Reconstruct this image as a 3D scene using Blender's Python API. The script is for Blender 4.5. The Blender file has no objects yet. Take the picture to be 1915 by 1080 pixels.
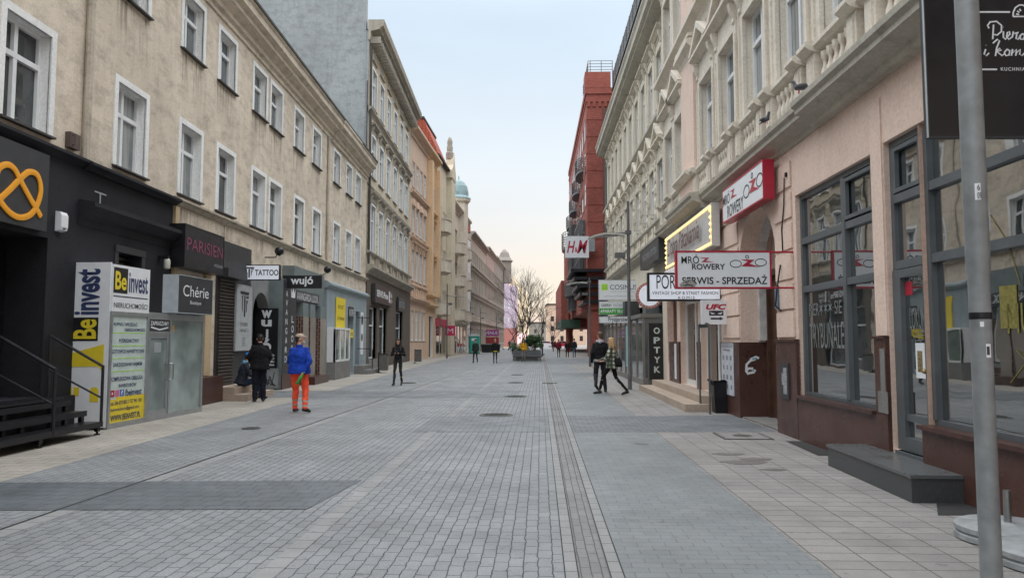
import bpy, bmesh, math, random
from mathutils import Vector, Matrix, Euler, noise

SC = bpy.context.scene
COL = SC.collection
rnd = random.Random(11)
rad = math.radians

# ------------------------------------------------------------------ camera
F, HC = 1383.0, 1.6
PITCH = math.atan(96 / F)
cd = bpy.data.cameras.new('camera')
cd.sensor_width = 36
cd.lens = 36 * F / 1915
cd.clip_start, cd.clip_end = 0.05, 3000
cam = bpy.data.objects.new('camera', cd)
COL.objects.link(cam)
cam.location = (0, 0, HC)
cam.rotation_euler = (rad(90) + PITCH, 0, 0)
SC.camera = cam

# ------------------------------------------------------------------ sky and sun
SUN_EL, SUN_AZ = rad(6.0), rad(76)          # azimuth from +Y towards +X
W = bpy.data.worlds.new('World')
SC.world = W
W.use_nodes = True
nt = W.node_tree
nt.nodes.clear()
N = nt.nodes.new
sky = N('ShaderNodeTexSky')
sky.sky_type = 'NISHITA'
sky.sun_disc = False
sky.sun_elevation = SUN_EL
sky.sun_rotation = SUN_AZ
bg1 = N('ShaderNodeBackground'); bg1.inputs[1].default_value = 0.09
nt.links.new(sky.outputs[0], bg1.inputs[0])
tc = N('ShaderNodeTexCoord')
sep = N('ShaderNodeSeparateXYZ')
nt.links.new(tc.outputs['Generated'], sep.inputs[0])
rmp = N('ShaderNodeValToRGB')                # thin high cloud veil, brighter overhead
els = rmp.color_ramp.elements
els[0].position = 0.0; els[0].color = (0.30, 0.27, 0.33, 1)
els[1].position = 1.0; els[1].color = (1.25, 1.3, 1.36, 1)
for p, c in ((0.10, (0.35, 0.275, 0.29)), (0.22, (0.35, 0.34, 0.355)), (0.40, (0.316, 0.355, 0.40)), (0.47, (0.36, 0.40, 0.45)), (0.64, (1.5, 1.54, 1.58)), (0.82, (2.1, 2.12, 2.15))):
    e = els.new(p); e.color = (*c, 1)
nz = N('ShaderNodeTexNoise'); nz.inputs['Scale'].default_value = 2.2; nz.inputs['Detail'].default_value = 5
mp = N('ShaderNodeMapping'); mp.inputs['Scale'].default_value = (1, 1, 3.0)
nt.links.new(tc.outputs['Generated'], mp.inputs[0]); nt.links.new(mp.outputs[0], nz.inputs[0])
mr = N('ShaderNodeMapRange'); mr.inputs[1].default_value = .3; mr.inputs[2].default_value = .7
mr.inputs[3].default_value = .93; mr.inputs[4].default_value = 1.09
nt.links.new(nz.outputs[0], mr.inputs[0])
vm = N('ShaderNodeVectorMath'); vm.operation = 'SCALE'
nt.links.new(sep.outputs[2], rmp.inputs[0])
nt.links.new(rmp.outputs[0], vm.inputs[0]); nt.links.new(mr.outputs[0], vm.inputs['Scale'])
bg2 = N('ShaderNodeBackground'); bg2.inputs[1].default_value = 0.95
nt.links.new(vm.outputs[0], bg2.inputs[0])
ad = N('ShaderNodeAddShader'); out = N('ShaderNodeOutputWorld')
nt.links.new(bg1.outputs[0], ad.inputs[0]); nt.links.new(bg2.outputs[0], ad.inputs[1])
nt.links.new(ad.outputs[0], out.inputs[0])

sd = bpy.data.lights.new('sun', 'SUN')
sd.energy = 2.4; sd.angle = rad(0.5); sd.color = (1.0, 0.80, 0.56)
sun = bpy.data.objects.new('sun', sd); COL.objects.link(sun)
dv = Vector((math.sin(SUN_AZ) * math.cos(SUN_EL), math.cos(SUN_AZ) * math.cos(SUN_EL), math.sin(SUN_EL)))
sun.rotation_euler = dv.to_track_quat('Z', 'Y').to_euler()
sun.location = (40, 20, 40)

SC.view_settings.view_transform = 'Standard'
SC.view_settings.look = 'None'
SC.view_settings.exposure = 0.85
SC.view_settings.gamma = 1
SC.render.film_transparent = False
SC.cycles.max_bounces = 8
SC.cycles.diffuse_bounces = 4
SC.cycles.use_denoising = True

# ------------------------------------------------------------------ picture measures -> wall points
def ray(u, v):
    a = (u - 957.5) / F; b = (540 - v) / F
    return (a, math.cos(PITCH) - b * math.sin(PITCH), math.sin(PITCH) + b * math.cos(PITCH))
def wallpt(u, v, x0, k=0.0):          # point (y, z) on the vertical wall plane x = x0 + k*y
    r = ray(u, v); t = x0 / (r[0] - k * r[1])
    return r[1] * t, HC + r[2] * t

# ------------------------------------------------------------------ materials
MATS = {}
def _nodes(name):
    m = bpy.data.materials.new(name); m.use_nodes = True
    t = m.node_tree; b = t.nodes['Principled BSDF']
    MATS[name] = m
    return m, t, b
def _noise(t, scale, detail=4, vec=None, sc3=None, rough=.55):
    n = t.nodes.new('ShaderNodeTexNoise'); n.inputs['Scale'].default_value = scale
    n.inputs['Detail'].default_value = detail; n.inputs['Roughness'].default_value = rough
    if vec is None:
        vec = t.nodes.new('ShaderNodeNewGeometry').outputs['Position']
    if sc3:
        mp = t.nodes.new('ShaderNodeMapping'); mp.inputs['Scale'].default_value = sc3
        t.links.new(vec, mp.inputs[0]); vec = mp.outputs[0]
    t.links.new(vec, n.inputs['Vector'])
    return n.outputs[0]
def _mr(t, src, a, b, c=0., d=1.):
    m = t.nodes.new('ShaderNodeMapRange'); t.links.new(src, m.inputs[0])
    for i, x in enumerate((a, b, c, d)): m.inputs[i + 1].default_value = x
    return m.outputs[0]
def _mix(t, fac, a, b, mode='MIX'):
    m = t.nodes.new('ShaderNodeMix'); m.data_type = 'RGBA'; m.blend_type = mode
    if hasattr(fac, 'links'): t.links.new(fac, m.inputs['Factor'])
    else: m.inputs['Factor'].default_value = fac
    for s, x in (('A', a), ('B', b)):
        i = [q for q in m.inputs if q.name == s and q.type == 'RGBA'][0]
        if hasattr(x, 'links'): t.links.new(x, i)
        else: i.default_value = (*x, 1)
    return [q for q in m.outputs if q.type == 'RGBA'][0]
def _bump(t, b, h, st, dist=.02):
    n = t.nodes.new('ShaderNodeBump'); n.inputs['Strength'].default_value = st; n.inputs['Distance'].default_value = dist
    t.links.new(h, n.inputs['Height']); t.links.new(n.outputs[0], b.inputs['Normal'])

def mat(name, col, rough=.6, metal=0., var=.12, scale=6., bump=0., spec=.5, emit=0., coat=0.):
    if name in MATS: return MATS[name]
    m, t, b = _nodes(name)
    n = _noise(t, scale)
    f = _mr(t, n, .3, .7)
    c = _mix(t, f, tuple(x * (1 - var) for x in col), tuple(min(1, x * (1 + var)) for x in col))
    t.links.new(c, b.inputs['Base Color'])
    t.links.new(_mr(t, n, .3, .7, max(.02, rough - .06), min(1, rough + .08)), b.inputs['Roughness'])
    b.inputs['Metallic'].default_value = metal
    b.inputs['Specular IOR Level'].default_value = spec
    b.inputs['Coat Weight'].default_value = coat
    if emit:
        b.inputs['Emission Color'].default_value = (*col, 1); b.inputs['Emission Strength'].default_value = emit
    if bump: _bump(t, b, _noise(t, 40, 3), bump)
    return m

def plaster(name, c1, c2, stain=(.12, .11, .10), amt=.35, streak=.3, bump=.25, rough=.85, scale=.9, lo=.54, hi=.76):
    m, t, b = _nodes(name)
    pos = t.nodes.new('ShaderNodeNewGeometry').outputs['Position']
    big = _mr(t, _noise(t, scale, 8, pos, rough=.65), .36, .66)
    c = _mix(t, big, c1, c2)
    pat = _mr(t, _noise(t, 2.6, 8, pos, (1, .7, 1.5), .68), lo, hi, 0, amt)
    c = _mix(t, pat, c, stain)
    st = _mr(t, _noise(t, 5, 4, pos, (1, 1, .12)), .5, .8, 0, streak)
    c = _mix(t, st, c, tuple(x * 1.2 for x in stain))
    fine = _mr(t, _noise(t, 22, 3, pos), .3, .7, .9, 1.1)
    vm = t.nodes.new('ShaderNodeVectorMath'); vm.operation = 'SCALE'
    t.links.new(c, vm.inputs[0]); t.links.new(fine, vm.inputs['Scale'])
    t.links.new(vm.outputs[0], b.inputs['Base Color'])
    b.inputs['Roughness'].default_value = rough
    b.inputs['Specular IOR Level'].default_value = .25
    if bump: _bump(t, b, _noise(t, 30, 5, pos, None, .7), bump, .015)
    return m

def bricks(name, c1, c2, mortar, bw, rh, ms, rot=(0, 0, 0), off=.5, rough=.8, bump=.5, var=.25, dirt=.25, loc=(0, 0, 0), smooth=.1, wob=.02):
    m, t, b = _nodes(name)
    pos = t.nodes.new('ShaderNodeNewGeometry').outputs['Position']
    mp = t.nodes.new('ShaderNodeMapping'); mp.inputs['Rotation'].default_value = rot; mp.inputs['Location'].default_value = loc
    t.links.new(pos, mp.inputs[0])
    br = t.nodes.new('ShaderNodeTexBrick')
    br.inputs['Scale'].default_value = 1
    br.inputs['Brick Width'].default_value = bw; br.inputs['Row Height'].default_value = rh
    br.inputs['Mortar Size'].default_value = ms; br.inputs['Mortar Smooth'].default_value = smooth
    br.offset = off
    br.inputs['Color1'].default_value = (*c1, 1); br.inputs['Color2'].default_value = (*c2, 1)
    br.inputs['Mortar'].default_value = (*mortar, 1); br.inputs['Bias'].default_value = 0
    va = t.nodes.new('ShaderNodeVectorMath'); va.operation = 'MULTIPLY_ADD'
    nn = t.nodes.new('ShaderNodeTexNoise'); nn.inputs['Scale'].default_value = 11 if wob > .03 else 6
    t.links.new(mp.outputs[0], nn.inputs['Vector'])
    t.links.new(nn.outputs['Color'], va.inputs[0]); va.inputs[1].default_value = (wob, wob, 0)
    t.links.new(mp.outputs[0], va.inputs[2])
    t.links.new(va.outputs[0], br.inputs['Vector'])
    c = br.outputs['Color']
    big = _mr(t, _noise(t, .7, 6, pos, rough=.7), .32, .7, 1 - dirt, 1 + dirt)
    fine = _mr(t, _noise(t, 75, 4, pos, rough=.75), .32, .68, 1 - var * .6, 1 + var * .6)
    v1 = t.nodes.new('ShaderNodeVectorMath'); v1.operation = 'SCALE'
    v2 = t.nodes.new('ShaderNodeVectorMath'); v2.operation = 'SCALE'
    t.links.new(c, v1.inputs[0]); t.links.new(big, v1.inputs['Scale'])
    t.links.new(v1.outputs[0], v2.inputs[0]); t.links.new(fine, v2.inputs['Scale'])
    col = v2.outputs[0]
    if rot[0] == 0:                              # gum spots and trodden grime on paving
        sp = _mr(t, _noise(t, 8, 1, pos), .70, .73, 0, .3); col = _mix(t, sp, col, (.06, .06, .06))
        gr = _mr(t, _noise(t, 1.1, 7, pos, (1, .35, 1), .75), .52, .72, 0, .28); col = _mix(t, gr, col, (.09, .09, .09))
    t.links.new(col, b.inputs['Base Color'])
    b.inputs['Specular IOR Level'].default_value = .3
    t.links.new(_mr(t, _noise(t, 3, 4, pos), .3, .7, rough - .12, rough + .08), b.inputs['Roughness'])
    inv = _mr(t, br.outputs['Fac'], 0, 1, 1, 0)
    _bump(t, b, inv, bump, .012)
    return m

def glass(name, col, rough=.03, spec=.9, var=.35, curtain=None, ior=1.75):
    m, t, b = _nodes(name)
    pos = t.nodes.new('ShaderNodeNewGeometry').outputs['Position']
    f = _mr(t, _noise(t, 1.3, 2, pos), .35, .65)
    c = _mix(t, f, tuple(x * (1 - var) for x in col), tuple(x * (1 + var) for x in col))
    if curtain:
        w = _mr(t, _noise(t, 9, 2, pos, (1, 1, .03)), .4, .6)
        c = _mix(t, w, c, curtain)
    t.links.new(c, b.inputs['Base Color'])
    b.inputs['Roughness'].default_value = rough
    b.inputs['IOR'].default_value = ior
    b.inputs['Specular IOR Level'].default_value = min(.6, spec * .6)
    _bump(t, b, _noise(t, 1.1, 2, pos), .05, .06)
    return m

# setting materials
RZ = 0.0376
M_cobble = bricks('cobble setts', (.258, .266, .272), (.222, .23, .237), (.05, .053, .056), .21, .105, .0042, (0, 0, rad(90) + RZ), rough=.62, bump=.9, dirt=.2, wob=.035, var=.45)
M_rbrick = bricks('grey clinker', (.222, .237, .242), (.198, .214, .22), (.135, .143, .147), .22, .11, .004, (0, 0, RZ), rough=.6, bump=.4, dirt=.18)
M_slab = bricks('pinkish grey slabs', (.285, .272, .258), (.25, .24, .23), (.10, .09, .085), .34, .20, .006, (0, 0, RZ), off=.0, rough=.7, bump=.4, dirt=.2)
M_lslab = bricks('beige slabs', (.37, .34, .295), (.33, .305, .27), (.16, .15, .13), .34, .20, .006, (0, 0, 0), off=.5, rough=.75, bump=.4, dirt=.2)
M_band2 = bricks('mid grey setts', (.185, .198, .207), (.165, .178, .187), (.08, .085, .09), .21, .105, .0045, (0, 0, rad(90) + RZ), rough=.58, bump=.4, dirt=.3)
M_band = bricks('dark setts', (.135, .15, .162), (.115, .13, .142), (.05, .055, .06), .2, .2, .005, (0, 0, RZ), rough=.55, bump=.4, dirt=.22)
M_gutter = bricks('gutter setts', (.235, .235, .232), (.205, .206, .205), (.09, .09, .09), .24, .073, .004, (0, 0, rad(90) + RZ), rough=.7, bump=.8, dirt=.2)
M_curb = bricks('curb setts', (.285, .287, .285), (.255, .257, .255), (.08, .08, .08), 40, .24, .005, (0, 0, RZ), rough=.65, bump=.7, dirt=.15)
M_ground = mat('street ground', (.22, .215, .205), .85, var=.2, scale=.8)
M_asph = mat('asphalt seam', (.03, .03, .03), .8)
# walls
M_L1 = plaster('weathered cream render', (.68, .59, .475), (.55, .475, .38), (.24, .205, .165), .62, .34, scale=.55, lo=.46, hi=.72)
M_L1d = plaster('grimy cream trim', (.52, .46, .37), (.40, .35, .285), (.08, .07, .06), .6, .5)
M_white = plaster('white window plaster', (.80, .80, .78), (.72, .72, .70), (.30, .29, .27), .2, .2, .08)
M_black = plaster('black painted render', (.015, .015, .019), (.024, .025, .029), (.012, .012, .013), .4, .3, .35, .7)
M_gable = plaster('blue grey gable render', (.38, .41, .415), (.31, .335, .34), (.19, .195, .19), .6, .6, .2, scale=.3, lo=.46, hi=.7)
M_L2 = plaster('sooty yellow stucco', (.62, .54, .40), (.52, .45, .345), (.16, .14, .11), .5, .5)
M_trim2 = plaster('sooty stone trim', (.42, .385, .32), (.33, .30, .25), (.09, .08, .07), .5, .5)
M_brownshop = plaster('brown stone shopfront', (.13, .105, .085), (.105, .085, .07), (.05, .04, .035), .4, .3)
M_peach = plaster('peach render', (.70, .52, .39), (.63, .465, .35), (.22, .16, .12), .3, .3)
M_orange = plaster('warm ochre render', (.74, .53, .33), (.68, .48, .30), (.25, .17, .1), .25, .25)
M_cream = plaster('pale yellow render', (.68, .61, .46), (.60, .54, .41), (.20, .18, .14), .3, .35)
M_taupe = plaster('taupe render', (.50, .43, .36), (.42, .36, .30), (.13, .11, .09), .4, .45)
M_dusty = plaster('dusty rose render', (.46, .35, .30), (.40, .30, .26), (.12, .09, .08), .4, .45)
M_greyr = plaster('grey brown render', (.34, .31, .27), (.28, .255, .225), (.08, .07, .06), .4, .45)
M_lilac = plaster('pale lilac render', (.66, .53, .63), (.62, .50, .60), (.35, .25, .36), .1, .1)
M_pale = plaster('pale straw cladding', (.44, .42, .35), (.41, .39, .33), (.35, .32, .26), .1, .1)
M_pink = plaster('salmon render', (.74, .575, .48), (.68, .525, .44), (.26, .17, .13), .25, .2, .15)
M_stone = plaster('cream stucco', (.71, .65, .555), (.63, .575, .49), (.20, .18, .15), .35, .3, .2)
M_stonec = plaster('ivory stucco', (.70, .64, .525), (.62, .565, .465), (.20, .18, .145), .35, .35, .2)
M_stoned = plaster('grimy stucco ledge', (.50, .47, .40), (.42, .395, .335), (.12, .11, .09), .4, .35)
M_granite = bricks('red granite', (.085, .042, .034), (.075, .038, .031), (.04, .022, .02), 1.3, 3.0, .004, (rad(90), 0, rad(90)), rough=.35, bump=.15, var=.8, dirt=.3)
M_granite2 = plaster('polished red granite', (.082, .038, .030), (.060, .030, .026), (.03, .015, .013), .5, .2, 0, .3, 6)
M_redbrick = bricks('red facade brick', (.36, .085, .062), (.25, .055, .042), (.30, .16, .125), .26, .085, .008, (rad(90), 0, 0), rough=.8, bump=.3, dirt=.15)
M_redside = bricks('red facade brick side', (.32, .08, .058), (.235, .052, .04), (.27, .14, .11), .26, .085, .008, (rad(90), 0, rad(90)), rough=.8, bump=.3, dirt=.15)
M_clinker = bricks('brown clinker cladding', (.12, .045, .03), (.085, .035, .026), (.25, .22, .19), .25, .09, .012, (rad(90), 0, rad(90)), rough=.6, bump=.4)
M_tile = bricks('orange roof tile', (.5, .10, .05), (.42, .085, .045), (.2, .05, .03), .3, .32, .03, (rad(90), 0, rad(90)), rough=.7, bump=.6)
M_roof = mat('dark roof', (.06, .055, .05), .8, var=.3)
M_copper = mat('weathered copper', (.25, .36, .37), .6, var=.25, scale=3)
# fittings
M_pvc = mat('white window frame', (.72, .73, .73), .4, var=.05)
M_grey = mat('grey metal frame', (.12, .135, .145), .4, .3, var=.12)
M_alu = mat('aluminium', (.40, .42, .43), .35, .7, var=.1)
M_dmetal = mat('black metal', (.018, .018, .022), .35, .4, var=.3)
M_pole = mat('galvanised grey paint', (.27, .285, .29), .5, .35, var=.15, scale=10)
M_polt = mat('dark grey lamp post', (.13, .135, .14), .45, .4, var=.15)
M_steel = mat('brushed steel', (.35, .35, .35), .35, .9, var=.15)
M_brown = mat('brown timber door', (.075, .035, .022), .5, var=.3, scale=4)
M_beige = plaster('beige step stone', (.42, .34, .27), (.36, .29, .23), (.2, .16, .13), .3, .1)
M_cond = plaster('worn concrete', (.22, .215, .205), (.17, .165, .16), (.08, .08, .075), .4, .2)
G_dark = glass('window glass dark', (.035, .04, .042))
G_mid = glass('window glass grey', (.10, .115, .12))
G_curt = glass('window glass with curtain', (.15, .16, .16), curtain=(.30, .31, .30))
G_shop = glass('shop window glass', (.022, .028, .028), .015, 1.0, ior=3.9)
G_shop2 = glass('shop window glass pale', (.13, .17, .165), .05, .9)
# sign paints
P_white = mat('white sign face', (.74, .76, .78), .35, var=.04)
P_lit = mat('backlit white face', (.78, .82, .9), .3, var=.03, emit=.12)
P_black = mat('black sign face', (.012, .012, .014), .35, var=.2)
P_blackm = mat('black lettering', (.016, .016, .02), .5, var=.1)
P_charc = mat('charcoal sign face', (.035, .037, .04), .45, var=.15)
P_yellow = mat('yellow print', (.72, .56, .03), .5, var=.06)
P_red = mat('red paint', (.40, .016, .04), .35, var=.06)
P_green = mat('green sign face', (.05, .36, .035), .4, var=.05)
P_lime = mat('lime print', (.38, .72, .06), .4, var=.05)
P_grey = mat('grey print', (.33, .35, .37), .5, var=.05)
P_navy = mat('navy print', (.03, .045, .12), .5)
P_orange = mat('amber logo', (.85, .36, .02), .4, var=.04)
P_magenta = mat('dull magenta lettering', (.22, .045, .10), .4, var=.1)
P_pinkred = mat('crimson shop sign', (.55, .02, .10), .4, var=.06)
P_pale = mat('pale mint film', (.52, .60, .57), .2, var=.06)
M_bulb = mat('lit bulbs', (1.0, .62, .2), .3, emit=1.2)
def runoff():
    m, t, b = _nodes('rain run-off stain')
    tc = t.nodes.new('ShaderNodeTexCoord').outputs['Generated']; sx = t.nodes.new('ShaderNodeSeparateXYZ'); t.links.new(tc, sx.inputs[0])
    pos = t.nodes.new('ShaderNodeNewGeometry').outputs['Position']
    st = _mr(t, _noise(t, 9, 4, pos, (1, 1, .06)), .46, .72, 0, .75)
    pw = t.nodes.new('ShaderNodeMath'); pw.operation = 'POWER'; pw.inputs[1].default_value = 1.4; t.links.new(sx.outputs[2], pw.inputs[0])
    mu = t.nodes.new('ShaderNodeMath'); mu.operation = 'MULTIPLY'; t.links.new(st, mu.inputs[0]); t.links.new(pw.outputs[0], mu.inputs[1])
    b.inputs['Base Color'].default_value = (.15, .125, .10, 1); b.inputs['Roughness'].default_value = .9; b.inputs['Specular IOR Level'].default_value = .1
    t.links.new(mu.outputs[0], b.inputs['Alpha']); return m
M_runoff = runoff()
# ------------------------------------------------------------------ mesh helpers
class MB:
    """collects shapes; sg = -1 mirrors local x (outward direction) for walls facing the other way"""
    def __init__(s, sg=1): s.v = []; s.f = []; s.mi = []; s.sg = sg
    def add(s, vs, fs, mi=0):
        o = len(s.v)
        s.v += [(s.sg * p[0], p[1], p[2]) for p in vs]
        s.f += [tuple(o + i for i in f) for f in fs]; s.mi += [mi] * len(fs)
        return s
    def box(s, x0, x1, y0, y1, z0, z1, mi=0):
        x0, x1 = min(x0, x1), max(x0, x1); y0, y1 = min(y0, y1), max(y0, y1)
        return s.add([(x0, y0, z0), (x1, y0, z0), (x1, y1, z0), (x0, y1, z0), (x0, y0, z1), (x1, y0, z1), (x1, y1, z1), (x0, y1, z1)],
                     [(3, 2, 1, 0), (4, 5, 6, 7), (0, 1, 5, 4), (1, 2, 6, 5), (2, 3, 7, 6), (3, 0, 4, 7)], mi)
    def prism(s, poly, axis, a0, a1, mi=0):
        n = len(poly)
        def P(p, a):
            if axis == 'y': return (p[0], a, p[1])
            if axis == 'x': return (a, p[0], p[1])
            return (p[0], p[1], a)
        vs = [P(p, a0) for p in poly] + [P(p, a1) for p in poly]
        fs = [tuple(range(n)), tuple(range(2 * n - 1, n - 1, -1))] + [(i, (i + 1) % n, n + (i + 1) % n, n + i) for i in range(n)]
        return s.add(vs, fs, mi)
    def tube(s, path, r, n=8, mi=0, cap=True):
        pts = [Vector(p) for p in path]; k = len(pts)
        rr = r if isinstance(r, (list, tuple)) else [r] * k
        vs = []; up = None
        for i, p in enumerate(pts):
            d = (pts[min(i + 1, k - 1)] - pts[max(i - 1, 0)]).normalized()
            if up is None:
                up = Vector((0, 0, 1)) if abs(d.z) < .9 else Vector((1, 0, 0))
            a = d.cross(up)
            if a.length < 1e-4: a = d.orthogonal()
            a.normalize(); b = a.cross(d).normalized(); up = b
            for j in range(n):
                t = 2 * math.pi * j / n
                vs.append(tuple(p + rr[i] * (math.cos(t) * a + math.sin(t) * b)))
        fs = [(i * n + j, i * n + (j + 1) % n, (i + 1) * n + (j + 1) % n, (i + 1) * n + j) for i in range(k - 1) for j in range(n)]
        if cap: fs += [tuple(range(n - 1, -1, -1)), tuple(range((k - 1) * n, k * n))]
        return s.add(vs, fs, mi)
    def lathe(s, prof, cx=0, cy=0, n=16, mi=0, z0=0):
        k = len(prof); vs = []
        for r, z in prof:
            for j in range(n):
                t = 2 * math.pi * j / n; vs.append((cx + r * math.cos(t), cy + r * math.sin(t), z0 + z))
        fs = [(i * n + j, i * n + (j + 1) % n, (i + 1) * n + (j + 1) % n, (i + 1) * n + j) for i in range(k - 1) for j in range(n)]
        fs += [tuple(range(n - 1, -1, -1)), tuple(range((k - 1) * n, k * n))]
        return s.add(vs, fs, mi)
    def quad(s, a, b, c, d, mi=0): return s.add([a, b, c, d], [(0, 1, 2, 3)], mi)
    def mesh(s, name, mats, smooth=None, fix=True):
        me = bpy.data.meshes.new(name); me.from_pydata(s.v, [], s.f)
        for m in (mats if isinstance(mats, (list, tuple)) else [mats]): me.materials.append(m)
        me.polygons.foreach_set('material_index', s.mi)
        if fix:
            bm = bmesh.new(); bm.from_mesh(me)
            bmesh.ops.recalc_face_normals(bm, faces=bm.faces); bm.to_mesh(me); bm.free()
        if smooth:
            me.polygons.foreach_set('use_smooth', [True] * len(me.polygons)); me.set_sharp_from_angle(angle=rad(smooth))
        me.update(); return me
    def build(s, name, mats, parent=None, smooth=None, loc=(0, 0, 0), rz=0, fix=True):
        o = bpy.data.objects.new(name, s.mesh(name, mats, smooth, fix)); COL.objects.link(o)
        o.location = loc; o.rotation_euler = (0, 0, rz)
        if parent: o.parent = parent
        return o

def tag(o, label=None, cat=None, group=None, kind=None):
    for k, x in (('label', label), ('category', cat), ('group', group), ('kind', kind)):
        if x: o[k] = x
    return o
def thing(name, label, cat, loc=(0, 0, 0), rz=0, group=None):
    o = bpy.data.objects.new(name, None); COL.objects.link(o)
    o.empty_display_size = .2; o.location = loc; o.rotation_euler = (0, 0, rz)
    return tag(o, label, cat, group)
def inst(name, me, parent, loc=(0, 0, 0), rot=(0, 0, 0)):
    o = bpy.data.objects.new(name, me); COL.objects.link(o); o.parent = parent
    o.location = loc; o.rotation_euler = rot
    return o
def kids(o): return [c for c in COL.objects if c.parent == o]
def copy_tree(o, parent=None):
    c = o.copy(); COL.objects.link(c); c.parent = parent
    for ch in list(o.children): copy_tree(ch, c)
    return c

# ---- lettering: built-in font, fitted into a rectangle; local X right, -Y towards the reader, Z up
_tc = {}
def text_mesh(body, w, h, m, bold=0., shear=0., ext=.003, space=1., bodyh=False):
    key = (body, round(w, 3), round(h, 3), m.name, bold, shear)
    if key in _tc: return _tc[key]
    c = bpy.data.curves.new('lettering', 'FONT'); c.body = body; c.extrude = 0; c.offset = bold; c.shear = shear
    c.space_character = space; c.resolution_u = 4; c.align_x = 'CENTER'; c.space_line = .9
    o = bpy.data.objects.new('lettering', c); COL.objects.link(o)
    me = bpy.data.meshes.new_from_object(o.evaluated_get(bpy.context.evaluated_depsgraph_get()))
    bpy.data.objects.remove(o); bpy.data.curves.remove(c)
    xs = [v.co.x for v in me.vertices]; ys = [v.co.y for v in me.vertices]
    x0, x1, y0, y1 = min(xs), max(xs), min(ys), max(ys)
    for v in me.vertices:
        v.co = ((v.co.x - x0) / (x1 - x0) * w, -ext, (v.co.y - y0) / (y1 - y0) * h)
    me.name = 'lettering'; me.materials.clear(); me.materials.append(m)
    me.polygons.foreach_set('material_index', [0] * len(me.polygons))
    me.update(); _tc[key] = me
    return me
def text(parent, body, x0, x1, z0, z1, m, y=0., name='lettering', **k):
    return inst(name, text_mesh(body, x1 - x0, z1 - z0, m, **k), parent, (x0, y, z0))
def stroke(parent, paths, r, m, name='lettering', y=0., flat=.35):
    mb = MB()
    for p in paths: mb.tube([(q[0], 0, q[1]) for q in p], r, 6)
    mb.v = [(a, b * flat, c) for a, b, c in mb.v]
    return mb.build(name, m, parent, loc=(0, y, 0), smooth=60)
def poly_plate(parent, polys, m, name, y=0., t=.004):
    mb = MB()
    for p in polys: mb.prism(p, 'y', -t, 0)
    return mb.build(name, m, parent, loc=(0, y, 0))
def circle(cx, cz, r, n=20, a0=0, a1=360, rx=None):
    return [(cx + (rx or r) * math.cos(rad(a0 + (a1 - a0) * i / n)), cz + r * math.sin(rad(a0 + (a1 - a0) * i / n))) for i in range(n + 1)]

def sign_box(name, label, cat, loc, rz, w, h, t, face, rim, rimw=.03, group=None, back=None):
    """box sign: origin at the middle of its bottom edge; front looks to local -Y. returns root; x from 0..w via offset"""
    r = thing(name, label, cat, loc, rz, group)
    mb = MB()
    mb.box(-w / 2, w / 2, -t / 2, t / 2, 0, rimw); mb.box(-w / 2, w / 2, -t / 2, t / 2, h - rimw, h)
    mb.box(-w / 2, -w / 2 + rimw, -t / 2, t / 2, rimw, h - rimw); mb.box(w / 2 - rimw, w / 2, -t / 2, t / 2, rimw, h - rimw)
    mb.build('sign_frame', rim, r)
    MB().box(-w / 2 + rimw, w / 2 - rimw, -t / 2 + .006, t / 2 - .006, rimw, h - rimw).build('sign_panel', face, r)
    r['_y'] = -t / 2 + .006
    return r

# ------------------------------------------------------------------ facades
def wall_panel(mb, s0, s1, z0, z1, holes, x=0., rev=.3, mi=0, mr=1):
    hs = [h for h in holes if h[1] > s0 and h[0] < s1]
    ss = sorted({s0, s1, *[min(max(a, s0), s1) for h in hs for a in h[:2]]})
    zs = sorted({z0, z1, *[min(max(a, z0), z1) for h in hs for a in h[2:4]]})
    for i in range(len(ss) - 1):
        for j in range(len(zs) - 1):
            cs, cz = (ss[i] + ss[i + 1]) / 2, (zs[j] + zs[j + 1]) / 2
            if any(h[0] < cs < h[1] and h[2] < cz < h[3] for h in hs): continue
            mb.quad((x, ss[i], zs[j]), (x, ss[i + 1], zs[j]), (x, ss[i + 1], zs[j + 1]), (x, ss[i], zs[j + 1]), mi)
    for h in hs:
        a, b, c, d = h[:4]; r = h[4] if len(h) > 4 else rev
        q = 2 if mr == 1 and len(h) > 4 else mr
        mb.quad((x, a, c), (x, a, d), (x - r, a, d), (x - r, a, c), q); mb.quad((x, b, c), (x, b, d), (x - r, b, d), (x - r, b, c), q)
        mb.quad((x, a, d), (x, b, d), (x - r, b, d), (x - r, a, d), q); mb.quad((x, a, c), (x, b, c), (x - r, b, c), (x - r, a, c), q)

def cornice(mb, s0, s1, z, prof, mi=0, x=0.):
    """prof: list of (out, up); closed back to the wall"""
    poly = [(x - .05, z + prof[0][1])] + [(x + a, z + b) for a, b in prof] + [(x - .05, z + prof[-1][1])]
    mb.prism(poly, 'y', s0, s1, mi)

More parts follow.
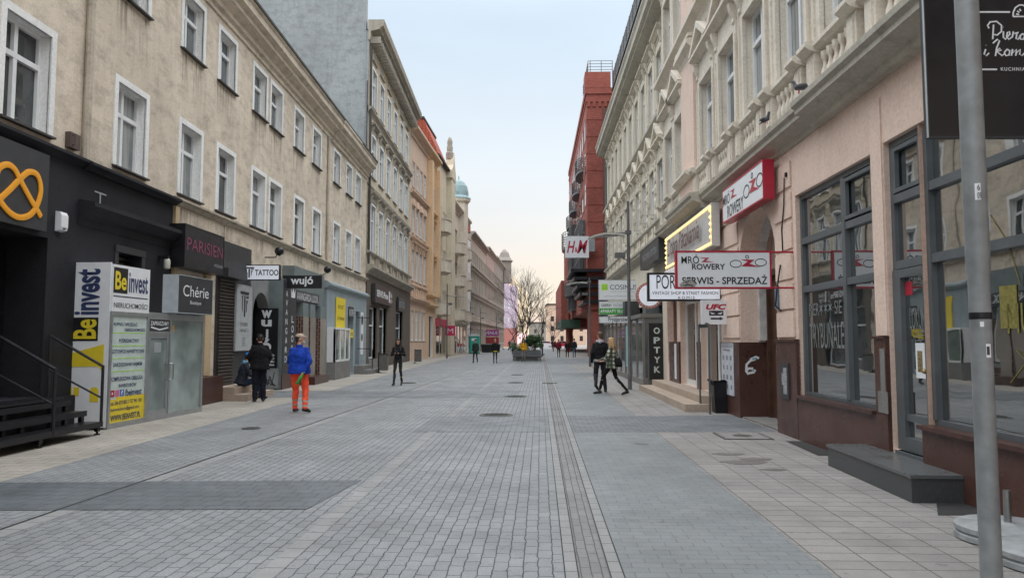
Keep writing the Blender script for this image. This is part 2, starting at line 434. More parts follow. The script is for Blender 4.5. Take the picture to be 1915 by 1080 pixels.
_wc = {}
def window_meshes(sg, w, h, st):
    key = (sg, round(w, 2), round(h, 2), st['id'])
    if key in _wc: return _wc[key]
    out = []; g = st.get('sur', 0); dp = st.get('deep', .28)
    if g:
        mb = MB(sg); p = st.get('proud', .025)
        mb.box(-.02, p, -w / 2 - g, -w / 2, -st.get('gb', .0), h + g); mb.box(-.02, p, w / 2, w / 2 + g, -st.get('gb', .0), h + g)
        mb.box(-.02, p, -w / 2, w / 2, h, h + g)
        if st.get('gb'): mb.box(-.02, p, -w / 2, w / 2, -st['gb'], 0)
        out.append(('window', mb.mesh('window', st['surm']), None))
    fw = st.get('fw', .055); x0, x1 = -dp - .03, -dp + .045
    mb = MB(sg)
    mb.box(x0, x1, -w / 2, -w / 2 + fw, 0, h); mb.box(x0, x1, w / 2 - fw, w / 2, 0, h)
    mb.box(x0, x1, -w / 2 + fw, w / 2 - fw, 0, fw); mb.box(x0, x1, -w / 2 + fw, w / 2 - fw, h - fw, h)
    for t in st.get('tr', (.68,)): mb.box(x0, x1 + .012, -w / 2 + fw, w / 2 - fw, h * t - .045, h * t + .045)
    for q in st.get('mu', (.5,)):
        c = -w / 2 + w * q; mb.box(x0, x1 + .008, c - .045, c + .045, fw, h - fw)
    for q in st.get('thin', ()):
        mb.box(x0, x1 - .01, -w / 2 + fw, w / 2 - fw, h * q - .014, h * q + .014)
    out.append(('frame', mb.mesh('frame', st['fm']), 'window'))
    mb = MB(sg); mb.box(-dp - .02, -dp - .012, -w / 2 + .02, w / 2 - .02, .02, h - .02)
    out.append(('pane', mb, 'window'))
    if st.get('sill', 1):
        mb = MB(sg); e = st.get('sille', .08)
        mb.prism([(-dp, .012), (.10, -.02), (.10, -.055), (-dp, -.05)], 'y', -w / 2 - (e if g == 0 else g - .02), w / 2 + (e if g == 0 else g - .02))
        if g == 0 or not st.get('gb'): out.append(('sill', mb.mesh('sill', st.get('sillm', st['fm'])), 'window'))
        else: out.append(('sill', mb.mesh('sill', st.get('sillm', st['fm'])), 'window'))
    hd = st.get('head')
    if hd:
        mb = MB(sg); z = h + g + .02; W2 = w / 2 + g + .12
        if hd in ('cornice', 'pediment'):
            zz = z + .35
            mb.box(-.02, .05, -w / 2 - g, w / 2 + g, z + .0, zz)
            mb.prism([(-.03, zz), (.10, zz), (.18, zz + .08), (.26, zz + .10), (.26, zz + .17), (-.03, zz + .20)], 'y', -W2, W2)
            for s in (-1, 1):       # consoles
                c = s * (w / 2 + g - .09)
                mb.prism([(.05, zz - .02), (.20, zz - .02), (.17, zz - .17), (.10, zz - .33), (.11, zz - .42), (.05, zz - .48)], 'y', c - .07, c + .07)
        if hd == 'pediment':
            zb = zz + .2; hp = st.get('hp', .6)
            for s in (-1, 1):
                mb.prism([(s * W2, zb - .01), (0, zb + hp), (0, zb + hp - .16), (s * (W2 - .26), zb - .01)], 'x', -.03, .27)
            mb.prism([(-W2 + .2, zb), (0, zb + hp - .14), (W2 - .2, zb)], 'x', -.02, .09)
            mb.prism([(-W2 * .45, zb + .07), (0, zb + hp * .55), (W2 * .45, zb + .07)], 'x', .085, .13)
        if hd == 'arch':
            pts = circle(0, z - .1, w / 2 + g, 10, 0, 180)
            mb.prism([(a, b) for a, b in pts], 'x', -.02, .14)
            mb.prism([(a * .7, z - .1 + (b - z + .1) * .7) for a, b in pts], 'x', .13, .19)
        out.append(('pediment', mb.mesh('pediment', st.get('headm', st.get('surm'))), 'window'))
    _wc[key] = out
    return out
def add_window(bld, sg, s, z, w, h, st, pane=None, x=0., label=None):
    root = None; p = pane or rnd.choice(st.get('panes', (G_dark, G_mid, G_curt)))
    for nm, me, par in window_meshes(sg, w, h, st):
        if nm == 'pane':
            key = ('pane', id(me), p.name)
            if key not in _wc: _wc[key] = me.mesh('pane', p)
            me = _wc[key]
        if root is None:
            if nm != 'window':                      # no surround: the frame itself is the window part
                root = inst('window', me, bld, (sg * x, s, z))
            else:
                root = inst('window', me, bld, (sg * x, s, z))
            continue
        inst(nm, me, root)
    return root

def building(name, label, loc, k, sg, s0, s1, H, wm, rm, rows, extra_holes=(), depth=10, zbase=0., roofm=None, ridge=None, rev=.3, sidem=None, cat='building', group=None, exm=None):
    """rows: (z, h, w, style, [centres])"""
    root = thing(name, label, cat, loc, -math.atan(k), group)
    holes = [(c - w / 2, c + w / 2, z, z + h) for z, h, w, st, cs in rows for c in cs] + list(extra_holes)
    mb = MB(sg)
    wall_panel(mb, s0, s1, zbase, H, holes, rev=rev)
    mb.build('wall', [wm, rm, exm or wm], root, fix=False)
    mb = MB(sg)
    mb.box(-depth, -.75, s0 + .02, s1 - .02, zbase + .01, H - .03)
    for s in (s0, s1): mb.quad((0, s, zbase), (-.76, s, zbase), (-.76, s, H), (0, s, H))
    mb.quad((0, s0, H), (0, s1, H), (-.8, s1, H), (-.8, s0, H))
    mb.build('side_wall', sidem or wm, root, fix=False)
    if ridge:
        mb = MB(sg); e = .05
        mb.prism([(e, H + .002), (-depth * .5, ridge), (-depth, H + .002)], 'y', s0 + .01, s1 - .01)
        mb.build('roof', roofm or M_roof, root)
    for z, h, w, st, cs in rows:
        for c in cs: add_window(root, sg, c, z, w, h, st)
    return root
# ------------------------------------------------------------------ ground
def sheet(name, pts, z, m):
    o = MB().add([(x, y, z) for x, y in pts], [tuple(range(len(pts)))]).build(name, m, fix=False)
    return tag(o, kind='structure')
sheet('ground', [(-400, -60), (400, -60), (400, 1200), (-400, 1200)], -.02, M_ground)
def gx(y): return .17 + RZ * y                 # left edge of the gutter strip
sheet('road', [(-5.8, -12), (gx(-12), -12), (gx(330), 330), (-5.8 + .06 * 250, 330), (-5.8, 60)], 0, M_cobble)
sheet('pavement', [(-8.6, -12), (-5.8, -12), (-5.8, 60), (-5.8 + .06 * 250, 330), (-5.8 + .06 * 250 - 8, 330), (-8.6, 60)], .001, M_lslab)
YS = [-12, 330]
sheet('paved_strip', [(gx(-12) + .40, -12), (2.0 + .038 * -12, -12), (2.0 + .038 * 330, 330), (gx(330) + .40, 330)], .001, M_rbrick)
sheet('pavement', [(2.0 + .038 * -12, -12), (5.4, -12), (7.2, 44), (26, 60), (26, 330), (2.0 + .038 * 330, 330)], .002, M_slab)
g = MB()
for a, b, z in ((0, .09, .002), (.31, .40, .002)):
    g.add([(gx(-12) + a, -12, z), (gx(-12) + b, -12, z), (gx(330) + b, 330, z), (gx(330) + a, 330, z)], [(0, 1, 2, 3)])
tag(g.build('curb_strip', M_curb, fix=False), kind='structure')
g = MB()
g.add([(gx(-12) + .09, -12, -.012), (gx(-12) + .31, -12, -.012), (gx(330) + .31, 330, -.012), (gx(330) + .09, 330, -.012)], [(0, 1, 2, 3)])
for a in (.09, .31):
    g.add([(gx(-12) + a - .004, -12, .0032), (gx(-12) + a + .004, -12, .0032), (gx(330) + a + .004, 330, .0032), (gx(330) + a - .004, 330, .0032)], [(0, 1, 2, 3)], 1)
    g.add([(gx(-12) + a, -12, -.014), (gx(330) + a, 330, -.014), (gx(330) + a, 330, .002), (gx(-12) + a, -12, .002)], [(0, 1, 2, 3)])
tag(g.build('gutter', [M_gutter, M_asph], fix=False), kind='structure')
sheet('joint', [(gx(-12) - .006, -12), (gx(-12) + .003, -12), (gx(330) + .003, 330), (gx(330) - .006, 330)], .0035, M_asph)
sheet('joint', [(gx(-12) + .397, -12), (gx(-12) + .407, -12), (gx(330) + .407, 330), (gx(330) + .397, 330)], .0035, M_asph)
# slot drain on the left and the paler edging rows
def lx(y): return -4.72 + .06 * y
sheet('drain_slot', [(lx(-12) - .012, -12), (lx(-12) + .012, -12), (lx(45) + .012, 45), (lx(45) - .012, 45)], .008, M_asph)
sheet('edging', [(lx(-12) + .016, -12), (lx(-12) + .2, -12), (lx(45) + .2, 45), (lx(45) + .016, 45)], .0035, M_curb)
sheet('edging', [(-1.95 + RZ * -12, -12), (-1.80 + RZ * -12, -12), (-1.80 + RZ * 60, 60), (-1.95 + RZ * 60, 60)], .0038, M_curb)
# dark bands across the street
for pts in (((-8.4, 7.05), (-1.95, 7.15), (-1.72, 8.62), (-8.4, 8.35)), ((-1.72, 13.1), (gx(13.1) - .02, 13.1), (gx(15.8) - .02, 15.8), (-1.62, 15.8)),
            ((gx(13.1) + .42, 13.1), (4.66, 13.1), (4.72, 15.9), (gx(15.8) + .42, 15.9)), ((-8.4, 20.9), (.0, 20.9), (.3, 23.6), (-8.4, 23.6)),
            ((-1.4, 52.5), (gx(52) - .02, 52.5), (gx(66) - .02, 66), (-.9, 66)), ((gx(50) + .42, 50), (6.5, 50), (7.3, 66), (gx(66) + .42, 66)),
            ((gx(33) + .42, 33), (4.0, 33), (4.1, 37), (gx(37) + .42, 37))):
    sheet('paving_band', pts, .005, M_band if pts[0][1] in (7.05,) else M_band2)
# loose asphalt patch by the wall on the right
sheet('patch', [(4.25, 10.4), (4.62, 10.4), (4.66, 11.9), (4.35, 11.9)], .0065, M_asph)
sheet('patch', [(3.9, 6.9), (4.48, 6.9), (4.5, 7.4), (4.2, 7.45)], .0065, M_asph)
M_spot = mat('damp stain', (.15, .14, .13), .5)
for x, y, a, b in ((3.05, 10.55, .22, .05), (3.05, 9.85, .3, .05), (3.3, 10.1, .2, .06), (2.0, 11.6, .12, .04), (3.25, 9.3, .16, .045)):
    sheet('stain', [(x + a * math.cos(t) * (1 + .2 * math.sin(3 * t)), y + a * .55 * math.sin(t)) for t in [i * .3142 for i in range(20)]], .0055, M_spot)

def manhole(x, y, r, label):
    o = MB()
    o.lathe([(r, 0), (r, .012), (r - .03, .016), (r - .035, .010), (r - .05, .010), (r - .055, .015), (.02, .015)], n=28)
    for i in range(-3, 4):
        L = math.sqrt(max(.01, (r - .08) ** 2 - (i * r / 4.5) ** 2)); o.box(-L, L, i * r / 4.5 - .012, i * r / 4.5 + .012, .014, .021)
    o = o.build('manhole_cover', M_iron, loc=(x, y, 0)); return tag(o, label, 'manhole', 'round iron manhole covers along the street')
M_iron = mat('cast iron', (.10, .098, .09), .55, .5, var=.3, scale=14)
manhole(-.34, 16.0, .36, 'large round iron manhole cover at the edge of the near dark paving band')
manhole(.10, 21.3, .33, 'round iron manhole cover left of the gutter, next beyond the largest one')
manhole(.14, 28.2, .3, 'round iron manhole cover left of the gutter grate, third from the camera')
manhole(.25, 34.5, .3, 'small distant manhole cover left of the gutter, fourth from the camera')
manhole(-4.75, 13.6, .17, 'small round drain cover beside the black slot line on the left')
manhole(-3.9, 28.0, .3, 'round iron cover on the left paving near the woman with a phone')
h = thing('access_hatch', 'square stone filled access hatch in the right pavement before the granite wall', 'hatch', (3.85, 12.5, .004), -RZ)
MB().box(-.40, .40, -.42, .42, 0, .008).build('rim', M_iron, h)
MB().box(-.36, .36, -.38, .38, .003, .011).build('cover_plate', M_slab, h)
MB().lathe([(.16, 0), (.16, .014), (.13, .015), (.12, .012), (.02, .012)], n=20).build('cap', M_iron, h)
h = thing('gutter_grate', 'narrow iron drain grate lying across the sunken gutter', 'drain', (gx(27.9) + .2, 27.9, -.006), -RZ)
o = MB()
for i in range(-4, 5): o.box(-.28, .28, i * .05 - .014, i * .05 + .014, .002, .014)
o.build('bars', M_iron, h); MB().box(-.3, .3, -.24, .24, -.004, .004).build('rim', M_dmetal, h)
# ------------------------------------------------------------------ left side of the street
LX = -8.0
S_L1 = dict(id='L1', sur=.13, proud=.03, surm=M_white, fm=M_pvc, deep=.20, fw=.07, tr=(.66,), mu=(.42,), sillm=M_roof, panes=(G_mid, G_curt, G_curt, G_dark))
S_L1b = dict(S_L1, id='L1b', gb=.0)
lowc = [5.2, 8.5, 11.93, 15.26, 18.12, 20.37, 23.03, 24.69, 27.46, 29.96, 33.41, 35.9, 37.95]
upc = [8.2, 11.9, 15.2, 18.08, 20.3, 22.98, 24.62, 27.3, 29.8, 33.28, 35.83, 37.96]
wl = 1.12
L1 = building('apartment_building', 'long weathered cream tenement with grey patched render, nearest on the left, shops below', (LX, 0, 0), 0, 1, -9, 40.3, 11.0, M_L1, M_white,
              [(5.12, 1.72, 1.15, S_L1, lowc), (8.68, 1.42, 1.15, S_L1, upc)],
              extra_holes=[(8.0, 12.6, .65, 3.35, .7), (14.85, 15.8, 2.75, 3.38, .3), (17.35, 19.15, .75, 3.1, .25), (22.5, 24.2, .02, 3.15, .7)], depth=9, ridge=14, rev=.24, exm=M_black)
mb = MB()
cornice(mb, -9, 32.2, 10.45, [(.05, -.02), (.05, .12), (.14, .16), (.14, .30), (.24, .38), (.36, .42), (.36, .55), (.50, .62), (.50, .80), (.56, .86), (.56, .95)])
cornice(mb, 32.22, 36.0, 10.40, [(.10, -.02), (.10, .12), (.19, .16), (.19, .30), (.29, .38), (.41, .42), (.41, .55), (.55, .62), (.55, .80), (.61, .86), (.61, .93)])
cornice(mb, 36.02, 40.3, 10.43, [(.05, -.02), (.05, .12), (.14, .16), (.14, .30), (.24, .38), (.36, .42), (.36, .55), (.50, .62), (.50, .80), (.56, .86), (.56, .93)])
mb.build('cornice', M_L1, L1)
mb = MB(); mb.box(.3, .60, -9, 40.3, 11.36, 11.44)
mb.build('gutter', M_roof, L1)
mb = MB()
cornice(mb, 17.3, 40.3, 4.80, [(.02, 0), (.05, .02), (.09, .09), (.16, .12), (.16, .17), (.02, .22)])
mb.build('string_course', M_L1d, L1)
mb = MB(); mb.tube([(.07, 13.55, 4.95), (.07, 13.55, 10.4)], .075, 8)
mb.build('downpipe', M_L1d, L1, smooth=40)
mb = MB(); mb.tube([(.06, 31.55, 5.0), (.06, 31.55, 10.4)], .05, 8)
mb.build('downpipe', M_L1d, L1, smooth=40)
mb = MB(); mb.box(.0, .10, 13.02, 13.32, 5.05, 5.33); mb.tube([(.1, 13.08, 5.1), (.15, 13.08, 5.1), (.15, 13.08, 5.28), (.1, 13.08, 5.28)], .012, 6)
mb.build('meter_box', mat('rusty brown box', (.09, .06, .05), .6), L1)
for c in lowc + upc:                            # rain run-off below the sills
    low_ = c in lowc and c not in upc; z1 = (4.78 if c > 17.3 else 5.02) if low_ else 8.60
    if low_ and c < 17.3: continue
    hh = .75 if low_ else 1.25
    mb = MB(); mb.quad((.0025, c - .66, z1 - hh), (.0025, c + .62, z1 - hh), (.0025, c + .62, z1), (.0025, c - .66, z1)); mb.build('runoff_stain', M_runoff, L1, fix=False)
# black painted part
mb = MB()
wall_panel(mb, -9, 17.2, 0, 4.82, [(8.0, 12.6, .65, 3.35), (14.85, 15.8, 2.75, 3.38)], x=.035, rev=.04, mi=0, mr=0)
mb.quad((0, 17.2, 0), (.035, 17.2, 0), (.035, 17.2, 4.82), (0, 17.2, 4.82))
mb.box(.02, .12, -9, 13.5, 0, .62)
mb.build('painted_shopfront', M_black, L1, fix=False)
mb = MB()
cornice(mb, -9, 13.58, 4.78, [(.05, 0), (.12, .05), (.20, .09), (.20, .14), (.04, .2)])
cornice(mb, 13.5, 17.25, 4.76, [(.10, 0), (.16, .05), (.24, .09), (.24, .14), (.04, .2)])
cornice(mb, 13.45, 17.22, 3.72, [(.05, 0), (.08, .14), (.18, .18), (.30, .30), (.34, .34), (.34, .42), (.05, .47)])
mb.build('shopfront_cornice', M_black, L1)
mb = MB(); mb.box(.03, .075, 14.72, 15.93, 3.38, 3.52); mb.box(.03, .06, 14.72, 14.85, 2.7, 3.38); mb.box(.03, .06, 15.8, 15.93, 2.7, 3.38)
mb.build('vent_frame', P_charc, L1)
mb = MB()
for i in range(5): mb.box(-.2, -.16, 14.86, 15.79, 2.78 + i * .12, 2.85 + i * .12)
mb.build('vent_grille', M_dmetal, L1)
# dark entrance recess
mb = MB()
mb.box(-.70, -.66, 8.0, 12.6, .65, 3.35); mb.build('entrance_door', M_dmetal, L1)
mb = MB(); mb.box(-.655, -.645, 8.3, 9.6, .85, 3.1); mb.box(-.655, -.645, 9.8, 11.2, .85, 3.1)
mb.build('door_glass', G_shop, L1)
mb = MB(); mb.box(-.64, -.62, 11.5, 12.2, 1.9, 3.2); mb.build('yellow_poster', mat('dim ochre poster', (.25, .19, .04), .6, var=.4), L1)
mb = MB(); mb.box(.036, .042, 13.95, 14.35, 4.42, 4.45); mb.box(.036, .042, 14.12, 14.16, 4.2, 4.42)
mb.build('paint_mark', P_grey, L1)
# window of the boutique, beige surround
mb = MB()
mb.box(.0, .10, 17.22, 17.42, .7, 4.75); mb.box(0, .08, 19.1, 19.5, .7, 3.4); mb.box(0, .058, 19.2, 19.88, 3.45, 4.1)
mb.build('beige_pilaster', plaster('ochre beige paint', (.52, .40, .25), (.47, .36, .23), (.25, .19, .12), .3, .3), L1)
mb = MB(); mb.box(0, .38, 17.2, 19.62, 0, .68); mb.build('granite_base', M_granite2, L1)
mb = MB(); mb.box(-.2, -.12, 17.37, 17.5, .76, 3.09); mb.box(-.2, -.12, 19.0, 19.13, .76, 3.09); mb.box(-.2, -.12, 17.5, 19.0, 2.3, 2.4); mb.box(-.2, -.12, 18.2, 18.28, .76, 3.09)
mb.build('shop_window_frame', M_brown, L1); MB().box(-.18, -.16, 17.37, 19.13, .76, 3.09).build('shop_window_pane', G_shop, L1)
# dark tattoo shopfront with roller shutter
mb = MB(); mb.box(.0, .05, 19.9, 22.45, .3, 4.35); mb.build('dark_shopfront', P_charc, L1)
mb = MB()
for i in range(32): mb.prism([(.055, .36 + i * .092), (.10, .375 + i * .092), (.10, .42 + i * .092), (.055, .445 + i * .092)], 'y', 19.98, 21.1)
mb.build('roller_shutter', mat('dark brown shutter slats', (.075, .06, .052), .45, .4, var=.2), L1)
mb = MB(); mb.box(.02, .34, 19.9, 21.35, 3.32, 3.56); mb.build('shutter_box', P_charc, L1)
# arch of the cannabis shop
mb = MB()
wall_panel(mb, 22.46, 24.2, .02, 3.9, [(22.7, 24.19, .02, 3.12)], x=.04, rev=.05, mr=0)
arc = circle(23.445, 2.40, .71, 14, 0, 180, rx=.745)
mb.prism([(22.695, 3.125)] + [(a, b) for a, b in reversed(arc)] + [(24.195, 3.125)], 'x', -.3, .042)
mb.build('arch_wall', mat('grey shop paint', (.20, .205, .20), .7, var=.2, scale=2), L1, fix=False)
MB().box(-.69, -.62, 22.5, 24.15, .02, 3.1).build('arch_door', P_charc, L1)
o = MB().box(-.6, -.58, 23.0, 23.45, .6, 2.5).build('white_board', P_white, L1)
stroke(L1, [[(0, 0), (.0, .7)], [(.12, .1), (.12, .6)], [(.24, 0), (.24, .7)], [(-.05, .75), (.3, .75)]], .03, P_blackm, 'board_lettering').matrix_local = Matrix.Translation((-.57, 23.1, 1.2)) @ Matrix.Rotation(rad(90), 4, 'Z')
# stepped-out shop with brick columns
M_gsh = mat('grey green shop paint', (.15, .18, .18), .6, var=.2, scale=2)
AV = thing('shopfront', 'shopfront with dark vertical letter panels and brown brick columns beside the black arch', 'shop front', (LX, 24.2, 0))
mb = MB()
mb.box(-.4, .5, 0, .02, .02, 3.62); mb.box(-.02, .5, .02, 1.45, .02, 3.62)
mb.box(-.02, .42, 1.45, 5.6, 2.95, 4.2); mb.box(-.02, .5, 2.35, 3.05, .05, 2.95); mb.box(-.02, .5, 3.3, 4.0, .05, 2.95); mb.box(-.02, .5, 4.75, 5.58, .05, 2.95)
mb.box(-.02, .3, 1.45, 5.58, .05, .75)
mb.build('wall', M_gsh, AV)
mb = MB()
for a, b in ((2.33, 3.07), (3.28, 4.02), (4.73, 5.6)): mb.box(-.02, .515, a, b, .02, 2.45)
mb.box(.0, .31, 1.44, 5.6, .02, .62)
mb.build('brick_cladding', M_clinker, AV)
mb = MB(); mb.box(.1, .2, 1.5, 2.3, .8, 2.9); mb.box(.1, .2, 4.05, 4.7, .8, 2.9)
mb.build('window_frame', M_pvc, AV)
mb = MB(); mb.box(.19, .205, 1.6, 2.2, .9, 2.8); mb.box(.19, .205, 4.15, 4.6, .9, 2.8)
mb.build('window_pane', glass('warm lit shop glass', (.42, .33, .24), .1), AV)
mb = MB(); mb.box(.1, .2, 3.1, 3.27, .1, 2.5); mb.build('door', M_dmetal, AV)
mb = MB(); mb.box(.3, .9, 2.6, 4.6, .0, .28); mb.build('doorstep', M_granite2, AV)
mb = MB(); mb.box(.5, .512, .0, 1.44, .45, 3.6); mb.build('letter_panel', P_charc, AV)
mb = MB(); mb.box(.49, .52, -.01, 1.46, 0, .5); mb.build('panel_base', M_granite2, AV)
def wall_text(parent, body, s0, s1, z0, z1, m, x, rz=90, name='lettering', **k):
    return inst(name, text_mesh(body, abs(s1 - s0), z1 - z0, m, **k), parent, (x, s0, z0), (0, 0, rad(rz)))
for i, ch in enumerate('AVANGARD'): wall_text(AV, ch, .25, .47, 3.05 - i * .31, 3.25 - i * .31, P_white, .513, bold=.01)
for i, ch in enumerate('LOOK'): wall_text(AV, ch, .92, 1.17, 2.2 - i * .33, 2.43 - i * .33, P_white, .513, bold=.01)
poly_plate(AV, [[(0, 0), (.42, 0), (.46, .30), (.34, .15), (.21, .34), (.08, .15), (-.04, .30)]], P_white, 'crown_emblem').matrix_local = Matrix.Translation((.513, .85, 3.05)) @ Matrix.Rotation(rad(90), 4, 'Z')
MB().box(.42, .47, 1.5, 4.6, 2.98, 3.36).build('name_board', P_charc, AV)
wall_text(AV, 'AVANGARDA LOOK.', 1.65, 4.5, 3.03, 3.30, P_white, .472)
# grey blue shopfront
GS = thing('shopfront', 'pale grey blue painted shopfront with white bay window and a yellow banner', 'shop front', (LX, 29.9, 0))
M_gb = plaster('grey blue shop paint', (.28, .33, .35), (.25, .295, .315), (.10, .11, .11), .4, .4, .1)
mb = MB()
wall_panel(mb, 0, 8.2, .0, 3.85, [(3.9, 5.1, .1, 3.1), (5.6, 6.5, .4, 3.0)], x=.5, rev=.3, mr=0)
mb.quad((0, 0, 0), (.5, 0, 0), (.5, 0, 3.85), (0, 0, 3.85)); mb.quad((0, 8.2, 0), (.5, 8.2, 0), (.5, 8.2, 3.85), (0, 8.2, 3.85))
cornice(mb, -.06, 8.26, 3.72, [(.5, 0), (.56, .06), (.64, .12), (.64, .2), (.56, .26), (.5, .3), (-.02, .38)])
mb.build('wall', M_gb, GS, fix=False)
mb = MB(); mb.box(.5, .85, .15, 2.9, .0, .72); mb.build('bay_base', M_cond, GS)
mb = MB()
for a in (.15, 1.05, 1.95, 2.8): mb.box(.76, .84, a, a + .1, .72, 2.05)
mb.box(.5, .84, .15, 2.9, 2.05, 2.13); mb.box(.5, .84, .15, 2.9, .72, .8); mb.box(.5, .84, .15, .2, .8, 2.05)
mb.build('bay_frame', M_pvc, GS)
MB().box(.52, .80, .2, 2.85, .8, 2.04).build('bay_pane', glass('pale shop glass', (.16, .2, .17), .05), GS)
mb = MB(); mb.box(.28, .33, 3.92, 5.08, .12, 3.08); mb.build('door', M_pvc, GS)
mb = MB(); mb.box(.325, .345, 4.02, 4.5, .9, 2.0); mb.box(.325, .345, 4.6, 5.0, .3, 2.0); mb.box(.325, .345, 4.0, 5.0, 2.15, 3.0); mb.build('door_glass', G_mid, GS)
MB().box(.22, .26, 5.62, 6.48, .4, 3.0).build('blue_door', P_navy, GS)
mb = MB(); mb.box(.50, .53, 3.95, 5.05, 2.65, 3.15); mb.build('name_board', P_charc, GS); wall_text(GS, 'NOWE', 4.05, 4.95, 2.72, 3.05, P_white, .532)
mb = MB(); mb.box(.50, .53, 4.0, 5.0, 1.72, 2.12); mb.build('price_board', P_yellow, GS); wall_text(GS, 'ODZIEŻ', 4.1, 4.9, 1.83, 2.0, P_blackm, .532)
mb = MB(); mb.box(.50, .515, 6.75, 7.4, .9, 3.0); mb.build('white_panel', P_white, GS)
o = poly_plate(GS, [circle(.3, 1.4, .25, 16), circle(.3, .55, .2, 16, 0, 360)], P_blackm, 'round_emblem'); o.matrix_local = Matrix.Translation((.517, 6.75, 1.2)) @ Matrix.Rotation(rad(90), 4, 'Z')
mb = MB(); mb.box(.5, 1.3, 5.4, 7.8, 0, .2); mb.box(.5, .95, 5.4, 7.8, .2, .4); mb.build('entrance_step', M_cond, GS)
mb = MB(); mb.tube([(1.25, 6.0, .1), (1.25, 6.0, 1.15), (1.15, 6.0, 1.2), (.5, 6.0, 1.2)], .02, 6); mb.tube([(.5, 6.0, 2.7), (1.1, 6.0, 2.7)], .02, 6); mb.build('handrail', M_dmetal, GS)

# second house: sooty yellow, four storeys, blue grey gable wall
lc = [42.0, 44.5, 47.1, 49.8, 52.5, 55.2]
S2 = dict(id='S2', sur=.15, proud=.06, gb=.0, surm=M_white, fm=M_pvc, deep=.12, tr=(.7,), head='cornice', headm=M_trim2, sillm=M_trim2, sille=.14)
S2b = dict(S2, id='S2b', head=None, sur=.12)
S2c = dict(S2, id='S2c', head=None, sur=0, tr=(), mu=(.5,))
L2 = building('apartment_building', 'tall sooty yellow tenement with a bare blue grey side wall and heavy bracketed eaves', (LX, 0, 0), 0, 1, 40.32, 57.5, 18.9, M_L2, M_white,
              [(6.6, 2.65, 1.4, S2b, lc), (10.9, 2.3, 1.35, S2, lc), (14.9, 2.2, 1.3, S2b, lc)] + [(17.65, .6, .45, S2c, [a + d for a in lc for d in (-.32, .32)])],
              extra_holes=[(41.0, 43.4, .55, 3.5), (44.2, 46.8, .1, 3.6), (50.4, 53.6, .55, 3.6)], depth=12, ridge=23, sidem=M_gable, rev=.2)
mb = MB()
cornice(mb, 40.26, 57.6, 18.55, [(.05, -.2), (.1, 0), (.1, .3), (.62, .42), (.62, .5), (.80, .6), (.85, .85), (.85, .95)])
for i in range(36): mb.box(.05, .6, 40.5 + i * .47, 40.68 + i * .47, 18.25, 18.62)
cornice(mb, 40.32, 57.5, 14.35, [(.02, -.1), (.05, 0), (.12, .08), (.2, .14), (.2, .22), (.02, .3)])
cornice(mb, 40.32, 57.5, 10.2, [(.02, 0), (.08, .05), (.08, .12), (.02, .16)])
cornice(mb, 40.32, 57.5, 5.5, [(.05, -.25), (.12, -.1), (.3, .02), (.42, .1), (.42, .22), (.05, .3)])
cornice(mb, 40.32, 57.5, 6.38, [(.05, 0), (.15, .04), (.2, .1), (.2, .16), (.02, .2)])
mb.build('cornice', M_trim2, L2)
mb = MB()
for c in lc:                                       # blind balustrade panels and hood over the first floor windows
    for d in (-.95, .95): mb.box(0, .12, c + d - .18, c + d + .18, 5.8, 6.4)
    mb.box(0, .05, c - .75, c + .75, 5.85, 5.95); mb.box(0, .05, c - .75, c + .75, 6.28, 6.36)
    cornice(mb, c - .95, c + .95, 9.75, [(.05, -.3), (.06, 0), (.22, .12), (.26, .2), (.26, .26), (.02, .32)])
    for d in (-.8, .8): mb.prism([(.04, 9.72), (.2, 9.72), (.1, 9.35), (.04, 9.2)], 'y', c + d - .07, c + d + .07)
mb.build('balustrade', M_trim2, L2)
mb = MB()
for z in [6.7 + i * .42 for i in range(8)]:
    for c in [40.75] + [a + 1.27 for a in lc[:-1]] + [56.85]:
        mb.box(-.01, .035, c - .36, c + .36, z, z + .36)
for c in [40.75] + [a + 1.27 for a in lc[:-1]] + [56.85]: mb.box(-.01, .004, c - .36, c + .36, 6.6, 9.7)
mb.build('rusticated_piers', M_L2, L2)
mb = MB(); wall_panel(mb, 40.3, 57.5, 0, 5.25, [(41.0, 43.4, .55, 3.5), (44.2, 46.8, .1, 3.6), (50.4, 53.6, .55, 3.6)], x=.08, rev=.35, mr=0)
mb.quad((0, 40.3, 0), (.08, 40.3, 0), (.08, 40.3, 5.25), (0, 40.3, 5.25))
mb.build('stone_shopfront', M_brownshop, L2, fix=False)
for a, b, c, d in ((41.0, 43.4, .55, 3.5), (44.2, 46.8, .1, 3.6), (50.4, 53.6, .55, 3.6)):
    mb = MB(); mb.box(-.24, -.14, a, a + .1, c, d); mb.box(-.24, -.14, b - .1, b, c, d); mb.box(-.24, -.14, a + .1, b - .1, c, c + .1); mb.box(-.24, -.14, a + .1, b - .1, d - .1, d); mb.box(-.24, -.13, a + .1, b - .1, 2.4, 2.5)
    f = mb.build('shop_window', M_pvc, L2); MB().box(-.2, -.18, a + .1, b - .1, c + .1, d - .1).build('pane', G_mid, f)
mb = MB(); mb.box(.05, .12, 40.9, 43.6, 0, .55); mb.box(.05, .12, 50.2, 53.8, 0, .55); mb.build('plinth', M_cond, L2)
mb = MB(); mb.tube([(.12, 40.42, 5.6), (.12, 40.42, 18.2)], .07, 8); mb.tube([(-.04, 40.22, 11), (-.04, 40.22, 16)], .03, 6)
mb.build('downpipe', M_roof, L2, smooth=40)
mb = MB(); mb.box(-19.0, -.16, 40.29, 40.7, 8, 26); mb.build('gable_wall', M_gable, L2)

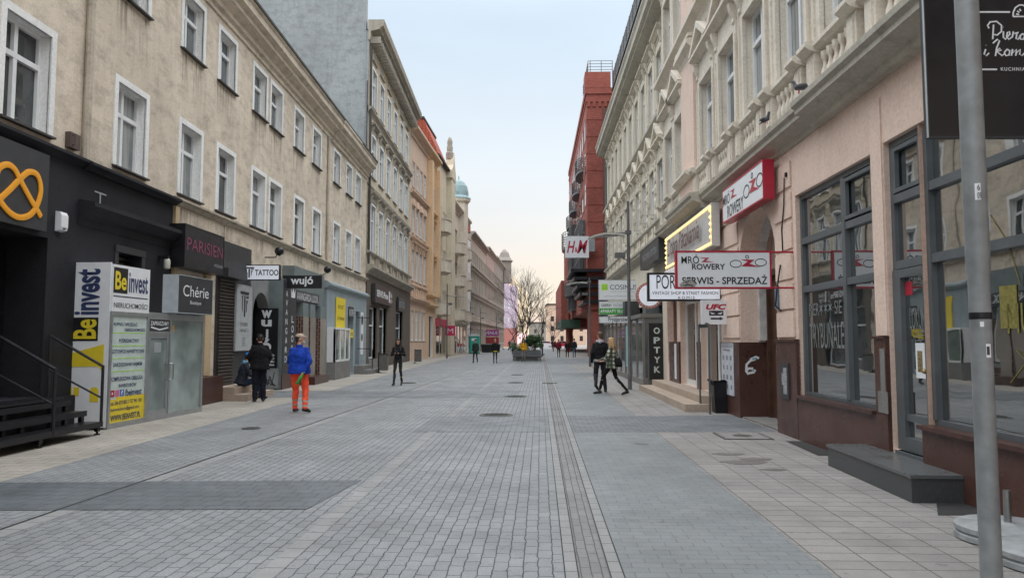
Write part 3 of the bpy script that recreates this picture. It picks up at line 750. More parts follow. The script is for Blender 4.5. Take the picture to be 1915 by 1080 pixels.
# ------------------------------------------------------------------ further left, the line turns slightly into the street
KL = .06; P0 = (LX, 57.5, 0)
def SL(id_, **k):
    d = dict(id=id_, sur=.1, proud=.04, surm=M_white, fm=M_pvc, deep=.09, fw=.08, tr=(.68,), mu=(.5,)); d.update(k); return d
def band(o, s0, s1, z, w, m=None, sg=1, name='string_course', prof=None):
    mb = MB(sg); cornice(mb, s0, s1, z, prof or [(.02, 0), (w * .5, .06), (w, .14), (w, .24), (.02, .32)]); return mb.build(name, m, o)
EAVE = [(.05, -.35), (.12, -.3), (.12, -.05), (.35, .05), (.35, .15), (.6, .25), (.6, .45)]
s3 = SL('s3', surm=M_peach, head='arch', headm=M_peach); s3b = SL('s3b', surm=M_peach, head='cornice', headm=M_peach)
L3 = building('apartment_building', 'peach rendered tenement with arched window hoods, wedged between sooty yellow and ochre houses', P0, KL, 1, 0.02, 7.4, 18.3, M_peach, M_white,
              [(1.6, 2.4, 1.0, SL('s3c', surm=M_peach), [1.2, 2.9, 4.6, 6.3]), (6.4, 2.4, 1.0, s3b, [1.2, 2.9, 4.6, 6.3]), (10.2, 2.1, 1.0, s3, [1.2, 2.9, 4.6, 6.3]), (13.9, 2.0, 1.0, SL('s3c', surm=M_peach), [1.2, 2.9, 4.6, 6.3])], ridge=20.5)
for z, w in ((4.75, .35), (5.8, .2), (9.6, .25), (13.2, .3)): band(L3, .02, 7.4, z, w, M_peach)
band(L3, .02, 7.42, 18.1, 0, M_peach, name='cornice', prof=EAVE)
mb = MB(); [mb.box(0, .1, .5 + i * .85, .9 + i * .85, 5.1, 5.8) for i in range(8)]; mb.build('balustrade', M_peach, L3)
mb = MB(); mb.box(.0, .05, .05, 7.4, 0, 1.4); [mb.box(.04, .08, a - .35, a + .35, .05, 1.3) for a in (1.2, 4.6)]; mb.build('plinth', M_peach, L3)
L4 = building('apartment_building', 'narrow ochre orange house whose top catches the low sun', P0, KL, 1, 7.45, 12.4, 18.3, M_orange, M_white,
              [(5.9, 2.5, 1.1, SL('s4', surm=M_peach, head='cornice', headm=M_orange), [8.7, 10.9]), (9.8, 2.2, 1.1, SL('s4', surm=M_peach, head='cornice', headm=M_orange), [8.7, 10.9]), (13.6, 2.1, 1.1, SL('s4b', surm=M_peach), [8.7, 10.9])],
              extra_holes=[(9.0, 11.2, .05, 3.8)], ridge=19.5)
for z, w in ((4.6, .4), (5.5, .25), (9.2, .25), (13.1, .35)): band(L4, 7.4, 12.45, z, w, M_orange)
band(L4, 7.4, 12.45, 18.15, 0, M_orange, name='cornice', prof=EAVE)
mb = MB(); mb.box(0, .5, 7.45, 8.3, 5.6, 17.6); mb.box(0, .5, 11.6, 12.4, 5.6, 17.6); mb.build('bay_pier', M_orange, L4)
MB().box(-.3, -.25, 9.0, 11.2, .05, 3.8).build('door', M_brown, L4)

def loggia_house(s0, s1, H, label, wm, bz, bs, wc, mr, ridge):
    """house with stacked balconies"""
    st = SL('lg' + wm.name, surm=wm, head=None)
    hs = [(b - 1.3, b + 1.3, z + .15, z + 2.75, .9) for z in bz for b in bs]
    o = building('apartment_building', label, P0, KL, 1, s0, s1, H, wm, wm, [(z + .5, 1.9, .8, st, wc) for z in bz], extra_holes=hs, ridge=ridge, roofm=mr, depth=9)
    for b in bs:
        for z in bz:
            prof = [(0, -1.45), (.75, -1.3), (1.05, -.8), (1.15, 0), (1.05, .8), (.75, 1.3), (0, 1.45)]
            mb = MB(); mb.prism([(x, b + y) for x, y in prof], 'z', z - .12, z + .10)
            inn = [(x * .9, b + y * .92) for x, y in prof]; n = len(prof)
            for i in range(n - 1):
                p, q, r, t = (prof[i][0], b + prof[i][1]), (prof[i + 1][0], b + prof[i + 1][1]), inn[i + 1], inn[i]
                mb.prism([p, q, r, t], 'z', z + .1, z + 1.05)
            mb.prism([(x * 1.06, b + y * 1.04) for x, y in prof], 'z', z + 1.05, z + 1.13)
            mb.prism([(x * .8, b + y * .8) for x, y in prof], 'z', z - .28, z - .12)
            mb.build('balcony', M_stonec, o)
            MB().box(-.74, -.7, b - 1.2, b + 1.2, z + .1, z + 2.6).build('balcony_door', G_dark, o)
    return o
L5 = loggia_house(12.45, 22.0, 19.4, 'pale yellow house with rounded balconies and a steep orange tile roof', M_cream, (4.2, 8.3, 12.2), (14.6,), (17.3, 18.6), M_tile, None)
mb = MB(); mb.prism([(.25, 19.4), (-1.3, 22.9), (-2.2, 22.9), (-2.2, 19.4)], 'y', 12.4, 19.6); mb.build('roof', M_tile, L5)
mb = MB(); mb.box(-2.3, -1.2, 12.3, 19.7, 22.9, 23.1); mb.prism([(.38, 19.25), (.38, 19.43), (-.1, 19.5), (-.1, 19.25)], 'y', 12.35, 19.7); mb.build('roof_ridge', M_roof, L5)
mb = MB(); mb.box(0, .55, 19.3, 21.9, .1, 18.6); mb.build('bay', M_cream, L5)
mb = MB(); mb.prism([(19.0, 18.6), (22.0, 18.6), (22.0, 19.4), (21.2, 20.2), (20.6, 21.6), (20.0, 20.2), (19.0, 19.4)], 'x', -.2, .6)
mb.build('gable', M_cream, L5)
mb = MB(); mb.lathe([(.42, 0), (.42, .7), (.3, .8), (.34, 1.3), (.26, 1.5), (.3, 1.9), (.18, 2.3), (.05, 2.45)], .1, 20.6, 10, z0=20.9); mb.build('finial', M_trim2, L5, smooth=40)
mb = MB(); mb.box(.02, .14, 12.5, 19.2, 3.0, 3.7); mb.build('shop_fascia', P_pinkred, L5)
mb = MB()
for a in (12.9, 15.2, 17.3): mb.box(.0, .03, a, a + 1.7, .3, 2.9)
mb.build('shop_window', G_dark, L5)
L6 = loggia_house(22.05, 37.5, 16.6, 'cream house with a small blue green dome, stone balconies and bays', M_stonec, (4.0, 7.8, 11.5), (26.5, 32.5), (23.4, 29.3, 35.6), M_roof, 18)
mb = MB(); mb.lathe([(1.15, 5.0), (1.15, 17.9), (1.4, 18.1), (1.45, 18.4)], -.2, 30.2, 8); mb.build('corner_turret', M_stonec, L6)
mb = MB(); mb.lathe([(1.48, 18.4), (1.45, 18.55), (1.2, 18.8), (1.17, 19.3), (1.02, 19.95), (.72, 20.45), (.35, 20.75), (.1, 20.85), (.04, 21.3)], -.2, 30.2, 8); mb.build('dome', M_copper, L6)
band(L6, 22.0, 37.5, 16.4, 0, M_stonec, name='cornice', prof=EAVE)
mb = MB()
for a in (22.6, 25, 28, 30.6, 33.6): mb.box(.0, .03, a, a + 1.9, .2, 3.2)
mb.build('shop_window', G_dark, L6)
band(L6, 22, 37.5, 3.5, .5, M_stonec)
for d, zt, m_, rows, lab in (
        ((37.6, 41), 14.8, M_white, 0, 'narrow pale house with a plain white side, beyond the domed house'),
        ((41.2, 63), 15.9, M_taupe, 9, 'long taupe tenement with heavy dark eaves, beyond the narrow white one'),
        ((63.2, 79), 16.6, M_dusty, 7, 'dusty rose tenement in the middle of the far left row'),
        ((79.2, 104), 16.9, M_greyr, 13, 'grey brown tenement ending the left row, with a corner turret')):
    a, b = d; n = rows
    cs = [a + (b - a) * (i + .5) / n for i in range(n)] if n else [a + 1.7]
    st = SL('far' + m_.name, panes=(G_dark, G_dark, G_mid), surm=M_trim2 if n else M_white, head='cornice' if n else None, headm=M_trim2, sur=.12)
    o = building('apartment_building', lab, P0, KL, 1, a, b, zt, m_, M_trim2 if n else M_white, [(1.0, 2.2, 1.1, dict(st, id=st['id'] + 'g', head=None), cs), (4.9, 2.0, 1.05, st, cs), (8.5, 2.0, 1.05, st, cs), (12.0, 1.8, 1.05, dict(st, id=st['id'] + 't', head=None), cs)], depth=9, ridge=zt + (3 if n else .5))
    if n:
        for z, w in ((4.0, .4), (7.9, .2), (11.5, .25)): band(o, a, b, z, w, M_trim2)
        band(o, a, b, zt - .1, 0, M_trim2, name='cornice', prof=EAVE)
    if n == 13:
        MB().lathe([(1.5, 14), (1.5, 18.4), (1.9, 18.8), (1.2, 19.6), (.9, 20.6), (.2, 21.4)], .2, 103, 8).build('corner_turret', M_greyr, o)
    if n == 9:
        mb = MB(); mb.box(-3, -2, 44, 45, 17, 19.5); mb.box(-3, -2, 57, 58, 17, 20); mb.build('chimney', M_redbrick, o)

# lilac and straw building closing the street
PB = thing('office_building', 'lilac and straw coloured modern block closing the street on the left', 'building', (-2.6, 183, 0), -math.atan(.085))
mb = MB(); mb.box(-8, 3.9, 0, 46, 0, 15.0); mb.box(-8, 1.9, 0, 46, 15.0, 18.0); mb.build('wall', M_lilac, PB)
mb = MB(); mb.box(3.9, 3.98, .02, 46, 3.6, 15.1); mb.box(1.9, 1.97, .5, 46, 15.2, 18.1); mb.build('cladding', M_pale, PB)
mb = MB(); [mb.box(3.97, 4.03, 2 + i * 5.5, 4.6 + i * 5.5, 5 + j * 3.4, 7.4 + j * 3.4) for i in range(8) for j in range(3)]
[mb.box(1.96, 2.0, 2 + i * 5.5, 5.4 + i * 5.5, 15.8, 17.4) for i in range(8)]
mb.build('window_grid', G_dark, PB)
mb = MB(); [mb.box(a, a + .9, -.25, .02, z, z + 1.6) for a in (-1.6,) for z in (5.2, 8.4, 12)]; mb.build('balcony', M_dmetal, PB)
mb = MB(); [mb.box(a, a + .5, -.02, .02, z, z + 1.3) for a in (.3, 1.6) for z in (6, 9.4)]; mb.build('small_window', P_white, PB)
mb = MB(); mb.box(-1.2, 3.95, -.03, 0, 0, 4.6); mb.build('shop_front', mat('coral shop paint', (.50, .20, .17), .5), PB)
mb = MB(); mb.box(-2.5, -1.4, -.1, 0, 3.2, 4.4); mb.build('shop_sign', P_white, PB)
mb = MB(); mb.box(-4, -3, 4, 6, 18, 19.5); mb.tube([(0, 10, 18), (0, 10, 20)], .06, 6); mb.build('chimney', M_trim2, PB)
# ------------------------------------------------------------------ right side
KR = .03
def RX(y, x0=4.3): return x0 + KR * y
M_reveal = M_stone
S_R1 = dict(id='R1', sur=.20, proud=.07, gb=.0, surm=M_stone, fm=M_pvc, deep=.17, fw=.08, tr=(.70,), mu=(.5,), sill=0, head='pediment', headm=M_stone, hp=.62, panes=(G_mid, G_dark, G_curt))
S_R1b = dict(S_R1, id='R1b', head='cornice')
rc = [-5.4, -3.45, .1, 2.05, 6.1, 8.05, 10.0, 11.95, 13.95, 15.95, 17.9, 21.25, 22.95]
R1 = building('apartment_building', 'ornate salmon and cream tenement with pediments and balustrades, nearest on the right, shops below', (4.3, 0, 0), KR, -1, -9, 24.2, 15.2, M_pink, M_stone,
              [(5.98, 2.15, 1.3, S_R1, rc), (10.35, 2.1, 1.25, S_R1b, rc)],
              extra_holes=[(4.0, 8.15, .66, 4.02, .16), (8.15, 8.97, .31, 4.02, .16), (9.3, 12.05, .70, 3.97, .16), (13.08, 15.42, .02, 4.25, .74),
                           (17.0, 19.15, .34, 2.75, .3), (19.45, 21.8, .34, 2.75, .3), (22.3, 23.9, .9, 3.0, .2)], depth=11, ridge=21, rev=.22)  # unseen roof ridge set high to shade the houses opposite
mb = MB(-1)
LEDGE = [(.02, -.16), (.06, -.14), (.06, -.07), (.12, -.03), (.20, .0), (.28, .02), (.28, .09), (.34, .13), (.35, .20), (.05, .24)]
cornice(mb, -9, 10.9, 4.95, [(a + .10, b) for a, b in LEDGE]); cornice(mb, 10.9, 17.6, 4.95, LEDGE); cornice(mb, 17.6, 21.0, 4.95, [(a + .22, b) for a, b in LEDGE]); cornice(mb, 21.0, 24.2, 4.95, LEDGE)
mb.build('ledge', M_stoned, R1)
mb = MB(-1)                                           # rail of the balustrade under the windows
def projs(c): return [(c - .86, c - .56), (c + .56, c + .86)]
RAIL = [(.05, 0), (.16, .03), (.22, .08), (.22, .14), (.05, .19)]
cornice(mb, -9, 24.2, 5.80, RAIL)
for c in rc:
    for a, b in projs(c): cornice(mb, a - .03, b + .03, 5.80, [(x + .12, y) for x, y in RAIL])
cornice(mb, 18.7, 20.5, 5.81, [(x + .22, y) for x, y in RAIL])
mb.build('balustrade_rail', M_stone, R1)
mb = MB(-1)
for c in rc:
    for a, b in projs(c):
        mb.box(-.02, .20, a, b, 5.17, 5.80); mb.box(.19, .225, a + .06, b - .06, 5.3, 5.7)
mb.build('balustrade_pier', M_stone, R1)
mb = MB(-1)
PR = [(.065, 0), (.065, .04), (.035, .07), (.04, .12), (.066, .2), (.058, .28), (.03, .36), (.03, .42), (.05, .45), (.062, .5), (.062, .56)]
for c in rc:
    for d in (-.4, -.2, 0, .2, .4): mb.lathe(PR, .10, c + d, 8, z0=5.19)
mb.build('balusters', M_stone, R1, smooth=50)
mb = MB(-1); cornice(mb, -9, 24.2, 9.85, [(.02, -.3), (.05, -.1), (.1, 0), (.3, .1), (.3, .2), (.02, .3)]); cornice(mb, -9, 24.2, 14.9, [(.05, -.4), (.1, -.1), (.6, .1), (.8, .3), (.8, .45), (.02, .5)])
mb.build('cornice', M_stone, R1)
mb = MB(-1)                                           # pink pilasters
for a, b in ((18.72, 20.5), (4.0, 4.6), (-2.0, -1.0)):
    mb.box(-.02, .22, a, b, 5.2, 5.80); mb.box(-.02, .16, a + .1, b - .1, 6.0, 9.4)
    mb.box(-.02, .14, a + .1, b - .1, 10.2, 14)
mb.build('pilaster', M_pink, R1)
mb = MB(-1)
for a, b in ((18.72, 20.5), (4.0, 4.6)):
    cornice(mb, a, b, 9.2, [(.16, -.1), (.2, 0), (.34, .12), (.34, .22), (.02, .3)]); mb.prism([(.14, 9.5), (.14, 9.5), (.3, 9.5), (.3, 9.58), (.14, 9.6)], 'y', a, b)
    cornice(mb, a, b, 13.6, [(.16, -.1), (.25, .1), (.34, .3), (.34, .42), (.02, .5)])
mb.build('pilaster_capital', M_stone, R1)
mb = MB(-1)                                           # moulded strips either side of every window
for c in rc:
    for d in (-.83, .83): mb.box(.06, .10, c + d - .03 , c + d + .03, 6.05, 8.0)
    for e in (-1, 1): mb.box(-.02, .03, c + e * .66, c + e * .95, 5.95, 8.12)
    mb.box(-.02, .03, c - .95, c + .95, 8.12, 9.1)
mb.build('window_bay', M_stone, R1)
# rustication grooves on the pier round the arch
mb = MB(-1)
for z in (1.62, 2.10, 2.60, 3.10, 3.62, 4.14):
    for a, b in ((12.2, 13.04), (15.46, 16.9)): mb.box(-.01, .030, a, b, z + .035, z + .455); mb.box(-.01, .004, a, b, z, z + .5)
mb.build('rusticated_pier', M_pink, R1)
# arched passage
mb = MB(-1)
arc = circle(14.25, 3.06, 1.10, 18, 0, 180, rx=1.17)
mb.prism([(13.07, 4.26)] + [(a, b) for a, b in reversed(arc)] + [(15.43, 4.26)], 'x', -.72, .004)
mb.build('arch', M_pink, R1)
mb = MB(-1)
for i in range(18):
    p, q = arc[i], arc[i + 1]
    f = lambda t, s: (14.25 + (t[0] - 14.25) * s, 3.06 + (t[1] - 3.06) * s)
    mb.prism([f(p, .998), f(q, .998), f(q, .90), f(p, .90)], 'x', -.5, -.36)
mb.box(-.5, -.36, 15.30, 15.42, 1.6, 3.06)
mb.build('arch_rib', mat('off white painted rib', (.55, .54, .52), .7, var=.2), R1)
mb = MB(-1)
mb.box(-.62, -.66, 13.1, 15.4, .02, 4.2)
mb.build('passage_ceiling', M_pink, R1)
d_ = MB(-1); d_.box(-.58, -.62, 13.15, 15.38, .02, 2.9); d_.box(-.5, -.58, 13.1, 13.25, .02, 2.9); d_.box(-.5, -.58, 15.25, 15.38, .02, 2.9); d_.box(-.46, -.62, 13.1, 15.4, 2.9, 3.02); d_.box(-.52, -.58, 14.2, 14.28, .02, 2.9)
d_.build('timber_door', M_brown, R1)
MB(-1).box(-.735, .0, 13.09, 15.41, .003, .032).build('threshold', M_cond, R1)
# granite base
mb = MB(-1)
mb.box(-.02, .05, 12.05, 13.06, .0, 1.58)            # pier with the meter box
mb.box(-.66, .05, 15.415, 15.46, .0, 1.56); mb.box(0, .05, 15.46, 16.95, .0, 1.56)
mb.box(0, .05, 19.15, 19.45, .0, 1.56); mb.box(0, .05, 21.8, 23.4, .0, 1.56)
mb.box(-.02, .045, 9.28, 12.05, -.02, .68); mb.box(-.16, .05, 8.98, 9.28, -.02, 1.62)
mb.box(-.02, .08, 3.9, 8.14, -.02, .64); mb.box(-.02, .08, -9, 3.9, -.02, .64)
mb.build('granite_base', M_granite, R1)
mb = MB(-1)
mb.box(-.05, .10, 9.3, 12.1, .68, .725); mb.box(-.05, .14, 3.9, 8.14, .64, .685); mb.box(-.02, .075, 12.05, 13.06, 1.58, 1.62); mb.box(-.17, .07, 8.975, 9.3, 1.62, 1.65)
mb.build('granite_sill', M_granite2, R1)
mb = MB(-1); mb.box(.052, .058, 9.0, 9.12, .9, 1.5); mb.box(.052, .06, 8.95, 9.2, .72, .98)
mb.build('bare_mortar_patch', M_cond, R1)
mb = MB(-1); mb.box(.045, .075, 12.38, 12.78, .62, 1.22); mb.build('meter_box', P_charc, R1)
mb = MB(-1); mb.box(.076, .079, 12.45, 12.62, .7, 1.14); mb.box(.076, .0795, 12.62, 12.7, .85, 1.05); mb.build('stickers', mat('torn sticker paper', (.30, .31, .32), .7, var=.6, scale=30), R1)
mb = MB(-1); mb.box(.076, .08, 12.5, 12.75, .95, 1.0)
# torn graffiti sticker on the jamb of the arch
st = thing('torn_sticker', 'torn white and pale blue sticker on the dark red granite jamb inside the arch', 'sticker', (RX(15.41) + .22, 15.40, .86), -math.atan(KR)); st.scale = (.8, .8, .8)
stroke(st, [[(-.10, .05), (-.16, .12), (-.10, .2), (.02, .2)], [(-.16, .12), (-.15, .3), (-.05, .4), (.08, .44)], [(-.05, .43), (.1, .5), (.17, .46)], [(-.1, .08), (.03, .1), (.07, .17)]], .035, P_white, 'paper', flat=.1)
stroke(st, [[(.0, .44), (.12, .47)], [(-.02, .14), (.04, .15)]], .03, mat('pale blue print', (.25, .42, .5), .6), 'print', y=-.003, flat=.1)
# salmon piers between the shop windows
mb = MB(-1); mb.box(-.16, .02, 8.99, 9.28, 1.66, 4.6); mb.build('pier', M_pink, R1)
mb = MB(-1); mb.tube([(.04, 12.6, 3.1), (.04, 12.62, 3.5), (.05, 12.45, 3.9), (.05, 12.4, 4.35)], .012, 5); mb.tube([(.04, 12.75, 2.1), (.12, 12.8, 2.2), (.1, 12.75, 2.5), (.05, 12.7, 2.9)], .014, 5); mb.box(.0, .06, 12.3, 12.36, 4.35, 4.42)
mb.build('cable', M_dmetal, R1)
mb = MB(-1); mb.box(.03, .06, 12.86, 13.02, 2.15, 2.55); mb.build('house_number_plate', mat('enamel blue plate', (.10, .16, .22), .4), R1)

def shopfront(name, label, s0, s1, z0, z1, mull, trans, holes=(), dep=.1, door=None):
    r = thing(name, label, 'shop front', (4.3 + KR * s0, s0, z0), -math.atan(KR))
    w, h = s1 - s0, z1 - z0; mb = MB(-1); a, b = -dep - .06, -dep + .03
    mb.box(a, b, 0, .08, 0, h); mb.box(a, b, w - .08, w, 0, h); mb.box(a, b, .08, w - .08, 0, .08); mb.box(a, b, .08, w - .08, h - .08, h)
    for m in mull: mb.box(a, b + .02, m - s0 - .055, m - s0 + .055, .08, h - .08)
    for t, c, d in trans: mb.box(a, b + .012, c - s0, d - s0, t - z0 - .05, t - z0 + .05)
    mb.build('frame', M_grey, r)
    MB(-1).box(-dep - .03, -dep - .018, .05, w - .05, .05, h - .05).build('pane', G_shop, r)
    return r
SB = shopfront('shop_window', 'grey framed shop window with painted lettering, next to the arched passage', 9.3, 12.05, .70, 3.97, (10.33,), ((2.42, 9.38, 11.97), (3.2, 9.38, 11.97)))
mb = MB(-1); [mb.box(-.10, -.05, a - 9.3, b - 9.3, c - .7, d - .7) for a, b, c, d in ((9.40, 9.45, 3.28, 3.86), (10.22, 10.27, 3.28, 3.86), (9.45, 10.22, 3.28, 3.33), (9.45, 10.22, 3.81, 3.86))]
mb.build('vent_sash', M_grey, SB)
def rtext(parent, body, sa, sb, z0, z1, m, x, y0=0., name='lettering', **k):   # sa = far end (left for the reader)
    return inst(name, text_mesh(body, abs(sa - sb), z1 - z0, m, **k), parent, (-x, max(sa, sb) - y0, z0), (0, 0, rad(-90)))
M_chalk = mat('white paint pen', (.17, .185, .18), .8, var=.3, scale=30)
rtext(SB, 'PIER✶✶✶ SIE', 11.85, 10.6, 1.28, 1.5, M_chalk, -.112, 9.3)
rtext(SB, 'TRYBUNALE.', 11.85, 10.5, .78, 1.17, M_chalk, -.112, 9.3)
MB(-1).box(-.15, .02, 0, 2.75, -.01, .0).build('sill', M_granite2, SB)
SA = shopfront('shop_window', 'large grey framed shop window with glazed door beside the black bench step, nearest on the right', 4.0, 8.97, .66, 4.02, (8.13, 5.9), ((2.5, 4.08, 8.89), (3.3, 4.08, 8.89)))
mb = MB(-1); [mb.box(-.10, -.05, a - 4, b - 4, c - .66, d - .66) for a, b, c, d in ((8.22, 8.27, 3.37, 3.92), (8.8, 8.85, 3.37, 3.92), (8.27, 8.8, 3.37, 3.42), (8.27, 8.8, 3.87, 3.92))]
mb.build('vent_sash', M_grey, SA)
M_ypen = mat('yellow paint pen', (.20, .175, .04), .8, var=.3, scale=30)
rtext(SA, 'MUZA', 6.9, 6.2, 1.0, 1.28, M_ypen, -.112, 4.0)
stroke(SA, [[(0, 0), (.3, .25), (.1, .3), (.4, .1)], [(-.2, 1.6), (.05, 1.3), (.2, .9)], [(.3, .2), (.5, .0), (.2, -.05)]], .005, M_ypen, 'scribble').matrix_local = Matrix.Translation((.112, 2.9, .55)) @ Matrix.Rotation(rad(-90), 4, 'Z')
mb = MB(-1); mb.box(-.113, -.109, 2.75, 3.0, 1.05, 1.45); mb.build('yellow_note', M_ypen, SA)
DR = thing('glazed_door', 'grey framed glazed door with stickers, between the pink pier and the big window', 'door', (4.3 + KR * 8.17, 8.17, .31), -math.atan(KR))
mb = MB(-1); mb.box(-.15, -.05, 0, .09, 0, 2.13); mb.box(-.15, -.05, .60, .78, 0, 2.13); mb.box(-.15, -.05, .09, .60, 0, .16); mb.box(-.15, -.05, .09, .60, 2.03, 2.13); mb.box(-.14, -.08, -.02, .71, -.3, 0)
mb.build('frame', M_grey, DR)
MB(-1).box(-.12, -.105, .08, .61, .15, 2.04).build('pane', G_shop, DR)
mb = MB(-1); mb.lathe([(.028, 0), (.03, .02), (.02, .04)], 0, 0, 10); k_ = mb.build('knob', mat('brass knob', (.45, .36, .2), .3, .8), DR, smooth=40); k_.location = (.03, .05, .95); k_.rotation_euler = (0, rad(-90), 0)
rtext(DR, 'L+G+B+T+2021', .67, .03, 2.045, 2.115, M_chalk, -.047)
rtext(DR, 'LOKUM', .5, .16, 1.42, 1.66, M_chalk, -.103)
mb = MB(-1); mb.box(-.105, -.101, .42, .58, 1.82, 1.98); mb.build('red_sticker', P_red, DR)
mb = MB(-1); mb.box(-.105, -.101, .2, .4, .86, 1.26); mb.build('paper_notice', P_white, DR)
mb = MB(-1); mb.box(-.1012, -.0995, .25, .36, .93, 1.17); mb.build('notice_picture', mat('ochre and dark print', (.2, .15, .06), .6, var=.8, scale=40), DR)
stroke(DR, [[(0, 0), (.2, .02)], [(0, .05), (.22, .07)], [(.04, .1), (.2, .11)]], .006, M_chalk, 'small_lettering').matrix_local = Matrix.Translation((.105, .42, 1.28)) @ Matrix.Rotation(rad(-90), 4, 'Z')
BS = thing('entrance_step', 'long black granite block step before the glazed door', 'step', (4.0, 8.5, 0), -math.atan(.05))
mb = MB(); mb.box(0, .50, -1.08, 1.12, 0, .24); mb.build('block', mat('dark grey granite', (.055, .058, .06), .4, var=.15, scale=30), BS)
mb = MB(); mb.box(-.015, .515, -1.095, 1.135, .241, .275); mb.build('step_slab', mat('worn grey slab', (.10, .108, .11), .3, var=.08, scale=3), BS)
mb = MB(); mb.box(.52, .68, -.35, .40, .0, .31); mb.build('upper_step', M_grey, BS)

# shops beyond the arch: white doors on beige steps
for i, (a, b, lab) in enumerate(((17.0, 19.15, 'white framed glazed shop door right of the upper steps, nearer the arched passage'), (19.45, 21.8, 'white framed glazed shop door farther along the beige steps, with red poster'))):
    r = thing('shop_door', lab, 'door', (4.3 + KR * a, a, .34), -math.atan(KR)); w = b - a; mb = MB(-1)
    for c in (0, w * .42, w - .1): mb.box(-.26, -.16, c, c + .1, 0, 2.4)
    mb.box(-.26, -.16, .1, w - .1, 0, .14); mb.box(-.26, -.16, .1, w - .1, 2.3, 2.4); mb.build('frame', M_pvc, r)
    MB(-1).box(-.22, -.2, .08, w - .08, .12, 2.32).build('pane', G_shop, r)
    if i:
        mb = MB(-1); mb.box(-.198, -.19, .3, .95, 1.85, 2.25); mb.build('red_poster', mat('coral poster', (.5, .13, .1), .5), r)
        mb = MB(-1); mb.box(-.198, -.19, .2, .85, .2, 1.75); mb.build('dark_poster', mat('dark green poster', (.04, .09, .07), .4), r)
        for j, ch in enumerate('ORTYH'): rtext(r, ch, .62, .42, 1.45 - j * .27, 1.63 - j * .27, P_pale, -.188)
mb = MB(-1); mb.box(.0, .03, 21.85, 22.0, .5, 1.5); mb.box(.05, .055, 22.2, 22.5, .45, 1.5); mb.build('narrow_poster', P_white, R1)
ST = thing('steps', 'two broad beige stone steps before the white shop doors', 'steps', (4.3 + KR * 20, 20, 0), -math.atan(KR))
mb = MB(-1); mb.box(-.02, .92, -3.3, 4.0, 0, .17); mb.build('lower_step', M_beige, ST); mb = MB(-1); mb.box(-.02, .50, -3.1, 4.0, .172, .34); mb.build('upper_step', M_beige, ST)
po = thing('poster', 'tall white poster with rows of small pictures beside the arched passage', 'poster', (4.3 + KR * 16.3 - .056, 16.3, .42), -math.atan(KR))
MB().box(-.012, 0, -.5, .5, 0, 1.12).build('sheet', mat('white poster paper', (.55, .57, .62), .6), po)
mb = MB()
for i in range(3):
    for j in range(4): mb.box(-.0145, -.012, -.36 + i * .3, -.26 + i * .3 + .03 * (j % 2), .12 + j * .21, .22 + j * .21)
mb.build('pictures', mat('grey picture print', (.22, .24, .28), .6, var=.6, scale=40), po)
mb = MB(); mb.box(-.0145, -.012, -.48, .48, 1.02, 1.11); mb.build('header_strip', mat('pale grey strip', (.35, .37, .4), .6, var=.4, scale=40), po)
inst('lettering', text_mesh('Strefa Pieczenia', .55, .05, P_blackm), po, (-.0145, .3, .95), (0, 0, rad(-90)))

# ------------------------------------------------------------------ second house on the right (cream)
rc2 = [26.0, 27.95, 29.9, 31.85, 33.8, 35.75, 37.7, 39.65, 41.6, 43.6]
S_R2 = dict(S_R1, id='R2', surm=M_stonec, headm=M_stonec, sur=.16, deep=.09)
S_R2b = dict(S_R2, id='R2b', head='cornice')
R2 = building('apartment_building', 'long ivory stucco tenement with overhanging eaves and rusticated strips, beyond the salmon house', (4.55, 0, 0), KR, -1, 24.22, 45.7, 13.6, M_stonec, M_stonec,
              [(5.9, 2.1, 1.15, S_R2, rc2), (10.0, 2.0, 1.1, S_R2b, rc2)], extra_holes=[(26.2, 44.8, .15, 3.0, .3)], depth=11, ridge=20, rev=.16)  # ridge out of view, raised to keep low sun off the left side
mb = MB(-1)
cornice(mb, 24.22, 45.9, 13.2, [(.05, -.5), (.1, -.35), (.1, -.2), (.5, -.1), (.5, 0), (.62, .06), (.62, .3), (.68, .42), (.68, .5)])
cornice(mb, 24.22, 45.7, 9.4, [(.02, -.2), (.08, 0), (.25, .1), (.25, .2), (.02, .3)]); cornice(mb, 24.22, 45.7, 5.0, LEDGE); cornice(mb, 24.22, 45.7, 5.74, RAIL)
cornice(mb, 24.22, 45.7, 12.3, [(.02, 0), (.08, .05), (.08, .12), (.02, .16)])
mb.build('cornice', M_stoned, R2)
mb = MB(-1)
for c in [24.75] + [a + .975 for a in rc2]:
    for i in range(7): mb.prism([(-.01, 6.05 + i * .46), (.07, 6.09 + i * .46), (.10, 6.25 + i * .46), (.07, 6.40 + i * .46), (-.01, 6.44 + i * .46)], 'y', c - .2, c + .2)
    mb.box(-.02, .08, c - .16, c + .16, 9.8, 12.2); mb.box(-.02, .004, c - .2, c + .2, 6.0, 9.3)
mb.build('rusticated_piers', M_stonec, R2)
mb = MB(-1)
for c in rc2:
    for a, b in projs(c): mb.box(-.02, .17, a, b, 5.2, 5.74)
    for d in (-.3, 0, .3): mb.lathe(PR, .08, c + d, 6, z0=5.22)
mb.build('balustrade', M_stonec, R2)
mb = MB(-1); mb.tube([(.08, 45.45, 0), (.08, 45.45, 13)], .07, 8); mb.build('downpipe', M_polt, R2)
mb = MB(-1); mb.box(-.28, -.25, 26.2, 44.8, .15, 3.0); mb.build('shop_glazing', G_shop, R2)
mb = MB(-1); [mb.box(-.26, -.15, a, a + .12, .15, 3.0) for a in [26.2 + 1.7 * i for i in range(11)]]; mb.box(-.26, -.16, 26.2, 44.8, 2.9, 3.0); mb.build('shop_frame', M_grey, R2)
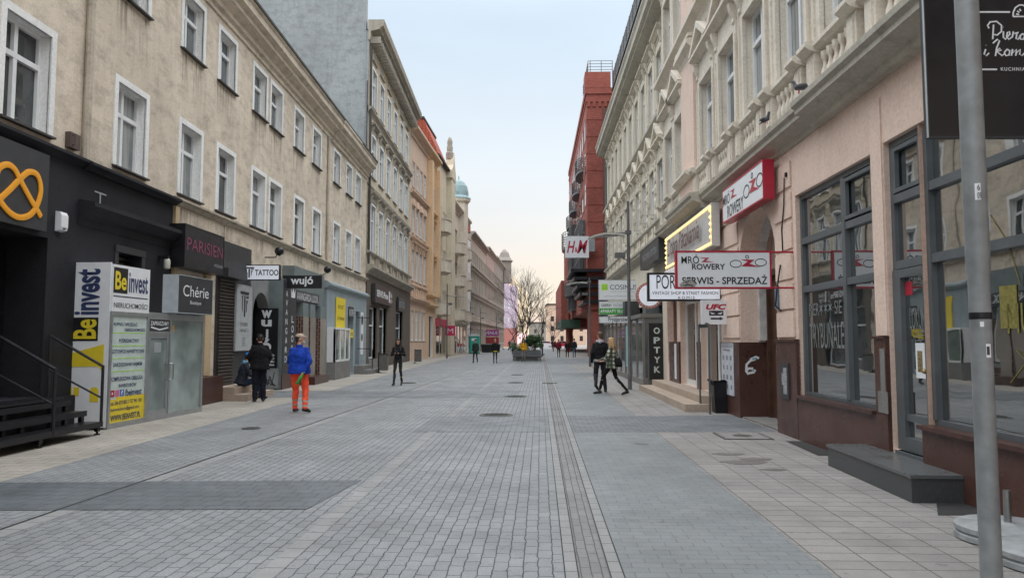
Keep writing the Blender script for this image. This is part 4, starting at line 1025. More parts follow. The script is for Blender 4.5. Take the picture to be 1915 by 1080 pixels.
for i, s in enumerate((26.98, 28.93, 30.87, 34.78)):           # small brackets with lamps
    mb = MB(-1); mb.tube([(.1, s, 6.2), (.32, s, 6.2), (.32, s, 6.45)], .02, 6); mb.lathe([(.05, 0), (.07, .1), (.05, .2)], .32, s, 8, z0=6.4); mb.lathe([(.04, 0), (.06, .06), (.04, .1)], .2, s, 8, z0=6.02); mb.build('wall_lamp', M_stoned, R2)
# glass vitrine in front of it
VT = thing('glass_vitrine', 'grey framed glass shop annex in front of the ivory house, beyond the steps', 'shop annex', (4.55 + KR * 26.3, 26.3, 0), -math.atan(KR))
mb = MB(-1); L_ = 14.0
mb.box(0, .70, 0, L_, 0, .22); mb.box(0, .76, -.04, L_ + .04, 2.42, 2.55)
for i in range(9): mb.box(.62, .70, i * L_ / 8 - (.08 if i else 0), i * L_ / 8 + (.0 if i else .08), .22, 2.42)
mb.box(.0, .62, 0, .08, .22, .28); mb.box(.0, .08, 0, .08, .22, 2.42)
mb.build('frame', mat('warm grey aluminium', (.22, .21, .195), .45, .4), VT)
MB(-1).box(.02, .66, .03, L_ - .03, .2, 2.43).build('glazing', glass('vitrine glass', (.13, .135, .13), .04, .8), VT)
MB(-1).box(.66, .672, .3 * L_, .36 * L_, .5, 2.2).build('mint_poster', mat('mint poster', (.28, .45, .47), .5), VT)
mb = MB(-1); [mb.box(.02, .50, i * 1.6 + .5, i * 1.6 + 1.3, 2.55, 3.0) for i in range(1)]; mb.build('roof_box', M_grey, VT)
mb = MB(-1); mb.box(.0, .6, 5.8, 6.6, 2.55, 3.3); mb.build('canopy_box', P_charc, VT)

# ------------------------------------------------------------------ red brick department store
X3 = 5.24
R3 = thing('department_store', 'red brick department store with rounded metal balconies and dark glass bays', 'building', (X3 + KR * 72, 72, 0), -math.atan(KR))
RB = [M_redbrick, M_redside]
mb = MB(-1)
mb.box(-22, 0, 0, 37, 4.6, 26.6); mb.box(-22, -2.5, 3, 37, 0, 4.6); mb.box(-1.1, -.1, .2, 1.2, 0, 4.6)
w3 = mb.build('brick_wall', RB, R3)
for p in w3.data.polygons: p.material_index = 1 if abs(p.normal.x) > .5 else 0
mb = MB(-1); mb.box(-22, .12, -.12, 37, 26.0, 26.6); mb.box(-2.4, .14, -.14, 2, 26.6, 28.2); mb.box(-22, .08, -.08, 37, 25.2, 25.4)
[mb.box(-.35 - i * .55, -.1 - i * .55, -.13, 0, 24.7, 25.2) for i in range(8)]
b3 = mb.build('brick_parapet', RB, R3)
for p in b3.data.polygons: p.material_index = 1 if abs(p.normal.x) > .5 else 0
mb = MB(-1); mb.box(-4.0, -1.55, -.05, 0, 4.6, 24.6); mb.build('plain_panel', mat('dull maroon render', (.16, .075, .06), .8, var=.15), R3)
mb = MB(-1)
for a in (-2.3, -1.2, -.1): mb.tube([(a - .3, .1, 28.2 if a > -1 else 26.6), (a - .3, .1, 29.4)], .04, 6)
for z in (28.5, 28.8, 29.1, 29.4): mb.tube([(-2.6, .1, z), (-.2, .1, z), (-.2, 8, z)], .03, 5)
mb.build('roof_railing', M_polt, R3)
# dark glass bays with frames on the street side
mb = MB(-1); mb.box(-.2, .55, 3.0, 12, 6.2, 13.8); mb.box(-.2, .55, 20, 30, 5.4, 16)
mb.build('glass_bay', glass('bay glass', (.05, .07, .075), .06), R3)
mb = MB(-1)
for s0, s1, z0, z1 in ((3, 12, 6.2, 13.8), (20, 30, 5.4, 16)):
    n = int((s1 - s0) / 1.5)
    for i in range(n + 1): c = s0 + (s1 - s0) * i / n; mb.box(.5, .66, c - .08, c + .08, z0, z1)
    for j in range(7): z = z0 + (z1 - z0) * j / 6; mb.box(.5, .64, s0, s1, z - .09, z + .09); mb.box(-.2, .64, s0 - .06, s0, z - .09, z + .09)
    for x in (.1, .35, .6): mb.box(x - .04, x + .04, s0 - .07, s0, z0, z1)
mb.build('bay_frame', M_polt, R3)
mb = MB(-1)                                            # slim recessed-look windows and brick courses on the street side
for a in (1.6, 5.5, 8.5, 11.5, 14.5, 17.5, 20.5, 23.5, 26.5, 30, 33.5):
    for z in (15.2, 18.4, 21.6): mb.box(-.02, .03, a, a + 1.2, z, z + 2.1)
mb.build('window_grid', G_dark, R3)
mb = MB(-1)
for i in range(11): mb.box(-22, .035, -.035, 37, 6.4 + i * 1.7, 6.52 + i * 1.7)
cb = mb.build('brick_course', RB, R3)
for p in cb.data.polygons: p.material_index = 1 if abs(p.normal.x) > .5 else 0
# rounded balconies
def rb(s0, s1, z, r, n, nm='balcony', m=None, hh=1.2):
    c = (s0 + s1) / 2; a = (s1 - s0) / 2; mb = MB(-1)
    pr = [(r * math.sin(math.pi * i / 12), c - a * math.cos(math.pi * i / 12)) for i in range(13)]
    mb.prism(pr, 'z', z - .25, z)
    for j in range(n): mb.tube([(x, y, z + .1 + hh * j / (n - 1)) for x, y in pr], .05, 5)
    for x, y in pr[1:-1]: mb.box(x - .03, x + .03, y - .03, y + .03, z, z + hh + .1)
    mb.build(nm, m or M_polt, R3)
rb(5, 11, 19.6, .7, 6); rb(11.5, 17, 18.6, .75, 6); rb(17.5, 23, 17.6, .8, 6); rb(23.5, 29, 16.6, .9, 6); rb(28, 36, 14.4, 1.3, 7, hh=2.0); rb(18, 28, 7.4, 1.3, 7, hh=1.4)
mb = MB(-1); mb.prism([(1.0 * math.sin(math.pi * i / 12), 32 - 4 * math.cos(math.pi * i / 12)) for i in range(13)], 'z', 9, 14.1); mb.build('round_oriel', M_redside, R3)
mb = MB(-1)
for i in range(5): mb.box(-1.5, .5 + .3 * i, -.4 - .1 * i, 9, 5.2 + .75 * i, 5.5 + .75 * i)
mb.build('louvred_canopy', M_dmetal, R3)
mb = MB(-1); mb.box(-6.5, -.15, .0, 1.3, 0, 1.7); low = mb.build('low_brick_wall', M_redbrick, R3)
mb = MB(-1); mb.box(-6, -2.4, .6, .7, 1.7, 4.6); mb.build('shop_glazing', glass('ochre lit glass', (.15, .13, .06), .06), R3)
mb = MB(-1); mb.box(-2.4, -.9, 2.9, 3, .1, 4.5); mb.build('pale_glazing', glass('pale sky glass', (.35, .37, .38), .1), R3)
mb = MB(-1); mb.tube([(.5, 30, 0), (.5, 30, 5.2)], .28, 12); mb.tube([(-.4, 1.8, 0), (-.4, 1.8, 5)], .35, 12); mb.build('red_column', M_redside, R3)
mb = MB(-1); mb.box(-8, 1.2, 38, 66, 3.6, 10.5); mb.box(-.5, .5, 38, 39, 0, 3.6); mb.build('lower_wing', M_redside, R3)
mb = MB(-1); mb.box(-1, 1.6, 28, 50, 3.3, 4.4); mb.build('green_canopy', mat('dark green canopy', (.05, .10, .07), .5), R3)
# dark rooftop storeys of the store rising behind the ivory house
RT = thing('rooftop_storey', 'dark glass rooftop storeys with curved railings above the ivory house eaves', 'building', (9.3, 44, 0), -math.atan(KR))
mb = MB(-1); mb.box(-14, -.6, 3.5, 27, 0, 21.5); mb.box(-14, -1.6, 3.5, 27, 21.5, 26); mb.build('wall', M_polt, RT)
mb = MB(-1)
for z0 in (17.5, 21.5, 26.0):
    for j in range(6): mb.tube([(.34, 3.4 + i * 2.0, z0 + .2 + j * .22) for i in range(12)], .03, 5)
    mb.box(-.9, .36, 3.2, 27, z0 - .1, z0 + .02)
    for i in range(12): mb.box(.3, .38, 3.4 + i * 2, 3.48 + i * 2, z0, z0 + 1.4)
mb.build('railing', M_polt, RT)
mb = MB(-1); mb.box(-.6, -.5, 3.6, 27, 18, 21); mb.box(-1.6, -1.5, 3.6, 27, 22, 25.5); mb.build('glazing', G_dark, RT)

# buildings far down the street, and one added sun blocker
def far_block(label, x, y, w, d, h, m, rz=0):
    o = thing('apartment_building', label, 'building', (x, y, 0), rz)
    MB().box(-w / 2, w / 2, 0, d, 0, h).build('wall', m, o)
    mb = MB(); mb.box(-w / 2 - .3, w / 2 + .3, -.3, d, h, h + .5); mb.build('roof', M_roof, o)
    mb = MB(); n = int(w / 3)
    for i in range(n):
        for j in range(int(h / 3.4)): c = -w / 2 + w * (i + .5) / n; mb.box(c - .55, c + .55, -.04, .02, 1.4 + 3.3 * j, 3.1 + 3.3 * j)
    mb.build('window_grid', G_dark, o); return o
far_block('plain peach block closing the view behind the bare trees', 18.5, 250, 13, 12, 13.5, M_peach)
far_block('low grey block far down the street behind parked cars', 7, 320, 22, 12, 9, M_greyr)
far_block('added unseen brick block that keeps the low sun off the far left row', 42, 104, 24, 84, 24, M_redbrick)  # out of view, added to block the sun from the far left houses
# ------------------------------------------------------------------ signs
def at(u, v, y): r = ray(u, v); t = y / r[1]; return r[0] * t, HC + r[2] * t
def flag(name, label, u0, v0, u1, v1, y, t, face, rim, rimw=.03, group=None):
    x0, zt = at(u0, v0, y); x1, zb = at(u1, v1, y)
    r = sign_box(name, label, 'sign', ((x0 + x1) / 2, y, zb), 0, x1 - x0, zt - zb, t, face, rim, rimw, group)
    return r, x1 - x0, zt - zb
def flabel(r, w, h, body, a, b, c, d, m, **k):   # fractions of the face, z from the bottom
    return text(r, body, -w / 2 + a * w, -w / 2 + b * w, c * h, d * h, m, r['_y'] - .001, **k)
def brackets(r, w, h, reach, m, zs=(.12, .88)):
    mb = MB()
    for f in zs: mb.tube([(w / 2 - .02, 0, h * f), (w / 2 + reach, 0, h * f)], .018, 6)
    mb.build('bracket', m, r)
def lbrackets(r, w, h, reach, m, zs=(.12, .88)):
    mb = MB()
    for f in zs: mb.tube([(-w / 2 + .02, 0, h * f), (-w / 2 - reach, 0, h * f)], .018, 6)
    mb.build('bracket', m, r)
def bike_logo(r, x, z, s, y, m1, m2):
    for c in (-.36, .38): stroke(r, [circle(x + c * s, z + .0 * s + .04 * s * (c > 0), .105 * s, 18, rx=.165 * s)], .013 * s, m1, 'wheel_emblem', y)
    stroke(r, [circle(x - .02 * s, z + .20 * s, .045 * s, 10)], .012 * s, m1, 'rider_emblem', y)
    poly_plate(r, [[(x - .22 * s, z + .13 * s), (x + .20 * s, z + .12 * s), (x + .04 * s, z + .0 * s), (x + .36 * s, z - .09 * s), (x - .20 * s, z - .07 * s), (x + .0 * s, z + .07 * s)]], m2, 'bicycle_emblem', y)
def zmark(r, x, z, s, y, m):
    poly_plate(r, [[(x - .5 * s, z + .28 * s), (x + .35 * s, z + .28 * s), (x + .0 * s, z + .02 * s), (x + .75 * s, z - .1 * s), (x - .35 * s, z - .1 * s), (x + .05 * s, z + .18 * s)]], m, 'red_swoosh', y)

r, w, h = flag('projecting_sign', 'white projecting bicycle shop sign with red rim, reading SERWIS - SPRZEDAŻ', 1262, 469, 1442, 540, 12.2, .10, P_white, P_red, .03)
flabel(r, w, h, 'MRÓ', .06, .245, .66, .90, P_blackm, bold=.006); flabel(r, w, h, 'ROWERY', .17, .515, .50, .655, P_blackm, bold=.02)
zmark(r, -w / 2 + .31 * w, h * .73, .19, r['_y'] - .001, P_red)
flabel(r, w, h, 'SERWIS - SPRZEDAŻ', .065, .95, .12, .37, P_blackm, bold=.018)
bike_logo(r, -w / 2 + .755 * w, h * .655, .56, r['_y'] - .001, P_blackm, P_red)
brackets(r, w, h, RX(12.2) - (r.location.x + w / 2), P_red, (.03, .97))
tn = thing('torn_sticker', 'grey torn sticker over the first letters of the red rimmed bicycle sign', 'sticker', (r.location.x - w / 2 + .17, 12.2 + r['_y'] - .006, r.location.z + .02))
poly_plate(tn, [[(-.09, 0), (.13, .01), (.16, .06), (.12, .10), (.06, .15), (-.02, .13), (-.06, .09), (-.11, .06)]], mat('dirty paper', (.30, .29, .27), .8, var=.5, scale=25), 'paper')
stroke(tn, [[(-.05, .03), (.02, .05), (.1, .03)], [(-.02, .09), (.05, .11)]], .008, P_blackm, 'print', -.004)

r = sign_box('wall_sign', 'white bicycle shop sign with red sides mounted on the wall above the arch', 'sign', (RX(14.15) - .20, 14.15, 4.06), rad(-90) - math.atan(KR), 2.8, .70, .2, P_white, P_red, .03)
r['_y'] = -.094; w, h = 2.8, .70
flabel(r, w, h, 'MRÓ', .02, .21, .50, .88, P_charc, bold=.01); flabel(r, w, h, 'ROWERY', .14, .56, .08, .44, P_charc, bold=.01)
zmark(r, -w / 2 + .29 * w, h * .64, .42, -.096, P_red); bike_logo(r, -w / 2 + .775 * w, h * .48, 1.1, -.096, P_charc, P_red)

r, w, h = flag('projecting_sign', 'white clothes shop sign with black rim, behind the red rimmed bicycle sign', 1210, 510, 1349, 563, 17.0, .12, P_lit, P_black, .045)
flabel(r, w, h, 'PORTAL', .12, .62, .43, .92, P_blackm, shear=.0); flabel(r, w, h, 'VINTAGE SHOP & STREET FASHION', .06, .95, .23, .345, P_blackm); flabel(r, w, h, 'KOMIS', .41, .63, .07, .17, P_blackm, space=1.4)
brackets(r, w, h, .1, P_black)
r, w, h = flag('projecting_sign', 'small white sports shop sign reading UFC with an arrow', 1311, 561, 1365, 606, 16.5, .14, P_white, P_white, .03)
flabel(r, w, h, 'UFC', .14, .86, .60, .84, P_red, bold=.05, shear=.25)
poly_plate(r, [[(-w * .25, h * .36), (-w * .25, h * .56), (w * .25, h * .56), (w * .25, h * .36)]], P_blackm, 'eye_emblem', r['_y'] - .001)
poly_plate(r, [[(-w * .22, h * .5), (-w * .03, h * .44), (-w * .16, h * .41)], [(w * .22, h * .5), (w * .03, h * .44), (w * .16, h * .41)]], P_white, 'eye_emblem_white', r['_y'] - .006)
poly_plate(r, [[(-w * .2, h * .20), (-w * .2, h * .27), (w * .12, h * .27), (w * .12, h * .31), (w * .25, h * .235), (w * .12, h * .16), (w * .12, h * .20)]], P_blackm, 'arrow', r['_y'] - .001)
brackets(r, w, h, .05, P_charc)

# doughnut shop sign with bulbs
DP = thing('doughnut_shop_sign', 'white shop sign outlined with glowing yellow bulbs, brown script lettering, under the ledge', 'sign', (RX(19.4) - .14, 19.4, 3.72), rad(-90) - math.atan(KR))
mb = MB(); mb.box(-2.9, 2.9, -.16, .02, 0, .98); mb.build('sign_panel', mat('off white fascia', (.50, .49, .47), .5, var=.08), DP)
mb = MB()
for i in range(58):
    for z in (.06, .90): mb.lathe([(.008, -.03), (.024, 0), (.008, .03)], -2.82 + i * .099, -.18, 6, z0=z)
for i in range(1, 6):
    for x in (-2.82, 2.82): mb.lathe([(.012, -.035), (.03, 0), (.012, .035)], x, -.18, 6, z0=.06 + i * .15)
for z in (.06, .90): mb.box(-2.83, 2.83, -.165, -.158, z - .006, z + .006)
for x in (-2.82, 2.82): mb.box(x - .006, x + .006, -.165, -.158, .05, .91)
mb.build('bulb_string', M_bulb, DP)
text(DP, 'Dobra Pączkarnia', -2.2, 1.9, .17, .80, mat('dark brown lettering', (.10, .022, .018), .4), -.18, shear=.25, ext=.05, bold=.01)
mb = MB(); [mb.prism([(-.16, -.02), (-.62, -.48), (-.62, -.52), (-.16, -.06)], 'x', -2.9 + i * .4, -2.7 + i * .4, 0) for i in range(13)]
[mb.prism([(-.16, -.02), (-.62, -.48), (-.62, -.52), (-.16, -.06)], 'x', -2.7 + i * .4, -2.5 + i * .4, 1) for i in range(12)]; mb.build('awning', [P_white, P_charc], DP)
r = sign_box('wall_sign', 'dark grey box sign under the ivory ledge, beyond the bulb lit sign', 'sign', (RX(26.0, 4.55) - .35, 26.0, 4.25), rad(-90) - math.atan(KR), 4.2, .72, .3, P_charc, P_charc, .03)
text(r, 'PRACOWNIA', -1.4, .2, .25, .48, P_grey, -.146); text(r, 'OPTYCZNA', .4, 1.7, .25, .48, P_grey, -.146)

# round sign
x, z = at(1214, 552, 23.5)
RS = thing('round_sign', 'round backlit white sign with a dotted red rim behind the black rimmed clothes sign', 'sign', (x, 23.5, z))
mb = MB(); mb.prism(circle(0, 0, .42, 28)[:-1], 'y', -.06, .06); mb.build('sign_frame', mat('dull red rim', (.42, .16, .13), .5), RS)
mb = MB(); mb.prism(circle(0, 0, .34, 28)[:-1], 'y', -.066, -.05); mb.build('sign_panel', P_lit, RS)
mb = MB(); [mb.prism(circle(.38 * math.cos(i * .2417), .38 * math.sin(i * .2417), .014, 6)[:-1], 'y', -.068, -.055) for i in range(26)]; mb.build('rim_dots', P_white, RS)
mb = MB(); mb.tube([(.40, 0, .1), (.95, 0, .1)], .02, 6); mb.build('bracket', P_charc, RS)
for nm, lab, bx, y, f, rim in (('cos', 'white school sign with lime clover mark, topmost of the three hanging signs', (1119, 523, 1194, 561), 33, P_white, P_grey),
                          ('geers', 'white and green hearing aid sign, middle of the three hanging signs', (1120, 563, 1194, 588), 33, P_white, P_grey),
                          ('fry', 'white hairdresser sign, lowest of the three hanging signs', (1120, 591, 1207, 604), 30, P_white, P_grey)):
    r, w, h = flag('projecting_sign', lab, *bx, y, .12, f, rim, .02)
    if nm == 'cos':
        flabel(r, w, h, 'COSINUS', .29, .96, .52, .76, P_navy); flabel(r, w, h, 'SZKOŁY DLA DOROSŁYCH', .3, .9, .40, .45, P_grey); flabel(r, w, h, 'nauka bez wychodzenia z domu', .12, .85, .17, .22, P_navy)
        poly_plate(r, [circle(-w * .35 + dx, h * .64 + dz, .085, 10)[:-1] for dx in (-.07, .07) for dz in (-.07, .07)], P_lime, 'clover_emblem', r['_y'] - .001)
    if nm == 'geers':
        MB().box(-w / 2 + .02, w / 2 - .02, -.005, 0, .02, h * .48).build('green_half', P_green, r).location = (0, r['_y'], 0)
        flabel(r, w, h, 'GEERS•', .05, .31, .60, .80, P_charc, bold=.01); flabel(r, w, h, 'DOBRY SŁUCH', .36, .95, .60, .80, P_grey)
        text(r, 'APARATY SŁUCHOWE', -w * .47, w * .46, h * .14, h * .39, P_white, r['_y'] - .006, bold=.02)
    if nm == 'fry':
        flabel(r, w, h, 'Fryzjerstwo', .2, .66, .08, .9, P_blackm, bold=.01); flabel(r, w, h, '14', .74, .82, .2, .8, P_blackm)
    brackets(r, w, h, .4, P_charc, (.5,))
# optician panel on the near side of the vitrine
x0, zt = at(1211, 604, 26.2); x1, zb = at(1246, 714, 26.2)
r = sign_box('optician_sign', 'tall black panel with white vertical letters OPTYK on the glass annex', 'sign', ((x0 + x1) / 2, 26.22, zb + .04), -math.atan(KR), x1 - x0, zt - zb, .1, P_black, M_grey, .04)
w, h = x1 - x0, zt - zb
for i, ch in enumerate('OPTYK'): text(r, ch, -.11, .11, h * (.80 - i * .165), h * (.80 - i * .165) + .225, P_pale, r['_y'] - .001, bold=.03)
# H&M box
r, w, h = flag('projecting_sign', 'square white sign with red H&M letters on the brick department store', 1057, 442, 1101, 482, 71.2, .5, P_white, P_white, .08)
flabel(r, w, h, 'H', .06, .42, .22, .78, P_red, shear=.3, bold=.02); flabel(r, w, h, '&', .40, .52, .25, .48, P_red, bold=.02); flabel(r, w, h, 'M', .50, .95, .2, .82, P_red, shear=.3, bold=.02)
MB().box(w / 2 - .1, w / 2 + .6, -.1, .1, h * .3, h * .9).build('bracket', M_alu, r)

# black dumpling kitchen board
r, w, h = flag('hanging_board', 'large black board with white script lettering behind the foreground pole', 1720, -60, 2085, 259, 5.2, .05, P_black, P_charc, .012)
sc = w / 365.0
def B(px, py): return (-w / 2 + (1700 + px / 3.6 - 1720) * sc, (259 - py / 3.6) * (h / 319.0))
SCR = ['530,205 520,185 540,162 585,158 618,185 616,225 585,250 560,246', '563,180 552,278', '630,225 627,265 642,279 655,262 675,243 672,226 658,232 650,258 665,279 690,262', '690,265 700,226 706,240 735,232 722,245 716,276 728,280 745,262',
       '765,240 745,255 748,278 768,278 778,255 765,240', '820,240 800,250 802,275 820,272 828,240 822,320 805,330', '842,235 838,272 855,276', '500,345 487,378 502,389 522,370', '552,305 585,278 600,288 578,335 566,390', '570,362 600,338 610,350 580,363 612,388 630,375',
       '650,345 630,365 638,388 662,384 668,355 650,345', '678,388 688,345 684,372 714,346 708,388 715,366 742,346 736,380 752,388 776,366', '792,345 782,430', '788,362 810,342 822,365 805,388 790,376', '845,346 828,366 838,388 858,380 862,352 845,346', '880,320 872,380 890,386', '862,348 894,346']
stroke(r, [[B(*map(float, q.split(','))) for q in s.split()] for s in SCR] + [[B(629, 196), B(630, 197.5)], [B(843, 205), B(844, 206)], [B(503, 318), B(504, 319)]], .0062, P_white, 'script_lettering', r['_y'] - .002)
stroke(r, [[B(395, 95), B(682, 95)], [B(410, 480), B(572, 480)], [B(800, 95), B(1085, 95)]], .007, P_white, 'rule_lines', r['_y'] - .002)
stroke(r, [[B(702, 125), B(706, 95), B(722, 65), B(750, 48), B(775, 48), B(800, 65), B(815, 95), B(820, 125), B(702, 125)], [B(725, 108), B(745, 112)], [B(733, 88), B(748, 98)], [B(750, 74), B(760, 88)]], .006, P_white, 'dumpling_emblem', r['_y'] - .002)
a, b = B(598, 490), B(768, 466); text(r, 'KUCHNIA', a[0], b[0], a[1], b[1], P_white, r['_y'] - .001, bold=.01, space=1.3)
mb = MB(); mb.tube([(-w / 2, -.02, .0), (-w / 2, -.02, h + .3)], .008, 6); mb.tube([(w / 2, 0, h * .5), (w / 2 + .2, 0, h * .5)], .02, 6); mb.build('hanging_wire', M_alu, r)

# left side signs
PB_ = thing('fascia_sign', 'black fascia with a large amber pretzel logo over the dark entrance', 'sign', (LX, 0, 0))
MB().box(.04, .16, 6.5, 12.36, 3.42, 4.72).build('sign_panel', P_charc, PB_)
pz = '164,874 120,800 78,722 58,684 28,664 -8,684 -18,750 -2,808 38,858 80,878 125,864 154,815 164,760 150,708 118,694 86,716 38,766 -12,812'
pts = [wallpt(float(a) / 2.16, float(b) / 2.16, LX + .17) for a, b in (q.split(',') for q in pz.split())]
def smoothpath(p, n=4):
    out = []
    for i in range(len(p) - 1):
        p0, p1, p2, p3 = p[max(i - 1, 0)], p[i], p[i + 1], p[min(i + 2, len(p) - 1)]
        for k in range(n):
            t = k / n; out.append(tuple(.5 * (2 * p1[j] + (p2[j] - p0[j]) * t + (2 * p0[j] - 5 * p1[j] + 4 * p2[j] - p3[j]) * t * t + (3 * p1[j] - p0[j] - 3 * p2[j] + p3[j]) * t ** 3) for j in range(len(p1))))
    return out + [p[-1]]
mb = MB(); mb.tube([(0, a, b) for a, b in smoothpath(pts)], .055, 6); mb.v = [(x * .35 + .175, y, z) for x, y, z in mb.v]; mb.build('pretzel_emblem', P_orange, PB_, smooth=60)
al = thing('alarm_siren', 'white alarm siren box on the black wall beside the pretzel fascia', 'alarm', (LX + .04, 12.87, 3.50))
mb = MB(); mb.prism([(0, 0), (.09, .02), (.11, .08), (.11, .28), (.08, .34), (0, .35)], 'y', -.10, .10); mb.build('casing', P_white, al); MB().lathe([(.03, 0), (.03, .02)], .1, 0, 10, z0=.04).build('lens', P_charc, al)
wl_ = thing('wall_lamp', 'small frosted wall lamp under the black shop cornice', 'lamp', (LX + .22, 16.6, 3.2))
MB().lathe([(.05, 0), (.07, .02), (.07, .2), (.04, .24)], 0, 0, 10).build('lamp_shade', mat('frosted glass', (.45, .43, .38), .4), wl_, smooth=40)
mb = MB(); mb.box(-.2, .03, -.05, .05, .22, .3); mb.build('bracket', M_dmetal, wl_)
r = sign_box('wall_sign', 'black box sign with dull magenta lettering above the brown boutique window', 'sign', (LX + .22, 18.25, 3.30), rad(90), 2.35, 1.02, .36, P_black, P_black, .03)
text(r, 'PARISIEN', -1.05, 1.08, .42, .72, P_magenta, -.176); text(r, 'POZNAŃ', .55, 1.08, .17, .27, P_grey, -.176)
r, w, h = flag('projecting_sign', 'white tattoo studio sign projecting over the sitting man, black lettering', 456, 495, 524, 524, 22.1, .14, P_lit, P_black, .025)
flabel(r, w, h, 'TATTOO', .33, .965, .30, .68, P_blackm, bold=.02)
def tf(r, x, z, s, y, m):
    poly_plate(r, [[(x - .5 * s, z + .5 * s), (x + .5 * s, z + .5 * s), (x + .42 * s, z + .38 * s), (x - .42 * s, z + .38 * s)], [(x - .33 * s, z + .34 * s), (x - .2 * s, z + .34 * s), (x - .2 * s, z - .3 * s), (x - .27 * s, z - .22 * s), (x - .3 * s, z + .2 * s)],
                   [(x - .06 * s, z + .34 * s), (x + .08 * s, z + .34 * s), (x + .08 * s, z - .5 * s), (x - .06 * s, z - .45 * s)], [(x + .17 * s, z + .34 * s), (x + .46 * s, z + .34 * s), (x + .40 * s, z + .24 * s), (x + .17 * s, z + .24 * s)],
                   [(x + .18 * s, z + .16 * s), (x + .36 * s, z + .16 * s), (x + .32 * s, z + .06 * s), (x + .26 * s, z + .06 * s), (x + .24 * s, z - .3 * s), (x + .18 * s, z - .3 * s)]], m, 'tattoo_emblem', y)
tf(r, -w * .33, h * .5, .32, r['_y'] - .001, P_blackm)
r, w, h = flag('projecting_sign', 'black sign with white rounded lettering wujó projecting above the blue jacketed man', 530, 515, 602, 539, 24.6, .10, P_black, P_black, .02)
flabel(r, w, h, 'wujó', .20, .78, .12, .92, P_white, bold=.03)
r = sign_box('poster_board', 'tall grey poster board of the tattoo studio beside the roller shutter', 'poster', (LX + .12, 21.7, 1.30), rad(90), 1.3, 1.92, .06, mat('grey poster', (.40, .42, .43), .5), P_grey, .015)
tf(r, 0, 1.35, .75, -.026, P_charc); text(r, 'STUDIO', -.3, .3, .72, .82, P_charc, -.026); text(r, 'TATUAŻU', -.36, .36, .54, .66, P_charc, -.026)
for i in range(4): text(r, 'tel.', -.16, .16, .14 + i * .07, .18 + i * .07, P_charc, -.026)
r = sign_box('poster_board', 'tall black board with white vertical lettering facing the camera beside the arch', 'poster', (-7.995, 24.12, .72), 0, .74, 1.92, .04, P_black, P_black, .01)
for ch, z, s in (('w', 1.60, .26), ('u', 1.33, .22), ('j', .90, .34), ('ó', .52, .40)): text(r, ch, -.17 if ch != 'j' else -.05, .17 if ch != 'j' else .07, z, z + s, P_white, -.016, bold=.04)
for i, tx in enumerate(('wodne', 'zibułki', 'CBD', '• CBD')): text(r, tx, -.02, .28, .06 + i * .10, .13 + i * .10, P_white, -.016, bold=.02)
gf = thing('graffiti_panel', 'grey painted panel with black scribbled graffiti below the black board', 'panel', (-7.985, 24.13, 0))
MB().box(-.36, .40, -.01, .02, .05, .70).build('panel', mat('pale grey panel', (.26, .27, .27), .7, var=.2, scale=3), gf)
rg = random.Random(4)
stroke(gf, [smoothpath([(-.3 + .085 * i + rg.uniform(-.03, .03), rg.uniform(.1, .62)) for i in range(8)], 4) for _ in range(3)], .014, P_blackm, 'scribble', -.012)
ys = thing('banner', 'yellow vertical banner on the grey blue shopfront', 'banner', (LX + .52, 32.3, 2.12), rad(90))
MB().box(-.95, .75, -.03, 0, 0, 1.32).build('sheet', P_yellow, ys); text(ys, 'ODZIEŻ', -.7, .5, .85, 1.05, P_blackm, -.031); text(ys, 'UŻYWANA', -.75, .55, .35, .55, P_blackm, -.031)
r = sign_box('wall_sign', 'dark brown sign with white phone repair lettering on the sooty yellow house', 'sign', (LX + .22, 44.6, 3.75), rad(90), 6.2, 1.05, .2, mat('brown black sign', (.05, .032, .03), .5), P_charc, .03)
text(r, 'SERWIS iPhone', -2.6, 1.2, .35, .75, P_white, -.096, bold=.03)
poly_plate(r, [[(1.5, .2), (1.85, .2), (1.85, .9), (1.5, .9)]], P_white, 'phone_emblem', -.096); text(r, 'lab', 2.0, 2.7, .55, .85, P_white, -.096); text(r, 'iglo', 2.0, 2.8, .15, .5, P_white, -.096)
r = sign_box('wall_sign', 'small dark sign with white letters over the far window of the sooty yellow house', 'sign', (LX + .2, 52, 3.62), rad(90), 3.0, .95, .12, P_charc, P_charc, .02); text(r, 'BISTRO', -1.2, 1.2, .25, .7, P_grey, -.056)
x, z = at(844, 616, 74.5)
r = sign_box('projecting_sign', 'crimson square sign with a white letter M at the balcony house', 'sign', (x - .1, 74.5, z - .6), 0, 1.0, 1.0, .2, P_pinkred, P_pinkred, .03); text(r, 'M', -.3, .3, .22, .72, P_white, -.1)
x, z = at(919, 622, 120)
r = sign_box('projecting_sign', 'purple shop sign far down the left row', 'sign', (x, 120, z - .5), 0, 2.4, 1.0, .3, mat('purple sign', (.25, .03, .22), .5), P_pinkred, .04); text(r, 'VENUS', -1, 1, .25, .75, P_white, -.146)
MB().box(-1.2, 1.2, -.05, .05, -4.0, -.2).build('sign_panel_below', mat('dark red shop panel', (.28, .03, .04), .5), r)
# floodlights on the cream wall
fl = None
for i, (s, z) in enumerate(((23.75, 4.42), (30.0, 4.42))):
    lab = ('small black floodlight on the cream wall over the tattoo sign', 'small black floodlight on the cream wall over the wujó sign')[i]
    o = thing('floodlight', lab, 'lamp', (LX + .02, s, z - .2), 0, 'floodlights on the cream wall')
    mb = MB(); mb.tube([(0, 0, .05), (.35, 0, .05), (.42, 0, .22)], .02, 6); mb.build('bracket', M_dmetal, o); mb = MB(); mb.lathe([(.03, .02), (.14, .1), (.15, .2), (.1, .28), (.02, .3)], .46, 0, 10, z0=.08); mb.build('lamp_head', M_dmetal, o, smooth=50)

